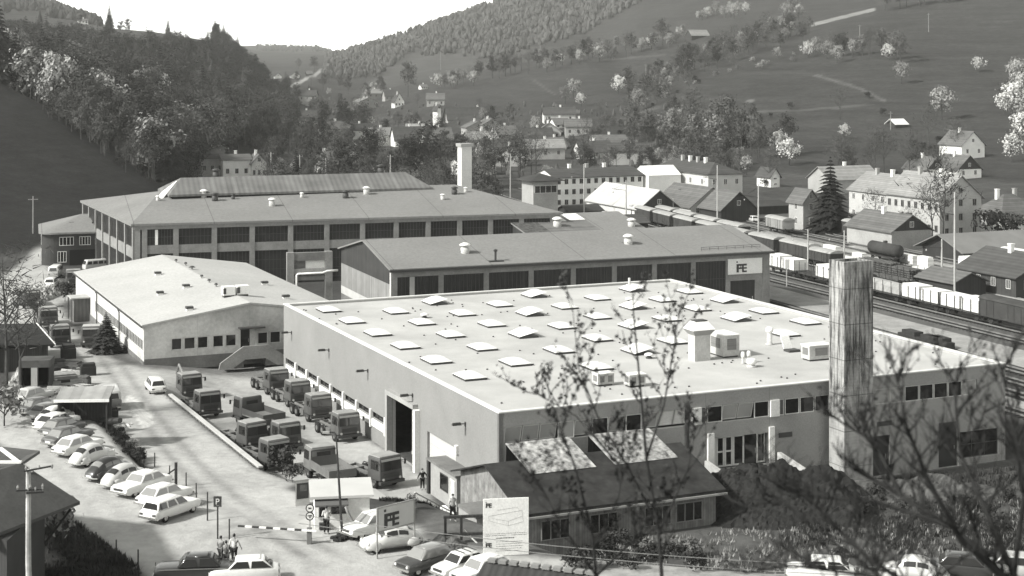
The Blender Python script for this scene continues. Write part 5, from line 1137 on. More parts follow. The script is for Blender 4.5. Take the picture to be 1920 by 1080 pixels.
# --- road traffic
box_car('white estate van standing alone in the middle of the dirt road', hit(291,735), radians(112), Wt, 4.2, 1.6, 1.5, cab=(-1.95,-1.7,.55,1.05), boot=.9, nside=3, group='vehicles on the works road', cat='car')
van('grey bus-shaped van with pale roof beside the rubble heap', hit(208,765), radians(108), paint(.14), paint(.5), 'vehicles on the works road')
box_car('white estate seen from behind near the round-cornered office', hit(97,538), radians(95), Wt, 4.4, 1.65, 1.5, cab=(-1.95,-1.7,.5,1.0), nside=3, group='vehicles on the works road')
van('pale van with bright roof parked ahead of the white estate, far left', hit(104,520), radians(95), paint(.35), paint(.7), 'vehicles on the works road')
van('pale little van near the corner of the big old hall', hit(180,508), radians(215), paint(.5), paint(.5), 'vehicles on the works road')
# --- trucks
TH = radians(-62); tcol = mat('truck_green2', .115, .085, 1.0, rough=.5)
for k, (px, py, th, kd, lb, cm, rm) in enumerate((
 (507,733,-60,'chassis','dark truck chassis, farthest of four lined up along the hall wall',olive,None),
 (546,756,-60,'chassis','dark truck chassis, second of four from the far hall corner',olive,None),
 (584,783,-60,'chassis','dark truck chassis, third of four from the far hall corner',olive,mat('truck_roof_pale',.3,.24,1.0)),
 (634,819,-60,'chassis','dark truck chassis, nearest of four lined up along the hall wall',tcol,None),
 (344,742,-58,'crane','dark truck beside the kerb wall, the farther of two, load crane behind cab',olive,None),
 (377,776,-58,'chassis','dark truck beside the kerb wall, the nearer of two',olive,None),
 (455,838,-50,'chassis','truck with pale-roofed square cab in the middle group of the yard',tcol,mat('truck_roof_pale2',.34,.27,1.0)),
 (480,798,128,'flatbed','flatbed truck pointing away with empty bed in the middle group',olive,None),
 (520,838,-55,'flatbed','truck partly hidden behind the yard bush, right of middle group',olive,None),
 (497,872,-52,'chassis','front truck of the middle group, beside the dark bush',tcol,mat('truck_roof_pale3',.3,.22,1.0)),
 (613,902,118,'tipper','open tipper truck seen from behind above the gatehouse',mat('tipper_paint',.17,.12,1.0),None),
 (700,905,-50,'chassis','big dark truck facing right between gatehouse and tall hall door',olive,None),
 (108,648,-65,'flatbed','truck with box bed on the left road beside the dark shed, nearest there',tcol,mat('truck_roof_pale4',.28,.2,1.0)),
 (86,612,-65,'flatbed','truck on the left road beside the dark shed, second there',olive,None),
 (55,575,-65,'flatbed','farthest dark truck on the left road by the rubble',olive,None),
 (137,535,-72,'chassis','truck with pale cab roof beside the white hall corner',olive,mat('truck_roof_pale5',.3,.22,1.0)),
 (174,648,-80,'chassis','small loader-like truck in front of the dark conifer',tcol,mat('truck_roof_pale6',.45,.35,1.0)))):
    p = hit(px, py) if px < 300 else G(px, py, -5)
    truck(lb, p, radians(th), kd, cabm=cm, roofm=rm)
# ------------------------------------------------------------------ railway yard
def RX(Y, off=0.0): return 43.2+off-(.392*(Y-263) if Y < 263 else .392*(Y-263)-.00075*(Y-263)**2 if Y < 338 else .392*75-4.2+.28*(Y-338))
def rtan(Y): d = Vector((RX(Y+1)-RX(Y-1), 2.0)); return d.normalized()
rust = mat('rail_steel', .20, .12, .8, rough=.5); sleep_m = mat('sleepers', .05, .03, .8); wag_d = mat('wagon_brown', .06, .04, .6, fine=3); wag_roof = mat('wagon_roof', .34, .26, .4, fine=2); lumber = mat_rows('white_lumber', .68, .58, 2, .22, depth=.35); logm = mat('logs', .10, .05, 1.2, fine=4)
TRK = [(-34,150,221),(-28,150,222),(-23.5,150,222),(-19,150,238),(-5,150,430),(0,150,440),(5,150,300),(12.2,205,440),(16.7,240,430),(22,205,430),(27,200,430),(32,200,420),(36.5,195,400),(41,195,380)]
TN = ['track nearest the flat hall','second track from the flat hall','third track from the flat hall','fourth track from the flat hall, left of the pale path','track just before the white lumber wagons','track carrying the white lumber wagons','short track behind the lumber wagons','track carrying the long row of covered wagons','track behind the long covered wagon row','track left of the middle platform strips','track right of the first platform strip','track left of the goods shed wagons','track just before the goods shed wagons','track carrying the two wagons at the goods shed']
for k, (off, y0, y1) in enumerate(TRK):
    t = thing('railway_track', 'railway '+TN[k], 'railway track', (RX(y0,off), y0, -5.0), 0, 'tracks of the railway yard'); o = t.location
    ys = np.arange(y0, y1+.1, 4.0)
    for s in (-1,1):
        b = MB(); rr = []
        for Y in ys:
            d = rtan(Y); n_ = Vector((d.y,-d.x)); c = Vector((RX(Y,off),Y))+n_*s*.72-Vector((o.x,o.y))
            rr.append([(c.x-n_.x*.045,c.y-n_.y*.045,.12),(c.x+n_.x*.045,c.y+n_.y*.045,.12),(c.x+n_.x*.045,c.y+n_.y*.045,.30),(c.x-n_.x*.045,c.y-n_.y*.045,.30)])
        b.loft(rr); b.build('rail', rust, t)
    b = MB()
    for Y in np.arange(y0, y1, .75):
        d = rtan(Y); n_ = Vector((d.y,-d.x)); c = Vector((RX(Y,off),Y))-Vector((o.x,o.y)); P_ = lambda a, e: (c.x+n_.x*a+d.x*e, c.y+n_.y*a+d.y*e)
        q = [P_(-1.3,-.13),P_(1.3,-.13),P_(1.3,.13),P_(-1.3,.13)]; b.hexa([(x,y,-.1) for x,y in q],[(x,y,.118) for x,y in q])
    o_ = b.build('sleepers', sleep_m, t); o_['kind'] = 'stuff'
def strip(name, off0, off1, y0, y1, m, z0=-5.3, z1=-4.93):
    b = MB(); rr = []
    for Y in np.arange(y0, y1+.1, 6.0):
        d = rtan(Y); n_ = Vector((d.y,-d.x)); b0 = RX(Y); rr.append([(b0+off0,Y,z0),(b0+off1,Y,z0),(b0+off1,Y,z1),(b0+off0,Y,z1)])
    b.loft(rr); o = b.build(name, m); o['kind'] = 'structure'; return o
plat = mat('platform_gravel', .34, .22, .35, fine=3)
strip('path', -16.5, -9, 168, 262, plat); strip('platform', 18.9, 19.9, 215, 300, plat, z1=-4.7); strip('platform', 24.0, 25.2, 215, 320, plat, z1=-4.7); strip('platform', 29.0, 30.4, 205, 330, plat, z1=-4.7); strip('platform', 33.7, 34.8, 210, 300, plat, z1=-4.7); strip('path', -32, -29.6, 158, 221, plat, z1=-4.95); strip('path', 1.9, 3.2, 265, 330, plat, z1=-4.95)
def y_on(px, off):
    lo, hi = 150.0, 450.0
    for _ in range(50):
        m_ = (lo+hi)/2
        if CX+F*RX(m_,off)/m_ > px: lo = m_
        else: hi = m_
    return lo
def rpose(px, off): Y = y_on(px, off); d = rtan(Y); return Vector((RX(Y,off),Y,-4.7)), atan2(d.y,d.x)
def bogie(t, L):
    for x in (-L*.33, L*.33):
        for y in (-.72,.72): MB().wheel((x,y,.48),.46,.14,12).build('wheel', metal_d, t, True)
        MB().bar((x,-.8,.48),(x,.8,.48),.12).build('axle', metal_d, t)
    for x in (-L/2-.35, L/2+.05):
        for y in (-.85,.85): MB().tube([(x,y,1.05),(x+.3,y,1.05)], .14, 8).build('buffer', metal_d, t)
def flat_wagon(lb, px, off, L=9.5, stakes=True, grp=None):
    p, a = rpose(px, off); t = thing('flat_wagon', lb, 'wagon', p, a, grp)
    MB().box(-L/2,L/2,-1.3,1.3,.95,1.2).build('deck', wag_d, t); bogie(t, L)
    if stakes:
        for x in np.linspace(-L/2+.4, L/2-.4, 6):
            for y in (-1.34,1.30): MB().box(x-.05,x+.05,y,y+.06,1.0,2.9).build('stake', metal_d, t)
    return p, a
def covered_wagon(lb, px, off, L=9.0, h=3.3, rm=None, wm=None, grp=None, base=None):
    p, a = rpose(px, off)
    t = thing('covered_wagon', lb, 'wagon', p, a, grp)
    MB().box(-L/2,L/2,-1.3,1.3,1.0,h).build('body', wm or wag_d, t)
    b = MB(); pr = [(-1.42,h-.02),(-1.2,h+.22),(-.6,h+.42),(0,h+.48),(.6,h+.42),(1.2,h+.22),(1.42,h-.02)]
    b.loft([[(x,y,z) for y,z in pr] for x in (-L/2-.12, L/2+.12)]); b.build('roof', rm or wag_roof, t)
    for s in (-1,1):
        MB().box(-.9,.9,s*1.33-.025,s*1.33+.025,1.05,h-.15).build('sliding_door', wm or wag_d, t)
        k = MB()
        for x in np.linspace(-L/2+.2, L/2-.2, 8): k.box(x-.05,x+.05,s*1.31-.03,s*1.31+.03,1.0,h)
        k.build('ribs', metal_d, t)
    MB().box(-L/2,L/2,-.9,.9,.75,.997).build('underframe', metal_d, t); bogie(t, L); return t
def stack_on(lb, p, a, x0, x1, z0, z1, w=1.2, m=None, nm='lumber_stack', cat='lumber stack', grp='white lumber stacks on wagons'):
    o = MB(); o.box(x0,x1,-w,w,z0,z1-.35)
    o.box(x0+.05,x1-.08,-w+.05,w-.04,z1-.347,z1); o = o.build(nm, m or lumber, None, loc=p, rotz=a); tag(o, lb, cat, grp); return o
# the lumber train nearest to the hall
for k, (px, segs) in enumerate(((1476,[(-4.2,-.2),(.3,4.3)]),(1540,[(-4.4,-.3)]),(1738,[(-4.3,-.3),(.2,4.2)]),(1812,[(-4.4,-.5),(.0,4.0)]))):
    p, a = flat_wagon('flat wagon carrying white lumber stacks, '+['leftmost by the grey hall','second from the grey hall','just right of the big chimney','nearest the dark covered wagon at right'][k], px, 0, grp='flat wagons of the lumber train')
    for j, (x0, x1) in enumerate(segs):
        stack_on('white sawn lumber stack on the '+['leftmost','second','third','fourth'][k]+' flat wagon'+(', its '+['left','right'][1-j]+' stack' if len(segs) > 1 else ''), p, a, x0, x1, 1.21, 2.9+.15*((k+j)%2))
p, a = flat_wagon('flat wagon under a pale humped tarpaulin right of the big chimney', 1662, 0, 11)
b = MB(); b.loft([[(x,-1.2,1.21),(x,-1.15,2.2*h_),(x,-.5,2.6*h_),(x,.5,2.6*h_),(x,1.15,2.2*h_),(x,1.2,1.21)] for x,h_ in ((-5.2,.72),(-4.5,.95),(0,1.0),(3.8,1.0),(5,.8))]); o = b.build('tarpaulin_load', mat('tarpaulin', .36, .25, .6, fine=3), None, loc=p, rotz=a); tag(o, 'pale humped tarpaulin load on a flat wagon right of the big chimney', 'load')
covered_wagon('dark covered wagon at the right end of the lumber train', 1897, 0, 10, 3.3, wag_d)
covered_wagon('dark covered wagon hidden behind the big chimney in the lumber train', 1598, 0, 9, 2.6, wag_d)
# logs and wrecks on the next tracks
def log_load(lb, px, off, L, n, grp, seed):
    p, a = flat_wagon('stake wagon under '+lb, px, off, L, grp='log wagons'); R.seed(seed); b = MB()
    for k in range(n):
        y = -1.1+2.2*(k%6)/5+R.uniform(-.05,.05); z = 1.4+.34*(k//6); b.tube([(-L/2+R.uniform(0,.8),y,z),(L/2-R.uniform(0,.8),y+R.uniform(-.1,.1),z)], R.uniform(.14,.2), 6)
    o = b.build('log_load', logm, None, loc=p, rotz=a); tag(o, lb, 'logs', grp)
for k, (px, off, L_, n) in enumerate(((1648,12.2,9,30),(1690,12.2,9,24),(1600,5,9,12),(1668,5,9,18))):
    log_load('dark round logs stacked '+['high right of the chimney top','lower at the far right of the log row','low behind the big chimney','low behind the tarpaulin wagon'][k], px, off, L_, n, 'log loads on wagons', k)
# long rows of covered wagons
def px_of(Y, off): return CX+F*RX(Y,off)/Y
for k in range(8): covered_wagon('covered wagon with pale roof in the front long row, '+ORD[k]+' from the right', px_of(277+k*10.8,12.2), 12.2, 9.4, 3.0, grp='long front row of covered wagons')
for k in range(6): covered_wagon('covered wagon in the row behind the long front row, '+ORD[k]+' from the right', px_of(310+k*10.8,16.7), 16.7, 9.4, 3.0, grp='covered wagons behind the front row')
covered_wagon('covered wagon with whitish rounded roof at the goods shed, left one', 1610, 41, 8.5, 3.3, grp='wagons at the goods shed'); covered_wagon('covered wagon with bright rounded roof at the goods shed, right one', 1657, 41, 9, 3.4, mat('bright_wagon_roof', .7, .6, .5), grp='wagons at the goods shed')
# tank wagon
p, a = rpose(1660, 27); t = thing('tank_wagon', 'dark cylindrical tank wagon in the middle of the yard', 'wagon', p, a); MB().tube([(-4,0,2.1),(4,0,2.1)], 1.1, 16).build('tank', wag_d, t, True); MB().box(-4.3,4.3,-1.1,1.1,.8,1.0).build('underframe', metal_d, t); MB().lathe([(.4,3.1),(.4,3.5),(.1,3.55)],10).build('dome', wag_d, t); bogie(t, 8.6)
for k, (px, off, L_, h_) in enumerate(((1560,24.6,2.2,1.3),(1612,24.6,1.6,1.0),(1700,29.7,2.6,1.4),(1655,34.2,1.8,1.1),(1735,29.7,1.5,1.6),(1590,19.4,2.0,1.0))):
    stack_on('small pale stack of goods standing on a railway platform strip', *rpose(px,off), -L_, L_, -.1, h_, w=.6, nm='goods_stack', cat='goods stack', grp='goods stacks on the platform strips')
stack_on('long white lumber pile beside the low tiled hut', *rpose(1762,20), -6, 6, 0, 1.6); stack_on('pale long pile at the right edge before the goods platform shed', *rpose(1850,36), -6, 6, 0, 1.8); covered_wagon('white-roofed wagon cut by the right edge near the goods platform shed', 1918, 41, 9, 3.2, mat('bright_wagon_roof2', .7, .6, .5))
covered_wagon('small pale box wagon left of the signal house', 1462, 32, 8, 2.8, wag_roof, mat('pale_wagon', .3, .22, .5)); covered_wagon('low pale-roofed wagon behind the big chimney top', 1548, 12.2, 7, 2.6, wag_roof)
for k, (px, py) in enumerate(((1316,402),(1330,398),(1412,412),(1390,400))): box_car('pale roofed car parked by the workshops, '+ORD[k]+' of four', G(px,py+4), radians(100), paint(.5), roofm=paint(.7), group='cars by the workshops')
# overhead masts, lamp posts and wooden poles
pole_w = mat('weathered_pole', .30, .2, 1.2); pole_l = mat('concrete_mast', .42, .32, 1.0)
def mast(lb, px, pyt, pyb, kind='mast', r=.16, grp='overhead line masts of the railway', z=None, m=None, w=None):
    p = G(px, pyb, -5) if z is None else G(px, pyb, z)
    h = (pyb-pyt)*p.y/F
    t = thing('line_mast' if kind == 'mast' else 'wooden_pole', lb, 'mast' if kind == 'mast' else 'pole', p, radians(20), grp)
    MB().tube([(0,0,-.3),(0,0,h*.6),(0,0,h)], [r,r*.9,r*.7], 7).build('post', m or (pole_l if kind == 'mast' else pole_w), t)
    if kind == 'mast':
        MB().bar((0,0,h*.80),(-3.2,0,h*.84),.09).build('bracket_arm', metal_d, t); MB().bar((0,0,h*.95),(-2.6,0,h*.84),.05).build('stay', metal_d, t); MB().lathe([(.1,0),(.13,.1),(.1,.3)],6,(-2.9,0,h*.78-.25)).build('insulator', metal_l, t)
    else:
        MB().box(-.8,.8,-.05,.05,h-.55,h-.43).build('crossarm', pole_w, t); MB().lathe([(.05,0),(.06,.2)],5,(-.7,0,h-.43)).lathe([(.05,0),(.06,.2)],5,(.7,0,h-.43)).build('insulators', metal_l, t)
    return t
MS = [(1095,308,412,'beside the sheet roof shed\'s left end'),(1174,338,432,'before the bright sheet roof'),(1345,310,442,'tall one before the workshops'),(1422,345,470,'at the end of the long covered wagon row'),(1515,430,510,'left of the big chimney, pale'),(1583,432,500,'rising just above the big chimney'),(1766,448,530,'between tank wagon and low tiled hut'),(1790,360,575,'tallest one at right before the station house'),(1295,345,400,'between the workshop sheds'),(957,288,372,'right of the white flue tower'),(1262,372,415,'at the left end of the covered wagon rows')]
for px, a_, b_, lb in MS: mast('railway overhead mast '+lb, px, a_, b_)
for px, a_, b_, lb in ((562,290,345,'left of the monitor roof end'),(611,296,345,'right of the gabled garden house'),(732,290,345,'behind the monitor roof'),(508,285,345,'behind the monitor roof, leftmost')): mast('pale wooden pole '+lb, px, a_, b_+20, 'pole', .2, 'poles behind the big hall', m=pole_l)
def hpole(lb, px, pyt, pyb, grp): p = hit(px, pyb); h = (pyb-pyt)*p.y/F; t = thing('wooden_pole', lb, 'pole', p, .3, grp); MB().tube([(0,0,-.5),(0,0,h)], [.16,.11], 6).build('post', pole_w, t); MB().box(-.9,.9,-.05,.05,h-.7,h-.55).build('crossarm', pole_w, t)
for px, a_, b_, lb in ((340,232,255,'middle of three at the forest foot'),(308,232,254,'left of three at the forest foot'),(361,230,256,'right of three at the forest foot'),(826,97,132,'on the far hazy meadow'),(1013,85,112,'on the far ridge meadow, right'),(1612,47,78,'alone near the top of the right slope'),(1741,25,60,'thin one high on the right slope'),(1670,210,245,'beside the little hay hut'),(1211,120,142,'at the meadow top tree line'),(190,420,470,'at the foot of the dark left meadow'),(62,370,440,'thin one on the dark left meadow')):
    hpole('wooden pole '+lb, px, a_, b_, 'wooden poles on the hills')
# signal and small things near the tracks
t = thing('track_signal', 'small white-headed track signal post right of the grey hall', 'signal', G(1475,537), .3); MB().tube([(0,0,0),(0,0,3.2)], .09, 6).build('post', pole_l, t); MB().box(-.3,.3,-.1,.1,2.8,4.2).build('signal_head', white, t)
for k, (px, py) in enumerate(((1710,640),(1745,650),(1762,652))):
    o = MB().box(-2,2,-.8,.8,0,.9).box(-1.6,1.2,-.6,.7,.903,1.4).build('stacked_sleepers', sleep_m, None, loc=G(px,py), rotz=1.9); tag(o, 'dark stack of old sleepers beside the near track, '+ORD[k]+' from the left', 'sleepers', 'sleeper stacks beside the near track')
# ------------------------------------------------------------------ retaining wall between road and yard
ra = atan2(wd.y, wd.x); t = thing('retaining_wall', 'long retaining wall with white cap between dirt road and truck yard', 'wall', (W0.x, W0.y, -5), ra)
zt0, zt1 = tz(W0.x-.6, W0.y)+5.35, tz(W1.x-.8, W1.y)+5.35
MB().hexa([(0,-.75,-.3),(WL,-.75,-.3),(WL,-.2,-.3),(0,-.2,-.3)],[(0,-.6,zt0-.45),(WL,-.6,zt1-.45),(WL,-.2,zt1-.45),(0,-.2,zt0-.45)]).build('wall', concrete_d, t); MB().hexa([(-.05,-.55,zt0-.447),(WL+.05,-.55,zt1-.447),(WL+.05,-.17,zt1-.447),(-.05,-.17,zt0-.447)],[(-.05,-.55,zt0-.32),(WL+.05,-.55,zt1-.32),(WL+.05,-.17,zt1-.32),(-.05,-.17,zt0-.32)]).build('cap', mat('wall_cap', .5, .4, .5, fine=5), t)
# ------------------------------------------------------------------ timber shed before the flat hall
so = G(985, 959, -1.3); SH = FR((so.x, so.y, -4.2), ang); shw = SH.front(1342, 940)[0]; shd = SH.side(862, 881)[0]; sze = 2.9; szr = SH.side(923, 873)[1]
print('shed', shw, shd, szr)
sb = mat_rows('grey_boards', .30, .12, 1, .22, depth=.5, scale=1.5); sb2 = mat_rows('grey_boards_front', .22, .12, 0, .22, depth=.5, scale=1.5)
sh = thing('timber_shed', 'old timber shed with dark felt roof in front of the flat hall', 'shed', SH.o, ang)
b = body_gable(shw-.1, shd-.1, sze, szr-sze); b.v = [(x+.05,y+.05,z if z > .01 else -1.0) for x,y,z in b.v]; b.build('wall', sb, sh)
MB().box(.0,shw,-.0,.048,-1,sze-.05).build('front_boards', sb2, sh)
shr = gable_roof(shw, shd, sze, szr-sze, ov=.55, th=.12).build('roof', mat('old_felt', .045, .018, .8, fine=3), sh)
MB().bar((-.6,-.62,sze-.35),(shw+.6,-.62,sze-.35),.14).build('gutter', MATS['galvanised_metal'], sh)
for x in (1.2,5.0,9.4,12.0):
    if x < shw-2.2: window(sh, Matrix(), x, .7, 2.2, 1.4, 3, 1, fm=frame_g, depth=-.03, bar=.06)
k_ = (szr-sze)/(shd/2)
for j, (a, c) in enumerate((((968,838),(1088,828)),((1124,822),(1240,812)))):
    x0, x1 = SH.front(a[0], 860, shd*.5)[0], SH.front(c[0], 860, shd*.5)[0]
    y0, y1 = shd*.33, shd*.66; zb = sze+k_*y0+.18; ztp = szr+.95
    lt_ = MB().hexa([(x0+.3,y0,zb),(x1+.3,y0,zb),(x1+.3,y0+.12,zb-.05),(x0+.3,y0+.12,zb-.05)],[(x0,y1,ztp),(x1,y1,ztp),(x1,y1+.12,ztp-.05),(x0,y1+.12,ztp-.05)]).build('roof_light', mat_rows('lichen_sheet', .46, .05, 0, .55, depth=.4, scale=2.0), sh)
    MB().hexa([(x0+.1,y1+.2,szr-.6),(x1-.1,y1+.2,szr-.6),(x1-.1,y1+.3,szr-.6),(x0+.1,y1+.3,szr-.6)],[(x0+.1,y1+.14,ztp-.1),(x1-.1,y1+.14,ztp-.1),(x1-.1,y1+.24,ztp-.1),(x0+.1,y1+.24,ztp-.1)]).build('back_board', timber_d, lt_)
sx = SH.front(1288, 880, shd*.55)[0]; t = MB().tube([(sx,shd*.55,sze),(sx,shd*.55,szr+2.6)], .19, 8).build('stove_pipe', metal_d, sh); MB().lathe([(.28,szr+2.603),(.24,szr+2.85),(.05,szr+2.95)],8,(sx,shd*.55,0)).build('cap', metal_d, t)
# small annex at its gable, doorway porch beside the hall
t = thing('lean_to', 'small flat-roofed grey lean-to at the shed\'s boarded gable', 'lean-to', SH.W(-2.4, shd*.25, -.1), ang); MB().box(0,2.3,0,3.4,-.8,2.0).build('wall', grey_render, t); MB().box(-.12,2.35,-.12,3.5,2.003,2.15).build('roof', concrete_d, t)
po_y = H.side(840, 900)[0]; t = thing('side_annex', 'low pale annex with a window against the hall wall beside the shed', 'annex', H.W(-1.6, 2.2, 0), ang); MB().box(0,1.55,2.4,8.0,-.2,2.7).build('wall', grey_render, t); MB().box(-.2,1.57,2.2,8.6,2.703,2.85).build('roof', concrete_d, t); window(t, sidem(0,8), 2.2, 1.0, 1.6, 1.3, 1, 1, fm=frame_d, depth=-.02); window(t, sidem(0,8), 4.3, .4, 1.0, 1.9, 1, 1, depth=-.02, pane=offwhite)
for y in (8.15,): MB().box(-.15,.25,y,y+.4,-.2,2.7).build('post', timber_d, t)
# ------------------------------------------------------------------ gatehouse, barrier and signs
gz = 0.0; g0 = hit(590, 995); GH = FR(g0, radians(9)); gw = GH.front(693, 990)[0]; gd = 2.3; ge = 2.0
print('gate', gw, gd, g0)
gh = thing('gatehouse', 'small white flat-roofed gatehouse beside the barrier', 'gatehouse', GH.o, GH.a)
MB().box(0,gw,0,gd,-.4,ge).build('wall', white, gh)
MB().hexa([(-.3,-.3,ge+.003),(gw+.25,-.3,ge+.003),(gw+.25,gd+.3,ge+.35),(-.3,gd+.3,ge+.35)],[(-.3,-.3,ge+.16),(gw+.25,-.3,ge+.16),(gw+.25,gd+.3,ge+.55),(-.3,gd+.3,ge+.55)]).build('roof', mat('gate_roof', .5, .42, .4), gh)
cnp = MB().hexa([(.0,-.75,ge-.38),(gw*.6,-.75,ge-.38),(gw*.6,-.004,ge-.2),(.0,-.004,ge-.2)],[(.0,-.75,ge-.28),(gw*.6,-.75,ge-.28),(gw*.6,-.004,ge-.08),(.0,-.004,ge-.08)]).build('canopy', mat('canopy_sheet', .12, .09, 1.0), gh)
window(gh, Matrix(), gw*.30, ge-1.05, gw*.28, .75, 1, 1, fm=frame_d, depth=-.01); window(gh, Matrix(), gw*.06, .7, gw*.16, .95, 1, 1, depth=-.01); MB().box(gw*.08,gw*.26,-.3,-.01,.05,.45).build('flower_box', metal_d, gh)
p = hit(642, 1013); h_ = 200*p.y/F; t = thing('lamp_post', 'thin dark leaning lamp post with curved tip before the gatehouse', 'lamp post', p)
tl = lambda q: (-.42*q*h_/7, 0, h_*q)
MB().tube([tl(0),tl(.5),tl(.97)], [.09,.075,.05], 7).tube([tl(.97),(tl(1)[0]-.1,0,h_*1.0),(tl(1)[0]-.45,0,h_*1.0)], [.05,.04,.05], 6).build('post', metal_d, t); MB().box(tl(1)[0]-.85,tl(1)[0]-.40,-.1,.1,h_-.07,h_+.05).build('lamp_head', metal_l, t)
MB().bar((tl(.62)[0]-.15,0,h_*.62),(tl(.62)[0]+.2,0,h_*.62),.05).build('bracket', metal_d, t)
R.seed(5); b = MB()
for k in range(40): a_ = R.uniform(0,6.3); r_ = R.uniform(0,.75); b.ball((r_*cos(a_),r_*sin(a_)*.8,R.uniform(.02,.22)),.2,.2,.16,5,3)
tag(b.build('flower_bed', mat('dark_plants', .035, .02, 3), None, loc=p), 'small dark flower bed around the lamp post foot', 'flower bed')
q = hit(648, 1002); pts = [(0,0,1.75),(.15,0,1.35),(.42,0,.85),(.75,0,.45),(1.15,-.1,.15),(1.6,-.2,.08)]
o = MB().tube(pts, .09, 8).build('hose', mat_plain('hose_grey', .2, .6), None, True, loc=q); tag(o, 'thick grey hose curving from the gatehouse wall down to the ground', 'hose')
# barrier
p = hit(580, 1020); e = hit(446, 1018); t = thing('barrier', 'red-and-white style striped barrier pole closed across the gate road'.replace('red-and-white style ','dark and white '), 'barrier', p)
MB().box(-.14,.14,-.14,.14,-.2,1.0).build('post', mat_plain('barrier_post', .14, .6), t); d = Vector((e.x-p.x, e.y-p.y, 0)); ln = d.length*.99; dn = d.normalized()
MB().bar(Vector((0,-.2,.88))-dn*.5, Vector((0,-.2,.88))+dn*ln+Vector((0,0,-.0)), .10).build('arm', white, t); b = MB()
for k in range(5): s0 = ln*(.10+.2*k); b.bar(Vector((0,-.2,.88))+dn*s0, Vector((0,-.2,.88))+dn*(s0+ln*.1), .106)
b.build('stripes', metal_d, t)
p = hit(581, 1012); t = thing('traffic_signs', 'two round traffic signs one above the other on a post at the barrier', 'signs', p, radians(8)); MB().tube([(0,0,-.2),(0,0,2.15)], .04, 6).build('post', metal_l, t)
for z, nm in ((1.95,0),(1.45,1)):
    o = MB().disc((0,-.05,z),.27,-.02,.02,18).build('sign_plate', metal_d, t); MB().disc((0,-.085,z),.20,-.015,.012,18).build('sign_face', white, o)
    b = MB()
    if nm: b.add([(-.14,-.105,z+.08),(.14,-.105,z+.08),(0,-.105,z-.14)],[(0,2,1)])
    else: b.box(-.10,.06,-.104,-.102,z-.05,z+.05); b.box(.065,.1,-.104,-.102,z-.05,z+.01)
    b.build('sign_symbol', metal_d, o)
# letters
def text(s, size, m, parent, loc, rot=(pi/2,0,0), name='lettering', ex=.004):
    cu = bpy.data.curves.new(name, 'FONT'); cu.body = s; cu.size = size; cu.extrude = ex; cu.align_x = 'CENTER'
    tmp = bpy.data.objects.new('tmp', cu); COL.objects.link(tmp); bpy.context.view_layer.update()
    me = bpy.data.meshes.new_from_object(tmp.evaluated_get(bpy.context.evaluated_depsgraph_get())); bpy.data.objects.remove(tmp)
    o = bpy.data.objects.new(name, me); COL.objects.link(o); me.materials.clear(); me.materials.append(m); o.parent = parent; o.location = loc; o.rotation_euler = rot; return o
p = hit(408, 1012); hp = 80*p.y/F; t = thing('parking_sign', 'dark rectangular parking sign with white letter P on a tall post', 'sign', p, radians(4)); MB().tube([(0,.03,-.2),(0,.03,hp)], .055, 6).build('post', metal_d, t)
MB().box(-.25,.25,-.03,0,hp-.66,hp).build('board', metal_d, t); MB().box(-.22,.22,-.034,-.031,hp-.63,hp-.03).build('border', mat_plain('sign_blue', .05), t); text('P', .52, white, t, (-.01,-.045,hp-.50)); text('––', .16, white, t, (0,-.045,hp-.62))
# free-standing works sign
a0, a1_ = hit(707, 1050), hit(777, 1030); ad = atan2(a1_.y-a0.y, a1_.x-a0.x); lw = Vector((a1_.x-a0.x,a1_.y-a0.y)).length
t = thing('works_sign', 'free-standing framed iFE sign on two posts beside the gatehouse', 'sign', a0, ad); Zs = lambda py: HC-(py-HY)*a0.y/F-a0.z
zt_, zb_ = Zs(953), Zs(998)
for x in (0, lw): MB().tube([(x,0,-.3),(x,0,zt_)], .06, 6).build('post', metal_l, t)
MB().box(.08,lw-.08,-.04,.04,zb_+.05,zt_-.06).build('board', mat('sign_grey', .6, .52, .8), t)
b = MB(); b.tube([(0,0,zb_),(0,0,zt_),(lw,0,zt_),(lw,0,zb_),(0,0,zb_)], .055, 6, False); b.build('frame', metal_l, t); logo(MB(), lw*.17, zb_+.16, (zt_-zb_)*.72, -.043, .02).build('logo', metal_d, t)
# site information board
a0 = G(906, 1075, -1.0); a0.z = tz(a0.x, a0.y); ad = radians(9); IB = FR(a0, ad); iw = IB.front(991, 980)[0]; i0, i1 = IB.front(906, 1043)[1], IB.front(906, 936)[1]
t = thing('site_board', 'large white site information board with drawing, text lines and two iFE logos', 'sign', a0, ad); print('board', iw, i0, i1, a0)
MB().box(0,iw,-.05,.05,i0,i1).build('board', white, t)
for x in (.25, iw-.25): MB().box(x-.07,x+.07,.053,.19,-.4,i1-.1).build('post', timber_d, t)
ih = i1-i0; logo(MB(), iw*.05, i0+ih*.85, ih*.095, -.053, .01).build('logo', metal_d, t); logo(MB(), iw*.05, i0+ih*.155, ih*.095, -.053, .01).build('logo', metal_d, t); MB().box(iw*.03,iw*.18,-.06,-.052,i0+.08,i0+.08+ih*.022).build('text_bar', metal_d, t)
R.seed(11); b = MB()
for zf, x0, x1, th in ((.385,.05,.95,.006),(.352,.05,.5,.008),(.352,.62,.95,.008),(.30,.28,.68,.016),(.24,.28,.86,.007),(.20,.28,.82,.007),(.16,.28,.88,.007),(.12,.28,.84,.007),(.08,.28,.78,.007)):
    x = x0
    while x < x1:
        l_ = R.uniform(.012,.04); b.box(iw*x, iw*min(x+l_,x1), -.056, -.052, i0+ih*zf, i0+ih*(zf+th)); x += l_+R.uniform(.008,.014)
b.build('text_lines', metal_d, t)
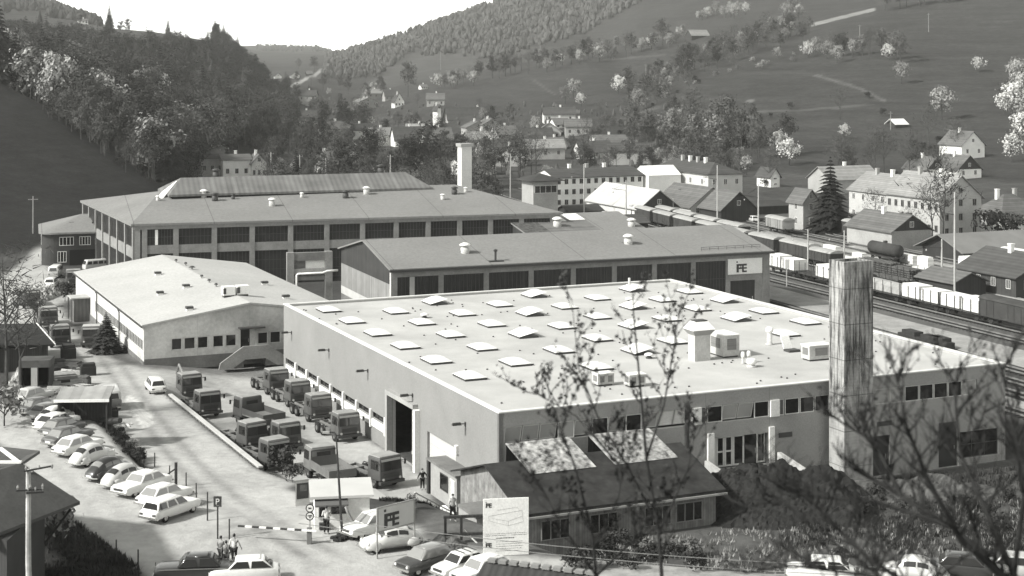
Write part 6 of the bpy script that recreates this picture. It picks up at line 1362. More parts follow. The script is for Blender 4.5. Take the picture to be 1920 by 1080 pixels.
b = MB(); ln2 = lambda p_, q_: b.bar((iw*p_[0],-.054,i0+ih*p_[1]),(iw*q_[0],-.054,i0+ih*q_[1]),.012,.006)
for p_, q_ in (((.12,.70),(.85,.78)),((.85,.78),(.88,.58)),((.88,.58),(.55,.52)),((.55,.52),(.12,.62)),((.12,.62),(.12,.70)),((.2,.66),(.55,.60)),((.55,.60),(.86,.68)),((.55,.60),(.55,.52)),((.3,.80),(.75,.84)),((.75,.84),(.8,.76))): ln2(p_, q_)
b.build('site_drawing', mat_plain('drawing_line', .3), t)
# dark timber frame left of the board, plank, kiosk column
a0 = hit(835, 1022); FRm = FR(a0, radians(8)); t = thing('display_rack', 'empty dark frame of posts and rails left of the site board', 'frame', a0, FRm.a); xr = FRm.front(905, 985)[0]; z_a, z_b = FRm.front(840, 972)[1], FRm.front(840, 1000)[1]; xm = FRm.front(865, 985)[0]
for x, zl in ((0,z_b),(xm,-1.2)): MB().box(x-.08,x+.08,-.08,.08,zl,z_a).build('post', metal_d, t)
MB().box(-.12,xr,-.1,.1,z_a+.003,z_a+.16).build('rail', timber_d, t); MB().box(-.08,xr,-.1,.1,z_b-.163,z_b-.003).build('rail', timber_d, t); MB().bar((xm+.2,.2,z_b+.1),(xr+.3,-.3,z_b-1.3),.14,.06).build('plank', white, t); MB().bar((-.1,0,z_b-.1),(-.9,.4,z_b-1.0),.08).build('strut', metal_d, t)
p = hit(564, 948); t = thing('notice_column', 'three-sided notice column with dark panels near the kerb end', 'notice board', p, radians(25)); kh = 47*p.y/F
b = MB().prism([(-.5,-.4),(.5,-.4),(0,.5)], 0, kh); b.build('column', offwhite, t); MB().box(-.42,.42,-.43,-.402,kh*.3,kh*.92).build('panel', mat('poster_dark', .08,.05,2), t); MB().prism([(-.58,-.46),(.58,-.46),(0,.6)], kh+.003, kh+.1).build('cap', metal_l, t); MB().box(-.2,.3,-.436,-.431,kh*.6,kh*.85).build('poster', mat('poster', .2,.1,4), t)
# fence posts
def posts(lbl, grp, lst, m=None, r=.055, wires=True):
    pr = None
    for k, (px, a_, b_) in enumerate(lst):
        p = hit(px, b_); h = (b_-a_)*p.y/F; o = MB().tube([(0,0,-.3),(0,0,h)], [r,r*.85], 6).lathe([(r*1.05,h),(.01,h+.04)],6).build('fence_post', m or metal_d, None, loc=p); tag(o, lbl+', '+ORD[k]+' from the left', 'fence post', grp)
posts('thin dark fence post between car park and road', 'posts between car park and road', [(290,852,878),(318,877,902),(349,890,920),(368,910,940),(389,930,983),(430,975,1012)])
posts('dark fence post along the grass bank, lower left', 'posts along the lower left bank', [(118,985,1022),(141,990,1032),(180,1005,1045),(218,1020,1065),(259,1035,1082)])
p = hit(330, 915); h = 45*p.y/F; t = thing('wooden_pole', 'short thick dark pole with slanting brace among the fence posts', 'pole', p); MB().tube([(0,0,-.3),(0,0,h)], .11, 7).build('post', metal_d, t); MB().bar((0,0,h*.75),(-1.3,-.2,h*.25),.09).build('brace', metal_d, t)
# railing and path borders in the grass patch
a0, a1_ = G(778, 975, -1.5), G(846, 963, -2.4); a0.z = tz(a0.x,a0.y); a1_.z = tz(a1_.x,a1_.y); t = thing('handrail', 'low pale handrail at the foot of the grass patch', 'railing', a0); dv = a1_-a0
MB().bar((0,0,.8), dv+Vector((0,0,.8)), .07).build('rail', metal_l, t)
for k in range(4): MB().bar(dv*k/3, dv*k/3+Vector((0,0,.79)), .06).build('post', metal_d, t)
for k, (q0, q1) in enumerate((((826,925),(862,955)),((832,922),(872,952)))):
    a0, a1_ = G(*q0,-3.6), G(*q1,-3.2); a0.z = tz(a0.x,a0.y); a1_.z = tz(a1_.x,a1_.y); o = MB().bar((0,0,.2), a1_-a0+Vector((0,0,.2)), .3, .3).build('path_kerb', white, None, loc=a0); tag(o, 'white sloping kerb of the path beside the annex, '+['left','right'][k], 'kerb', 'kerbs of the path beside the annex')
o = MB().box(0,9.5,-5,0,-.3,.06).build('pavement', mat('pale_paving', .42,.34,.4), None, loc=H.W(-5.2, dy0+1.5, 0), rotz=ang-pi/2); o['kind'] = 'structure'
# ------------------------------------------------------------------ soil heap and lumps
R.seed(21)
def heap(name, lb, cat, px0, px1, pyb, h, m, dep, z=None, seed=1, rough=.5, peaks=5, kind=None, yshift=0):
    a, c = (G(px0,pyb,z), G(px1,pyb,z)) if z is not None else (hit(px0,pyb), hit(px1,pyb)); L_ = (c-a).length; rs = random.Random(seed); b = MB(); N, M = max(30,int(L_*4.5)), max(20,int(dep*4.5))
    pk = [(rs.uniform(.15,.85), rs.uniform(.35,.65), rs.uniform(.75,1.0), rs.uniform(.18,.4)) for _ in range(peaks)]
    from mathutils import noise as mn
    for i in range(N+1):
        for j in range(M+1):
            u_, v_ = i/N, j/M; e = max(0, 1-(2*u_-1)**2)**.45*max(0, 1-(2*v_-1)**2)**.7
            q = max(.68, max(g*math.exp(-((u_-x)**2/(s*s)+(v_-y)**2/.09)) for x,y,g,s in pk)); P_ = Vector((L_*u_*.35+seed*7, dep*v_*.35, 0))
            fr_ = mn.fractal(P_, .8, 2.0, 6)
            b.v.append((L_*u_+rs.gauss(0,.03), dep*(v_-.5)+rs.gauss(0,.03), -.4+h*e*q*(1+.22*fr_)+min(1,e*3)*rough*(.35*mn.fractal(P_*5, .6, 2.0, 4)+rs.gauss(0,.05))))
    for i in range(N):
        for j in range(M): k = i*(M+1)+j; b.f.append((k,k+M+1,k+M+2,k+1))
    o = b.build(name, m, None, False, loc=(a.x,a.y+dep*.5+yshift,min(a.z,c.z)), rotz=atan2(c.y-a.y,c.x-a.x)); return tag(o, lb, cat, None, kind)
soil = mat('dark_soil', .034, .014, 1.6, fine=5, bump=.6); rub = mat('pale_rubble', .62, .12, 1.3, fine=5, bump=.6); 
heap('soil_heap', 'long dark soil heap in front of the glass entrance, right of the shed', 'soil heap', 1300, 1690, 1010, 3.9, soil, 16, -4.4, 4, .55, 12)
heap('grassy_bank', 'low weedy bank between soil heap and hall front, behind branches', 'bank', 1545, 1960, 968, 2.5, mat('weedy', .12,.035,1.0,fine=6,bump=.5), 8, -4.7, 8, .3, 14)
heap('earth_mound', 'small brown earth mound behind the dark saloon near the gate', 'mound', 778, 880, 1052, 1.3, mat('brown_earth', .13,.07,1.2,fine=6), 4.0, None, 6, .3, 3)
heap('rubble_heap', 'wide heap of bright broken rubble at the left edge of the road', 'rubble', -5, 70, 575, 2.2, rub, 17, None, 12, .9, 6); heap('rubble_heap', 'small pale rubble heap in front of the grey van', 'rubble', 160, 222, 800, .9, rub, 4, None, 13, .5, 3)
heap('rubble_heap', 'pale scrap pile left of the dark gate-like hut', 'rubble', 8, 48, 728, 2.0, mat('scrap_pile', .5,.08,1.5,fine=5), 5, None, 14, .7, 3)
# ------------------------------------------------------------------ storage clutter on the far left
u1 = hit(90, 694); DS = FR(u1, A24); dsd = DS.side(60, 654)[0]; dsd = max(dsd, 14)
t = thing('storage_shed', 'long low shed with plain dark roof along the left road edge', 'shed', DS.W(-9,0,0), A24); MB().box(0,9,0,dsd,-1,2.6).build('wall', timber_d, t)
MB().hexa([(-.6,-.8,3.1),(9.6,-.8,2.63),(9.6,dsd+.5,2.63),(-.6,dsd+.5,3.1)],[(-.6,-.8,3.3),(9.6,-.8,2.8),(9.6,dsd+.5,2.8),(-.6,dsd+.5,3.3)]).build('roof', mat('black_felt', .03,.02,.4,fine=3), t); MB().box(9.603,9.72,-.8,dsd+.5,2.62,2.86).build('fascia', white, t)
p = hit(68, 728); t = thing('loading_gantry', 'dark gate-like hut with pale centre post before the storage shed', 'hut', p, radians(6)); w_ = 2.8
MB().box(-w_/2,w_/2,-1.0,1.4,1.9,2.55).build('header', mat('gantry_steel', .10,.07,1), t); MB().box(-.28,.28,-1.03,-.6,-.3,1.897).build('post', mat_plain('pale_post', .32), t); MB().box(-w_/2+.05,w_/2-.05,.6,1.2,-.3,1.897).build('back', dark, t)
for s in (-1,1): MB().box(s*w_/2-.12*(s>0)-.0,s*w_/2+.12*(s<0),-1,1.2,-.3,1.897).build('side', timber_d, t)
p = hit(113, 795); t = thing('lean_to_shelter', 'open shelter with pale sloping corrugated roof beside the grey van', 'shelter', p, radians(3)); 
MB().hexa([(-.2,-1.2,2.0),(4.2,-1.2,2.1),(4.2,1.3,2.7),(-.2,1.3,2.65)],[(-.2,-1.2,2.1),(4.2,-1.2,2.2),(4.2,1.3,2.8),(-.2,1.3,2.75)]).build('roof', mat_rows('shelter_sheet', .30,.2,0,.9,depth=.25), t); MB().box(-.25,4.25,-1.3,-1.202,1.98,2.2).build('fascia', white, t); MB().box(0,4.0,1.0,1.2,-1,2.6).build('back_wall', timber_d, t); MB().box(0,.12,-1,.99,-1,2.0).build('side_wall', timber_d, t)
for x in (.1,4.0): MB().box(x-.06,x+.06,-1.1,-.98,-1,1.99).build('post', timber_d, t)
p = hit(178, 782); b = MB(); R.seed(31)
for k in range(14): x, y, z = R.uniform(-.6,.6), R.uniform(-.5,.5), .35*(k//4); b.box(x-.35,x+.35,y-.25,y+.25,z,z+.33)
o = b.build('sack_stack', mat('pale_sacks', .66,.5,1.5), None, loc=p, rotz=.3); tag(o, 'stack of white sacks in front of the pale shelter roof', 'sacks')
for k, (px, py, sx_, sy_, sz_, v, lb) in enumerate(((205,783,.7,.6,1.0,.03,'dark crate beside the stack of white sacks'),(165,705,.8,.6,1.3,.04,'dark tall bin on the clutter behind the shelter'),(148,722,1.1,.7,.9,.12,'grey bin left of the tall dark bin'),(120,690,2.0,.8,.7,.12,'long grey trailer bed behind the shelter'),(128,672,.8,.8,1.6,.05,'dark drum rack beside the road, behind the trailer bed'),(110,712,1.6,.9,.6,.3,'pale stack of boards left of the grey bin'),(140,738,1.2,.5,.5,.35,'pale planks on the clutter near the shelter roof'),(97,690,1.5,.8,.9,.06,'dark crate behind the gate-like hut'))):
    p = hit(px, py); o = MB().box(-sx_,sx_,-sy_,sy_,-.2,sz_*.75).box(-sx_*.8,sx_*.9,-sy_*.85,sy_*.8,sz_*.75+.003,sz_); o = bevel(o.build('storage_crate', mat('clutter%02d'%k, v, v*.6, 2.0), None, loc=p, rotz=R.uniform(-.3,.5)), .04); tag(o, lb, 'crate')
R.seed(77)
for k in range(26):
    px, py = R.uniform(98,165), R.uniform(690,760); p = hit(px, py); b = MB(); L_ = R.uniform(1,3.4)
    for j in range(R.randint(2,5)): b.box(-L_/2,L_/2,j*.22,j*.22+.18,.0,R.uniform(.1,.4))
    v = R.choice([.5,.4,.1,.05,.25]); o = b.build('plank_pile', mat('plank%02d'%int(v*100), v, v*.6, 2), None, loc=p, rotz=R.uniform(0,3.1)); tag(o, 'small pile of planks and bars in the clutter behind the shelter', 'planks', 'plank piles behind the shelter')
p = hit(190, 800); o = MB().lathe([(.25,0),(.3,1.6),(.22,3.0)],8).xf(Matrix.Rotation(radians(80),4,'Y')).build('fallen_pipe', metal_d, None, loc=p+Vector((0,0,.4)), rotz=radians(-45)); tag(o, 'dark pipe lying on the bank below the white sacks', 'pipe')
p = hit(503, 688); t = thing('tyre', 'pale ringed tyre leaning near the stair of the white hall', 'tyre', p); b = MB(); N = 16
for i in range(N+1): a_ = 2*pi*i/N; b.v += [(cos(a_)*(.55+.16*cos(c_)), .16*sin(c_), .72+sin(a_)*(.55+.16*cos(c_))) for c_ in (0,1.57,3.14,4.71)]
for i in range(N): b.f += [(i*4+k,i*4+(k+1)%4,i*4+4+(k+1)%4,i*4+4+k) for k in range(4)]
b.build('ring', mat_plain('old_tyre', .16, .8), t, True)
# ------------------------------------------------------------------ near house lower left, tiled roof at the bottom, roadside pole
ex = G(150, 940, 5.0); a_ = radians(-47)
def solid(name, lb, cat): return thing(name, lb, cat, (0,0,0))
t = thing('near_house', 'near house with plain grey roof at the lower left corner', 'house', (ex.x, ex.y, 0)); L_ = lambda px, py, z: (lambda p: (p.x-ex.x, p.y-ex.y, z))(G(px,py,z))
r0, r1, r2, r3 = L_(150,940,5.0), L_(40,868,7.2), L_(-160,930,7.2), L_(-30,1010,5.0)
mr = mat('slate_roof', .10,.075,.5,fine=5)
MB().slab([r0, r1, r2, r3][::-1], .18).build('roof', mr, t); e1 = L_(-120, 800, 5.0)
MB().slab([r1, L_(75,845,5.6), L_(-160,820,5.6), r2][::-1], .18).build('roof', mr, t)
MB().bar((r1[0]-6,r1[1]+.4*0,r1[2]+.05),(r1[0],r1[1],r1[2]+.05),.25,.12).build('ridge_cap', white, t); MB().bar(L_(58,884,6.8),L_(0,840,7.0),.22,.1).build('verge_board', white, t)
MB().prism([(r3[0]+1,r3[1]+.6),(r0[0]-2.0,r0[1]-.0),(r0[0]-3.2,r0[1]+3.5),(r3[0]-5,r3[1]+5)], -1, 4.7).build('wall', timber_d, t)
MB().bar((r0[0]-2.0,r0[1],2.6),(r0[0]-.5,r0[1]-.1,4.6),.12).build('brace', timber_d, t)
pt = AT(53, 880, 80); pb_ = tz(pt.x, pt.y); t = thing('power_pole', 'tall whitewashed power pole with crossarms in front of the near house', 'pole', (pt.x, pt.y, pb_), radians(15)); h = pt.z-pb_
MB().tube([(.15,0,-.5),(0,0,h*.5),(0,0,h)], [.17,.145,.12], 9).build('post', mat('whitewash', .55,.32,1.5,fine=5), t)
for z, x0, x1 in ((h-.05,-.2,1.2),(h-1.0,-.6,.75),(h-1.15,-.1,.75)):
    o = MB().bar((x0,-.14,z),(x1,-.14,z+(.18 if z > h-.5 else 0)),.08).build('crossarm', metal_d, t); b = MB()
    for x in np.linspace(x0+.1,x1-.05,3): b.lathe([(.03,0),(.06,.1),(.03,.22)],6,(x,-.14,z+.05))
    b.build('insulators', metal_l, o)
wire = mat_plain('wire', .25, .5)
def cable(lb, a, c, sag, grp='overhead wires', r=.018):
    b = MB(); b.tube([(c-a)*(i/14)+Vector((0,0,-sag*4*(i/14)*(1-i/14))) for i in range(15)], r, 4, False); o = b.build('overhead_wire', wire, None, loc=a); tag(o, lb, 'wire', grp)
pc = Vector((pt.x, pt.y, pt.z))
for k, (q, dz) in enumerate(((AT(1700,1065,70),0),(AT(1700,1082,70),-1.0))): cable('thin pale overhead wire crossing the bottom of the gate area, '+['upper','lower'][k], AT(560,965+16*k,72), q, .4)
ro = AT(912, 1052, 62); t = thing('tiled_roof_house', 'house with dark ribbed tile roof peeping in at the bottom edge', 'house', ro, radians(-22)); rt = mat_rows('ribbed_tiles', .05,.03,0,.3,depth=.7)
MB().slab([(-1.0,-3.2,-2.2),(4.6,-3.2,-2.2),(4.6,0,0),(0,0,0)][::1], .15).build('roof', rt, t); MB().slab([(0,0,0),(4.6,0,0),(4.6,3.2,-2.2),(-1.0,3.2,-2.2)], .15).build('roof', rt, t); MB().box(.4,4.3,-2.8,2.8,-7,-2.3).build('wall', grey_render, t)
b = MB(); [b.box(.1+k*.45,.42+k*.45,-.14,.14,.003,.13) for k in range(10)]; b.build('ridge_tiles', mat_plain('ridge_tile', .2), t)
# ------------------------------------------------------------------ people
skin_m = mat_plain('skin', .30, .6); hair_m = mat_plain('dark_hair', .02, .6)
def skin(name, m, parent, V_, E_, Rd, sub=1):
    me = bpy.data.meshes.new(name); me.from_pydata(V_, E_, []); o = bpy.data.objects.new(name, me); COL.objects.link(o); me.materials.append(m); o.parent = parent
    md = o.modifiers.new('Skin','SKIN'); md.use_smooth_shade = True; s = me.skin_vertices[0] if me.skin_vertices else None
    if s is None:
        bm = bmesh.new(); bm.from_mesh(me); bm.verts.layers.skin.verify(); bm.to_mesh(me); bm.free(); s = me.skin_vertices[0]
    for i, r in enumerate(Rd): s.data[i].radius = (r, r)
    s.data[0].use_root = True
    sb_ = o.modifiers.new('Sub','SUBSURF'); sb_.levels = sub; sb_.render_levels = sub; return o
def person(lb, loc, rz, H_=1.75, top=.6, legs=.03, arms=((.12,.28),(-.12,.28)), step=.08, lean=0, dress=False, build=1.0, short=False):
    """arms: (forward, sideways) swing of each hand relative to the shoulder"""
    t = thing('person', lb, 'person', loc, rz, None); k = H_/1.75; V_, E_, Q = [], [], []
    def v(x, y, z, r, par=None):
        V_.append((x*k,y*k,z*k)); Q.append(r*k); i = len(V_)-1
        if par is not None: E_.append((par,i))
        return i
    pe = v(0,0,.93,.135*build); sp_ = v(lean*.4,0,1.12,.125*build,pe); cs_ = v(lean*.8,0,1.34,.145*build,sp_); nk = v(lean,0,1.49,.055,cs_); hd = v(lean+.02,0,1.585,.082,nk); h2 = v(lean+.02,0,1.69,.075,hd); v(lean+.11,0,1.60,.02,hd)
    sh_, hp, hands, legp = [], [], [], []
    for s, (fw, sd_) in zip((1,-1), arms):
        a = v(lean*.9,s*.185,1.41,.062,cs_); e = v(lean*.9+fw*.25,s*(.20+abs(sd_)*.35),1.14,.045,a); w_ = v(lean*.9+fw,s*(.20+sd_*.45),.93 if fw < .3 else 1.08,.032,e); h_ = v(lean*.9+fw*1.15+.02,s*(.20+sd_*.45),.86 if fw < .3 else 1.06,.036,w_)
        for q in range(4): f0 = v(V_[h_][0]/k+.012*(q-1.5)*1.4,V_[h_][1]/k,V_[h_][2]/k-.05,.011,h_); v(V_[f0][0]/k+.012,V_[f0][1]/k-s*.008,V_[f0][2]/k-.045+.006*abs(q-1.5),.009,f0)
        v(V_[h_][0]/k+.05,V_[h_][1]/k-s*.015,V_[h_][2]/k-.02,.011,h_); hands.append((a,e,w_))
        st_ = step*s; hq = v(0,s*.10,.88,.10*build,pe); kn = v(st_*.5+.02,s*.11,.50,.062,hq); an = v(st_,s*.11,.09,.042,kn); he = v(st_+.0,s*.11,.045,.045,an); v(st_+.17,s*.125,.03,.034,he); legp.append((hq,kn,an))
    skin('body', skin_m, t, V_, E_, Q)
    g = lambda i, m=1.0: (V_[i], Q[i]*m)
    # shirt
    ch = [pe, sp_, cs_]; W_ = [V_[i] for i in ch]; Ee = [(0,1),(1,2)]; Rr = [Q[i]*1.13 for i in ch]
    for (a,e,w_) in hands:
        n0 = len(W_); W_ += [V_[a], V_[e]]+([] if short else [V_[w_]]); Rr += [Q[a]*1.2,Q[e]*1.25]+([] if short else [Q[w_]*1.2]); Ee += [(2,n0),(n0,n0+1)]+([] if short else [(n0+1,n0+2)])
    skin('shirt', mat('cloth_%03d'%int(top*1000), top, top*.7, 6), t, W_, Ee, Rr)
    if dress: MB().lathe([(.30*k,.45*k),(.24*k,.75*k),(.17*k,.98*k)], 12).build('skirt', mat('cloth_%03d'%int(legs*1000), legs, legs*.7, 6), t, True)
    else:
        W_ = [V_[pe]]; Rr = [Q[pe]*1.1]; Ee = []
        for (hq,kn,an) in legp: n0 = len(W_); W_ += [V_[hq],V_[kn],V_[an]]; Rr += [Q[hq]*1.14,Q[kn]*1.25,Q[an]*1.5]; Ee += [(0,n0),(n0,n0+1),(n0+1,n0+2)]
        skin('trousers', mat('cloth_%03d'%int(legs*1000), legs, legs*.7, 6), t, W_, Ee, Rr)
    hb = MB().ball(((lean+.0)*k,0,1.68*k),.098*k,.088*k,.10*k,12,8); hb.v = [(x-.012*k if z < 1.66*k else x, y, max(z,1.60*k)) for x,y,z in hb.v]; hb.build('hair', hair_m, t, True)
    return t
person('person in white shirt and dark trousers standing at the barrier group, right', hit(439,1062), radians(75), 1.80, .7, .025, ((.05,.25),(.2,.35)), .03)
person('person in grey jacket in the middle of the group by the black saloon', hit(424,1068), radians(100), 1.70, .13, .05, ((.1,.2),(.1,.2)), .02, build=1.2)
person('person in mid-grey jacket at the left of the group by the barrier', hit(414,1058), radians(60), 1.68, .20, .04, ((.15,.2),(.05,.2)), .02)
person('person in white shirt seen from behind at the gatehouse window', hit(612,1006), radians(95), 1.80, .72, .03, ((.3,.15),(.3,.15)), .05)
person('dark-dressed person with hands on hips on the hall forecourt, left of two', G(792,918), radians(-60), 1.72, .03, .03, ((.02,.55),(.02,.55)), .05)
person('dark-dressed person with skirt on the hall forecourt, right of two', G(808,918), radians(-110), 1.66, .025, .025, ((.02,.45),(.05,.3)), .03, dress=True)
person('person in light shirt and dark trousers walking on the path by the annex', hit(849,984), radians(-70), 1.75, .45, .025, ((-.1,.3),(.15,.3)), .18)
# ------------------------------------------------------------------ trees
bark = mat('bark', .07, .04, 2.0, fine=8); bark_l = mat('bark_pale', .14, .09, 2.0)
LM = {'dark': mat_leaf('leaf_dark', .026, .05), 'mid': mat_leaf('leaf_mid', .05, .085), 'pale': mat_leaf('leaf_pale', .15, .27), 'blossom': mat_leaf('leaf_blossom', .30, .46), 'needle': mat_leaf('needles', .016, .028), 'twig': mat_leaf('twigs', .055, .085)}
def leafq(b, c, s, rs, out=None):
    n = Vector((rs.gauss(0,1),rs.gauss(0,1),rs.gauss(0,1)+.3)).normalized() if out is None else (out+Vector((rs.gauss(0,.4),rs.gauss(0,.4),rs.gauss(0,.4)))).normalized(); x = n.orthogonal().normalized()*s; y = n.cross(x).normalized()*s*rs.uniform(.5,1)
    i = len(b.v); b.v += [tuple(c-x-y*.3),tuple(c+y),tuple(c+x+y*.2),tuple(c-y)]; b.f.append((i+3,i+2,i+1,i))
def limbs(b, rs, h, r, n, spread, z0=.25, sides=5):
    tips = []; tp = [(0,0,-.6),(rs.uniform(-.1,.1)*h*.05,0,h*.3),(rs.uniform(-.03,.03)*h,rs.uniform(-.03,.03)*h,h*.62),(rs.uniform(-.04,.04)*h,rs.uniform(-.04,.04)*h,h*.92)]
    b.tube(tp, [r*1.25,r*.8,r*.45,r*.12], sides, False); tips.append(Vector(tp[-1]))
    for k in range(n):
        t = z0+(.85-z0)*k/n; a = k*2.4+rs.uniform(-.5,.5); L_ = spread*(1.15-t)*rs.uniform(.7,1.2); p0 = Vector((0,0,h*t)); d = Vector((cos(a),sin(a),rs.uniform(.5,1.1))).normalized(); p1 = p0+d*L_*.55; p2 = p1+(d+Vector((0,0,.5))).normalized()*L_*.5
        rr = r*(1-t)*.55+.03; b.tube([p0,p1,p2], [rr,rr*.6,rr*.2], 4, False); tips += [p1,p2]
        for j in range(3): q = p1.lerp(p2, j/3); e = q+Vector((rs.gauss(0,1),rs.gauss(0,1),rs.uniform(.2,1)))*L_*.22; b.tube([q,e],[rr*.35,rr*.1],3,False); tips.append(e)
    return tips
def broad(seed, h, w, kind, n=1250, ls=.29, trunk=.22, gaps=.5, nclump=16):
    rs = random.Random(seed); tb = MB(); tips = limbs(tb, rs, h, trunk, 8, w*.62, .28); b = MB(); cl = []
    for k in range(nclump):
        a = rs.uniform(0,6.28); u = rs.uniform(-.85,1); q = sqrt(max(0,1-u*u)); rad = rs.uniform(.45,.9)
        cl.append((Vector((cos(a)*q*w*.5*rad, sin(a)*q*w*.5*rad, h*.62+u*h*.33)), rs.uniform(.13,.24)*w))
    cl += [(t_, .12*w) for t_ in tips if t_.z > h*.35]
    for k in range(n):
        c, r_ = rs.choice(cl); v_ = Vector((rs.gauss(0,1),rs.gauss(0,1),rs.gauss(0,.8))).normalized()*r_*rs.uniform(.55,1.05); leafq(b, c+v_, ls*rs.uniform(.6,1.25), rs, v_.normalized()*.75+((c+v_)-Vector((0,0,h*.52))).normalized()*.55+Vector((0,0,.1)))
    return tb, b
def spruce_m(seed, h, w, n=21):
    rs = random.Random(seed); tb = MB().tube([(0,0,-.5),(0,0,h*.5),(0,0,h*.98)], [.24,.15,.03], 6, False); b = MB()
    for i in range(n):
        t = i/(n-1); z = h*(.08+.9*t); L_ = w*.5*(1-t)**.85+.25
        m_ = max(5, int(15*(1-t)+5))
        for k in range(m_):
            a = 2*pi*k/m_+i*.7+rs.uniform(-.2,.2); l_ = L_*rs.uniform(.7,1.15); d = Vector((cos(a),sin(a),0)); s_ = Vector((-sin(a),cos(a),0)); p0 = Vector((0,0,z)); p1 = p0+d*l_*.55+Vector((0,0,-.10*l_)); p2 = p0+d*l_+Vector((0,0,-.32*l_)); w1 = l_*.26+.14
            j = len(b.v); b.v += [tuple(p0+Vector((0,0,.25))),tuple(p1+s_*w1-Vector((0,0,.15))),tuple(p2),tuple(p1-s_*w1-Vector((0,0,.15))),tuple(p1+Vector((0,0,.22)))]; b.f += [(j,j+1,j+4),(j+1,j+2,j+4),(j+2,j+3,j+4),(j+3,j,j+4)]
    return tb, b
def bare_m(seed, h, w, n=360, ls=.10):
    rs = random.Random(seed); tb = MB(); tips = limbs(tb, rs, h, .17, 12, w*.75, .3); b = MB()
    for k in range(n):
        c = rs.choice(tips); p0 = c+Vector((rs.gauss(0,1),rs.gauss(0,1),rs.gauss(0,1)))*w*.08; d = Vector((rs.gauss(0,.7),rs.gauss(0,.7),rs.uniform(.1,1))).normalized()*rs.uniform(.5,1.3); s_ = d.orthogonal().normalized()*ls*rs.uniform(.3,.9)
        j = len(b.v); b.v += [tuple(p0-s_),tuple(p0+s_),tuple(p0+d+s_*.2),tuple(p0+d-s_*.2)]; b.f.append((j,j+1,j+2,j+3))
    return tb, b
PROTO = {}
def proto(key, gen, mleaf, nm, mb=None):
    tb, b = gen; t = thing(nm, 'x', 'tree'); tb.build('trunk', mb or bark, t); b.build('crown', mleaf, t); PROTO.setdefault(key, []).append(t)
for s in range(3):
    proto('dark', broad(s, 15, 9, 'dark'), LM['dark'], 'broadleaf_tree'); proto('mid', broad(10+s, 14, 9, 'mid'), LM['mid'], 'leafy_tree'); proto('spruce', spruce_m(20+s, 17, 8+s*.6), LM['needle'], 'spruce_tree'); proto('bare', bare_m(30+s, 14, 9), LM['twig'], 'bare_tree')
for s in range(2):
    proto('pale', broad(40+s, 10, 8.5, 'pale', 950, .30), LM['pale'], 'leafing_tree'); proto('blossom', broad(50+s, 8, 7, 'blossom', 850, .27, .16), LM['blossom'], 'blossom_tree')
    proto('bush', broad(60+s, 3.2, 4.2, 'dark', 420, .22, .06, nclump=12), LM['dark'], 'bush'); proto('palebush', broad(70+s, 3, 4.2, 'pale', 380, .22, .06, nclump=12), LM['pale'], 'bush')
USED = set()
def tree(kind, p, s=1.0, lb=None, grp=None, sz=None):
    R_ = R; ps = PROTO[kind]; q = ps[R_.randrange(len(ps))]; sc = (s*R_.uniform(.9,1.1), s*R_.uniform(.9,1.1), s*(sz or 1)*R_.uniform(.9,1.12)); rz = R_.uniform(0,6.28)
    if q.name not in USED:
        USED.add(q.name); o = q; o.location = p; o.rotation_euler = (0,0,rz); o.scale = sc; o['label'] = lb
    else: o = dup(q, p, rz, lb, None, sc)
    if grp: o['group'] = grp
    elif 'group' in o.keys(): del o['group']
    o['category'] = 'bush' if 'bush' in kind else 'tree'; return o
R.seed(101)
BL = [(o.location.x, o.location.y) for o in bpy.data.objects if o.parent is None and o.get('category') in ('house',) ]
def clear(x, y, d=11): return all(hypot(x-a-3, y-b-5) > d for a, b in BL)
# the wood on the left slope
FL = {'dark':'dark leafy tree among many in the wood on the left slope','mid':'mid-grey leafy tree among many in the wood on the left slope','bare':'bare twiggy tree among many in the wood on the left slope','spruce':'dark pointed spruce in the wood on the left slope','pale':'pale leafing tree standing out in the wood on the left slope','blossom':'bright blossoming tree standing out in the wood on the left slope'}
cnt = {}
lim = {'dark':270,'mid':250,'bare':230,'spruce':75,'pale':42,'blossom':14}
cand = []
for _ in range(2300):
    px = R.uniform(-60, 545) if _ < 1900 else R.uniform(385,545); Y = R.uniform(395, 930) if _ < 1900 else R.uniform(640,1120)
    if px < 400: ymin = float(np.interp(px, [-60,0,90,150,300,400], [480,462,445,425,392,470])); ymax = float(np.interp(px,[0,150,250,400],[880,860,800,940]))
    else: ymin = float(np.interp(px, [400,450,535], [500,590,660])); ymax = 1110
    if Y < ymin or Y > ymax: continue
    k = R.choices(['dark','mid','bare','spruce','pale','blossom'], [30,26,24,8,5,1.2])[0]
    if 200 < px < 330 and 600 < Y < 760 and R.random() < .12: k = 'blossom'
    cand.append((Y, px, k))
lim = {'dark':150,'mid':140,'bare':110,'spruce':75,'pale':28,'blossom':8}; mass = []
for Y, px, k in sorted(cand):
    x = (px-CX)*Y/F; s = R.uniform(.9,1.35)*(1.35 if k in ('blossom','pale') else 1)*(1.0 if Y < 780 else .8); p = Vector((x,Y,tz(x,Y)-.3))
    if cnt.get(k,0) >= lim[k]:
        if k in ('dark','mid','bare','spruce'): mass.append((p, s, k))
        continue
    cnt[k] = cnt.get(k,0)+1; tree(k, p, s, FL[k], k+' trees in the left wood')
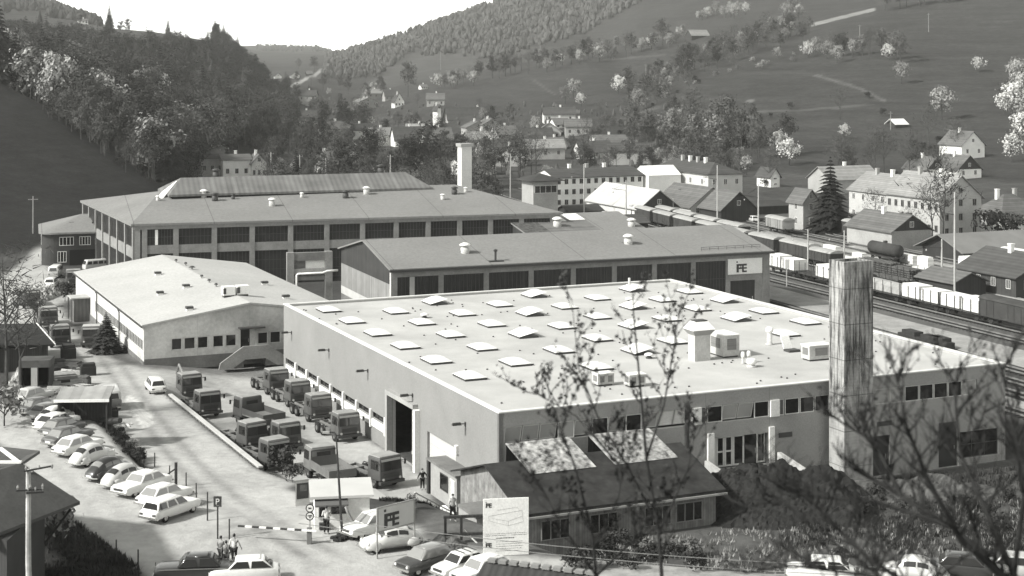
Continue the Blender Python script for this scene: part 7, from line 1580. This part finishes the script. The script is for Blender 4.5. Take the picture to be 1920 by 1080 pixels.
def crowd(name, lb, items, m):
    vs, fs, o = [], [], 0
    for p, s, k in items:
        me = [c for c in kids(PROTO[k][R.randrange(len(PROTO[k]))]) if c.name.startswith('crown')][0].data; n = len(me.vertices); co = np.empty(n*3, np.float32); me.vertices.foreach_get('co', co); co = co.reshape(-1,3)*s; a = R.uniform(0,6.28)
        co = co@np.array([[cos(a),sin(a),0],[-sin(a),cos(a),0],[0,0,1]], np.float32)+np.array(p, np.float32); vs.append(co)
        fi = np.empty(len(me.loops), np.int32); me.loops.foreach_get('vertex_index', fi); ls_ = np.empty(len(me.polygons), np.int32); me.polygons.foreach_get('loop_total', ls_); fs.append((fi+o, ls_)); o += n
    me = bpy.data.meshes.new(name); V_ = np.concatenate(vs); I_ = np.concatenate([f[0] for f in fs]); T_ = np.concatenate([f[1] for f in fs]); me.vertices.add(len(V_)); me.vertices.foreach_set('co', V_.ravel()); me.loops.add(len(I_)); me.loops.foreach_set('vertex_index', I_)
    me.polygons.add(len(T_)); me.polygons.foreach_set('loop_start', np.concatenate([[0],np.cumsum(T_)[:-1]]).astype(np.int32)); me.polygons.foreach_set('loop_total', T_); me.update(calc_edges=True); me.materials.append(m)
    ob = bpy.data.objects.new(name, me); COL.objects.link(ob); return tag(ob, lb, 'forest', None, 'stuff')
crowd('wood', 'farther trees of the left slope wood merging into one leafy mass', [q for q in mass if q[2] != 'bare'], LM['mid']); crowd('wood', 'farther bare trees of the left slope wood merging into one twiggy mass', [q for q in mass if q[2] == 'bare'], LM['twig'])
print('forest', cnt)
def row(lst, lbl, grp=None, kinds=None):
    for i, e in enumerate(lst):
        px, py, k, s = e[:4]; p = hit(px, py); tree(k, p-Vector((0,0,.2)), s, e[4] if len(e) > 4 else lbl, grp if len(e) < 5 else None)
# skyline trees of the left plateau
row([(205,62,'spruce',1.0,'tall pointed spruce on the left skyline above the wood'),(315,86,'spruce',.9,'pointed spruce at the right part of the left plateau edge'),(75,50,'spruce',.8,'spruce on the far left skyline'),(403,98,'spruce',1.15,'large dark spruce rising on the skyline above the valley mouth'),(296,52,'dark',.5,'round lone tree on the hilltop skyline'),(354,58,'dark',.3,'tiny lone tree on the hilltop skyline, right'),(270,50,'dark',.4,'low tree left of the round lone hilltop tree'),(225,66,'dark',.7,'dark tree beside the tall skyline spruce'),(240,68,'dark',.75,'second dark tree right of the tall skyline spruce'),(455,118,'dark',1.0,'dark round tree at the wood\'s right skyline'),(430,112,'bare',.9,'bare tree on the wood\'s right skyline'),(480,150,'dark',.9,'dark tree at the wood\'s steep right end'),(140,190,'spruce',1.0,'dark spruce in front of the wood above the dark meadow'),(310,130,'spruce',.9,'dark spruce among pale trees in the wood'),(150,46,'dark',.5,'dark tree beside the hilltop farmstead'),(185,50,'dark',.45,'low dark tree right of the hilltop farmstead')], '')
# valley town
TL = {'bare':'bare brown tree crowding among the houses of the valley town','mid':'leafy grey tree crowding among the houses of the valley town','dark':'dark leafy tree crowding among the houses of the valley town','spruce':'small dark conifer among the houses of the valley town','pale':'pale leafing tree among the houses of the valley town','blossom':'bright blossoming tree among the houses of the valley town'}
R.seed(202); n = 0; cn = {}
while n < 340:
    px = R.uniform(300, 1420); Y = R.choice([R.uniform(345,620),R.uniform(560,1250)])
    x = (px-CX)*Y/F; z = tz(x,Y); py = HY+F*(HC-z)/Y
    if z > 2.5 and not (px > 1050 and py > 235): continue
    if (px < 480 and Y > 520) or (px < 420 and Y < 400): continue
    if 930 < px < 1420 and Y < 470: continue
    if px > 1180 and py < 262: continue
    if 300 < px < 900 and Y < 352: continue
    if not clear(x, Y, 10 if Y < 700 else 14): continue
    tp = HY+F*(HC-z-9)/Y
    if any(a < px < c and tp < d and py > b_+8 for a,b_,c,d in ((372,285,425,343),(415,300,500,345),(725,240,810,274),(915,232,975,262),(980,240,1072,275),(700,168,768,204),(548,210,600,232),(835,205,900,230),(1040,225,1072,243),(1030,268,1062,285))): continue
    k = R.choices(['bare','mid','dark','spruce','pale','blossom'],[40,25,16,4,12,2.5])[0]
    if cn.get(k,0) > 125: continue
    cn[k] = cn.get(k,0)+1; n += 1; s = R.uniform(.45,.8)*(1.15 if Y < 520 and px > 600 else 1); tree(k, Vector((x,Y,z-.2)), s, TL[k], k+' trees of the valley town')
print('town', cn)
row([(905,350,'bare',1.3,'tall bare tree just right of the white flue tower'),(928,352,'bare',1.35,'second tall bare tree right of the white flue tower'),(1005,345,'bare',1.25,'tall bare tree left of the control cabin'),(975,340,'bare',1.2,'tall bare tree between pale mast and control cabin'),(800,345,'dark',1.2,'big dark tree left of the white flue tower'),(770,350,'dark',1.1,'dark tree behind the monitor roof\'s right end'),(690,335,'dark',1.0,'dark round tree behind the monitor roof'),(640,335,'mid',.9,'leafy tree behind the monitor roof, middle'),(505,275,'mid',1.3,'large round leafy tree at the forest foot in the valley'),(545,285,'mid',1.1,'leafy tree right of the large round valley tree'),(765,182,'dark',1.6,'big round dark tree beside the white farmhouse'),(1095,330,'bare',1.1,'bare tree before the office block\'s middle'),(1140,345,'bare',.8,'small bare tree against the office block wall'),(590,135,'dark',1.4,'dark round tree on the valley knoll'),(560,130,'mid',1.0,'tree on the left of the valley knoll')], '')
for k_ in range(26):
    px = R.uniform(480,720); py = R.uniform(150,205); p = hit(px,py)
    if clear(p.x,p.y,16): tree(R.choice(['mid','dark','bare','pale']), p, R.uniform(.7,1.1), 'tree on the far knoll behind the town', 'trees on the far knoll')
# tree lines on the meadows
def line(pts, n, kinds, wts, s0, s1, lbl, grp, jx=6, jy=4):
    L_ = [0]
    for (a,b_),(c,d) in zip(pts, pts[1:]): L_.append(L_[-1]+hypot(c-a,d-b_))
    for i in range(n):
        t = L_[-1]*(i+R.random())/n; px = np.interp(t, L_, [p[0] for p in pts])+R.gauss(0,jx); py = np.interp(t, L_, [p[1] for p in pts])+R.gauss(0,jy); p = hit(float(px),float(py)); k = R.choices(kinds,wts)[0]
        tree(k, p-Vector((0,0,.2)), 1.15*R.uniform(s0,s1), {'pale':'pale leafing tree','mid':'leafy grey tree','dark':'dark leafy tree','bare':'bare tree','blossom':'bright blossoming tree','bush':'dark bush','palebush':'pale bush','spruce':'dark spruce'}[k]+' '+lbl, k+' '+grp)
MX = (['pale','mid','blossom','dark','bare'],[4,3,1.2,2,2])
line([(822,172),(900,150),(960,136),(1050,122),(1130,112),(1200,100),(1285,72)], 58, *MX, .7, 1.15, 'in the tree line along the upper meadow edge', 'in the upper meadow tree line')
line([(1196,196),(1250,160),(1300,128),(1370,100),(1440,80),(1500,62)], 105, ['mid','dark','bare','pale','palebush'],[4,4,4,3,2], .5, .95, 'in the diagonal copse between the two meadows', 'in the diagonal copse', 14, 10)
line([(1130,235),(1180,215),(1240,185),(1290,165),(1400,125),(1480,112),(1540,100)], 30, ['palebush','pale','bush','bare'],[4,3,3,2], .5, .85, 'along the lower edge of the diagonal copse', 'along the copse edge', 8, 5)
line([(1508,104),(1560,112),(1620,110),(1690,116)], 15, ['pale','blossom','mid','bare'],[4,2,3,2], .75, 1.1, 'in the orchard row on the right slope', 'in the orchard row', 5, 4)
line([(1305,38),(1350,34),(1400,30)], 10, ['pale','blossom'],[2,2], .8, 1.2, 'in the bright orchard near the top right of centre', 'in the upper orchard', 5, 3)
line([(1470,34),(1510,30)], 4, ['pale','blossom'],[2,2], .9, 1.2, 'in the small group at the top of the slope', 'in the top group', 5, 3)
line([(1650,24),(1720,12),(1790,4)], 10, ['dark','mid','pale','blossom'],[2,2,2,1], .9, 1.2, 'in the row above the pale ploughed field', 'in the row by the ploughed field', 5, 2)
line([(1290,262),(1345,275),(1395,290),(1430,300),(1480,305)], 18, ['pale','mid','bare','blossom'],[3,3,3,1], .75, 1.1, 'at the meadow foot behind the big villa', 'at the meadow foot', 12, 8)
line([(1150,255),(1220,262),(1270,255)], 12, ['pale','mid','bush','bare'],[3,3,3,2], .6, .9, 'on the low slope left of the villa', 'on the low slope', 10, 10)
line([(1560,340),(1650,335),(1720,330),(1790,345)], 16, ['bare','bush','mid'],[4,3,2], .6, 1.0, 'in the gardens behind the long pale town house', 'in the town house gardens', 10, 6)
line([(1700,285),(1760,275),(1800,300)], 12, ['bush','bare','palebush'],[3,3,1], .6, .9, 'in the gardens around the hillside houses', 'in the hillside gardens', 10, 8)
line([(1880,240),(1900,200),(1915,150),(1925,260),(1905,310),(1890,325)], 11, ['pale','blossom'],[4,2], .95, 1.3, 'in the bright orchard at the right edge', 'in the right edge orchard', 6, 6)
line([(1250,345),(1400,350),(1470,350)], 8, ['bush','bare'],[2,2], .6,.9, 'between villa and signal house', 'near the villa', 10, 8)
line([(560,280),(640,262),(700,255)], 14, ['bare','dark','mid'],[2,2,2], .8,1.1, 'in the valley bottom beyond the town', 'in the valley bottom', 14, 8)
row([(1766,226,'pale',1.35,'large pale tree standing alone in the right meadow'),(1690,158,'pale',1.0,'slim pale tree left of the lone meadow tree, higher up'),(1835,136,'blossom',.9,'round bright tree on the right meadow near its dark shadow'),(1897,145,'blossom',.9,'round bright tree at the far right of the meadow'),(1160,178,'blossom',1.2,'bright round tree at the lower meadow\'s hedge'),(1128,108,'blossom',1.5,'brightest white blossom tree in the upper tree line'),(1075,185,'pale',1.0,'pale tree in the middle meadow group, top'),(1060,195,'pale',.9,'pale tree in the middle meadow group, left'),(1090,200,'blossom',.9,'bright tree in the middle meadow group, bottom'),(1260,268,'pale',1.2,'egg-shaped pale tree at the foot of the slope'),(1340,285,'pale',1.2,'large pale tree behind the villa roof'),(1300,232,'bare',1.0,'bare spreading tree on the slope above the villa'),(1575,225,'bare',.9,'bare leaning tree with pale tufts on the meadow'),(1583,262,'blossom',.7,'small bright tree low on the meadow above the barn'),(1481,208,'bush',1.0,'dark lone bush on the meadow track'),(1626,186,'bush',1.0,'dark bush at the end of the meadow track'),(1655,220,'bush',1.1,'dark bush left of the hay hut'),(1445,222,'bush',.6,'small dark bush low on the meadow'),
 (1425,130,'palebush',1.0,'pale bush at the copse end')], '')
# trees of the works and the station
tree('spruce', G(1557,436,-5), 1.05, 'large dark spruce between signal house and town house', None, .98).scale = (1.15,1.15,.92)
for px,py,k,s,lb in ((1768,470,'bare',1.25,'tall bare tree in front of the largest town house'),(1748,458,'bare',.9,'bare tree left of the tall one before the town house'),(1690,452,'bush',1.6,'dark bush before the town house front door'),(1710,462,'bare',.6,'small bare tree beside the goods shed'),(1860,455,'bush',1.9,'dark bush before the pyramid-roofed villa'),(1900,450,'bush',1.6,'second dark bush before the pyramid-roofed villa'),(1640,432,'bare',.6,'thin bare tree by the pale terrace of the town house'),(1602,430,'palebush',1.1,'pale bush right of the dark spruce')):
    tree(k, G(px,py,-5), s, lb)
tree('spruce', hit(199,662), .36, 'dark conical conifer beside the white hall\'s long wall').scale = (.5,.5,.28)
for k,(px,py,s,lb) in enumerate(((530,893,.72,'dark bush standing among the yard trucks'),(548,905,.4,'smaller dark bush below the yard bush'),(122,566,.8,'low dark bush beside the porch path'),(100,1022,1.0,'bush beside the near house eave'),(8,800,1.1,'pale bush at the left edge above the near house'),(772,958,.3,'shrub in the grass patch by the handrail'))):
    tree('palebush' if k in (3,4,5) else 'bush', hit(px,py)-Vector((0,0,.1)), s, lb)
R.seed(404)
for k,(px,py,s) in enumerate(((12,745,.95),(38,735,.75),(-15,700,1.0))): tree('bare', hit(px,py), s, 'dark bare tree at the left edge before the storage shed, '+['nearest','smaller right one','half outside the frame'][k])
for k in range(22): px, py = R.uniform(150,285), 0; 
for k in range(30):
    t_ = R.random(); px = np.interp(t_,[0,.4,.8,1],[160,212,270,295])+R.gauss(0,6); py = np.interp(t_,[0,.4,.8,1],[765,815,880,915])+R.gauss(0,5); tree('bush' if R.random() < .7 else 'palebush', hit(float(px),float(py))-Vector((0,0,.15)), R.uniform(.16,.32), 'low weed clump on the dark bank between car park and road', 'weed clumps on the dark bank')
for k in range(30):
    px, py = R.uniform(1560,1915), R.uniform(930,1050); tree('bush', hit(px,py)-Vector((0,0,.1)), R.uniform(.15,.4), 'low weed clump on the rough ground right of the soil heap', 'weed clumps on the rough ground')
for k in range(30):
    px, py = R.uniform(985,1330), R.uniform(1030,1075); tree(R.choice(['bush','bush','bush','palebush']), hit(px,py)-Vector((0,0,.1)), R.uniform(.2,.45), 'low weed clump in front of the timber shed', 'weed clumps by the timber shed')
def tufts(lb, n, poly_, m, seed, h0, h1, z=-3.0):
    rs = random.Random(seed); P_ = [G(x,y,z) for x,y in poly_]; xs = [p.x for p in P_]; ys = [p.y for p in P_]; X = np.array([rs.uniform(min(xs),max(xs)) for _ in range(n*3)]); Y = np.array([rs.uniform(min(ys),max(ys)) for _ in range(n*3)]); k = inpoly(X, Y, P_); X, Y = X[k][:n], Y[k][:n]; Z = TZ(X, Y); b = MB()
    for x, y, zz in zip(X, Y, Z):
        if rs.random() < .5+.5*sin(x*.9+sin(y*.6)*2)*sin(y*.8): continue
        for q in range(4):
            a = rs.uniform(0,6.28); h = rs.uniform(h0,h1); d = rs.uniform(.05,.3); w_ = rs.uniform(.03,.09); cx, cy = x+rs.gauss(0,.12), y+rs.gauss(0,.12); i0 = len(b.v); b.v += [(cx-w_*sin(a),cy+w_*cos(a),zz-.05),(cx+w_*sin(a),cy-w_*cos(a),zz-.05),(cx+d*cos(a),cy+d*sin(a),zz+h)]; b.f.append((i0,i0+1,i0+2))
    tag(b.build('grass', m), lb, 'grass', None, 'stuff')
tufts('rough dark grass on the waste ground before the hall front', 11000, [(1400,1040),(1560,985),(1590,890),(1960,865),(2400,840),(2400,1060)], LM['dark'], 1, .15, .5, -4.5); tufts('dry pale grass stalks on the waste ground before the hall front', 2600, [(1000,1090),(1000,1030),(1340,1000),(1960,930),(1960,1090)], LM['pale'], 2, .12, .4, -4)
tufts('dark grass on the bank below the lower left fence', 6000, [(-60,1120),(60,960),(150,985),(255,1062),(310,1120)], LM['dark'], 3, .1, .35, 0); tufts('dark grass in the patch behind the works sign', 2500, [(716,985),(716,935),(770,912),(850,938),(850,968)], LM['dark'], 4, .08, .3, -2.2); tufts('grass on the dark bank between car park and road', 2500, [(150,745),(196,760),(280,866),(312,915),(290,905),(218,815)], LM['dark'], 5, .1, .4, -1)
line([(0,152),(60,178),(110,217),(150,252),(200,292),(250,327),(298,348)], 34, ['bush','mid','dark','bare'],[4,1,1,2], .35, .8, 'along the upper edge of the dark left meadow', 'along the dark meadow edge', 6, 5)
# far woods: one mass each
def wood(name, lb, n, px0, px1, y0, y1, test, hs, m, seed):
    rs = random.Random(seed); P_ = [(rs.uniform(px0,px1), rs.uniform(y0,y1)) for _ in range(n)]; X = np.array([(a-CX)*b_/F for a,b_ in P_]); Y = np.array([b_ for a,b_ in P_]); Z = TZ(X,Y); b = MB()
    for i in range(n):
        px = P_[i][0]; py = HY+F*(HC-Z[i])/Y[i]
        if not test(px, py, Y[i]): continue
        h = rs.uniform(*hs); r_ = h*rs.uniform(.2,.34); o = len(b.v); con = rs.random() < .45; x, y, z = X[i], Y[i], Z[i]
        pr = [(r_*.75,.08),(r_,.3),(r_*.55,.68),(.05,1)] if con else [(r_*.5,.12),(r_*1.1,.45),(r_*1.0,.75),(r_*.35,1)]
        for rr, zz in pr:
            for k in range(6): a = k*1.047+rs.uniform(-.25,.25); q = rr*rs.uniform(.7,1.25); b.v.append((x+q*cos(a),y+q*sin(a),z+h*zz*rs.uniform(.92,1.06)))
        for l_ in range(3):
            for k in range(6): b.f.append((o+l_*6+k,o+l_*6+(k+1)%6,o+l_*6+6+(k+1)%6,o+l_*6+6+k))
        b.f.append(tuple(o+18+k for k in range(6)))
    return tag(b.build(name, m), lb, 'forest', None, 'stuff')
fm_ = mat_leaf('far_forest', .03, .075, .05)
def t3(px, py, Y):
    if Y < 1650: return False
    if 700 < px < 1010 and py > float(np.interp(px,[700,760,850,900,1000],[150,108,104,112,95])): return False
    if 1230 < px < 1340 and py > 40 and random.Random(int(px*7)).random() < .4: return False
    return True
wood('far_forest', 'dense hazy wood covering the far hill up to its skyline', 9500, 610, 2000, 1500, 2680, t3, (6,11), fm_, 5)
wood('far_forest', 'hazy wood on the far left hill behind the plateau', 900, -60, 190, 1500, 2600, lambda px,py,Y: py < 60 and not (20 < px < 90 and 22 < py < 48), (8,13), fm_, 6)
wood('far_forest', 'pale hazy woods and hedges on the most distant ridge', 900, 480, 700, 3600, 5200, lambda px,py,Y: True, (4,8), fm_, 7)
wood('hedgerow', 'undergrowth of the wood on the left slope', 1500, -60, 530, 400, 930, lambda px,py,Y: Y > float(np.interp(px,[-60,0,90,150,300,400,450,535],[470,455,440,420,388,470,590,660])) and Y < 840, (2.5,5), LM['mid'], 8)
wood('hedgerow', 'garden shrubs and hedges spread through the valley town', 900, 330, 1400, 360, 1200, lambda px,py,Y: py > 200 and not (930 < px < 1420 and Y < 480) and not(px < 480 and Y > 560), (1.5,3.5), LM['twig'], 9)
# ------------------------------------------------------------------ foreground saplings on the slope below the camera
budm = mat_leaf('young_leaves', .022, .05, 3.0); fb = mat('near_bark', .045, .025, 4.0)
def near_tree(lb, base, stems, seed, nb, tw, leaf, dens=1.0, r0=.05):
    rs = random.Random(seed); t = thing('young_tree', lb, 'tree', base); b = MB(); lf = MB(); B_ = Vector(base)
    def twig(p, d, L_, r, lev):
        q = p; pts = [p]; 
        for k in range(3): d = (d+Vector((rs.gauss(0,.16),rs.gauss(0,.16),.10+rs.gauss(0,.1)))).normalized(); q = q+d*L_/3; pts.append(q)
        b.tube(pts, [r,r*.8,r*.62,r*.45], 4, False)
        w_ = B_+p; dn = dens*(2.6 if HY+F*(HC-w_.z)/w_.y < 790 and seed == 5 else 1)
        for k in range(int((1+L_*2.6)*dn)):
            i = rs.randint(0,2); c = pts[i].lerp(pts[i+1], rs.random())
            if lev > 0 or rs.random() < .5:
                for j in range(rs.randint(1,3)): leafq(lf, c+Vector((rs.gauss(0,.022),rs.gauss(0,.022),rs.gauss(0,.022))), leaf*rs.uniform(.5,1.2), rs)
        if lev < 2:
            for k in range(tw if lev == 0 else 1): i = rs.randint(1,2); a = (d+Vector((rs.gauss(0,.8),rs.gauss(0,.6),rs.uniform(-.1,.6)))).normalized(); twig(pts[i].lerp(pts[min(i+1,3)],rs.random()), a, L_*rs.uniform(.35,.6), r*.55, lev+1)
    for st in stems:
        pts = [AT(*q[:3])-B_ for q in st[1:]]; r = st[0]; n_ = len(pts); b.tube(pts, [r*(1-.85*i/(n_-1)) for i in range(n_)], 6, False)
        for k in range(nb):
            u = rs.uniform(.25,1)*(n_-1); i = min(int(u),n_-2); p = pts[i].lerp(pts[i+1],u-i); d = (pts[i+1]-pts[i]).normalized(); sd = Vector((rs.choice([-1,1])*rs.uniform(.4,1.1),rs.gauss(0,.5),rs.uniform(.1,.6)))
            twig(p, (d*.8+sd).normalized(), rs.uniform(.5,1.25)*(1.1-.45*u/(n_-1)), r*.3*(1-.6*u/(n_-1))+.009, 0)
    b.build('trunk', fb, t); lf.build('crown', budm, t); return t
def gb(px, Y): x = (px-CX)*Y/F; return Vector((x, Y, tz(x,Y)))
g_ = gb(1240, 34)
near_tree('slender young tree with small leaves in front of the flat hall', g_, [(.055,(1240,HY+F*(HC-g_.z)/34+8,34),(1248,1180,34),(1235,1000,34),(1212,860,34),(1200,720,34),(1188,590,34),(1186,545,34)),(.032,(1240,1000,34),(1180,880,33.6),(1120,780,33.2),(1085,690,33),(1072,560,33)),(.03,(1225,940,34),(1150,860,34.4),(1080,780,34.8),(1010,740,35),(985,735,35)),(.03,(1212,860,34),(1245,760,34.5),(1262,660,34.8),(1275,575,35)),(.028,(1235,1000,34),(1290,880,33.5),(1305,800,33.3))], 3, 13, 3, .05, 1.2)
g_ = gb(1120, 30)
near_tree('low leafy sapling left of the slender young tree', g_, [(.04,(1120,HY+F*(HC-g_.z)/30+8,30),(1125,1150,30),(1110,1000,30),(1080,880,30),(1050,800,30),(1018,700,30)),(.025,(1115,1030,30),(1160,930,30.4),(1180,830,30.6)),(.025,(1118,1080,30),(1050,980,29.6),(1010,900,29.5)),(.025,(1118,1080,30),(1200,1000,30.4),(1240,930,30.6))], 4, 11, 3, .05, 1.1)
g_ = gb(2010, 27)
near_tree('big bare-limbed tree reaching in from the lower right corner', g_, [(.12,(2010,HY+F*(HC-g_.z)/27+10,27),(1990,1250,27),(1900,1100,27),(1790,990,27.4),(1690,930,27.8),(1600,880,28)),(.07,(1900,1100,27),(1800,1010,26.6),(1740,900,26.3),(1700,800,26),(1680,700,26)),(.06,(1920,1120,27),(1850,960,27.5),(1800,850,27.8),(1790,740,28),(1795,690,28)),(.07,(1990,1250,27),(1780,1150,27),(1620,1040,27.3),(1520,940,27.5),(1440,880,27.6)),(.05,(1780,1150,27),(1640,1080,26.6),(1480,1060,26.4),(1400,1075,26.3)),(.05,(1900,1090,27),(1920,930,26.6),(1900,800,26.4),(1880,690,26.3)),(.05,(1790,990,27.4),(1640,940,27.6),(1500,930,27.8),(1420,960,27.9)),(.05,(1690,930,27.8),(1640,830,28),(1560,780,28.2))], 5, 24, 5, .05, .2)
near_tree('dark sapling at the bottom right among the bare limbs', gb(1600,24), [(.05,(1600,1500,24),(1590,1180,24),(1560,1040,24),(1500,960,24)),(.04,(1590,1180,24),(1660,1040,24.3),(1720,960,24.4)),(.04,(1595,1250,24),(1700,1120,24),(1800,1050,24))], 6, 10, 3, .055, .4)
# ------------------------------------------------------------------ air of the valley
hb = MB().box(-3200, 3600, -120, 5600, -40, 720).build('haze', None); hb['kind'] = 'stuff'
m = bpy.data.materials.new('valley_air'); m.use_nodes = True; nt = m.node_tree; nt.nodes.remove(nt.nodes['Principled BSDF'])
pv = nt.nodes.new('ShaderNodeVolumePrincipled'); pv.inputs['Density'].default_value = HAZE = 1.1e-4; pv.inputs['Color'].default_value = (.97,.97,.93,1); pv.inputs['Anisotropy'].default_value = .2
nt.links.new(pv.outputs[0], nt.nodes['Material Output'].inputs['Volume']); hb.data.materials.append(m)
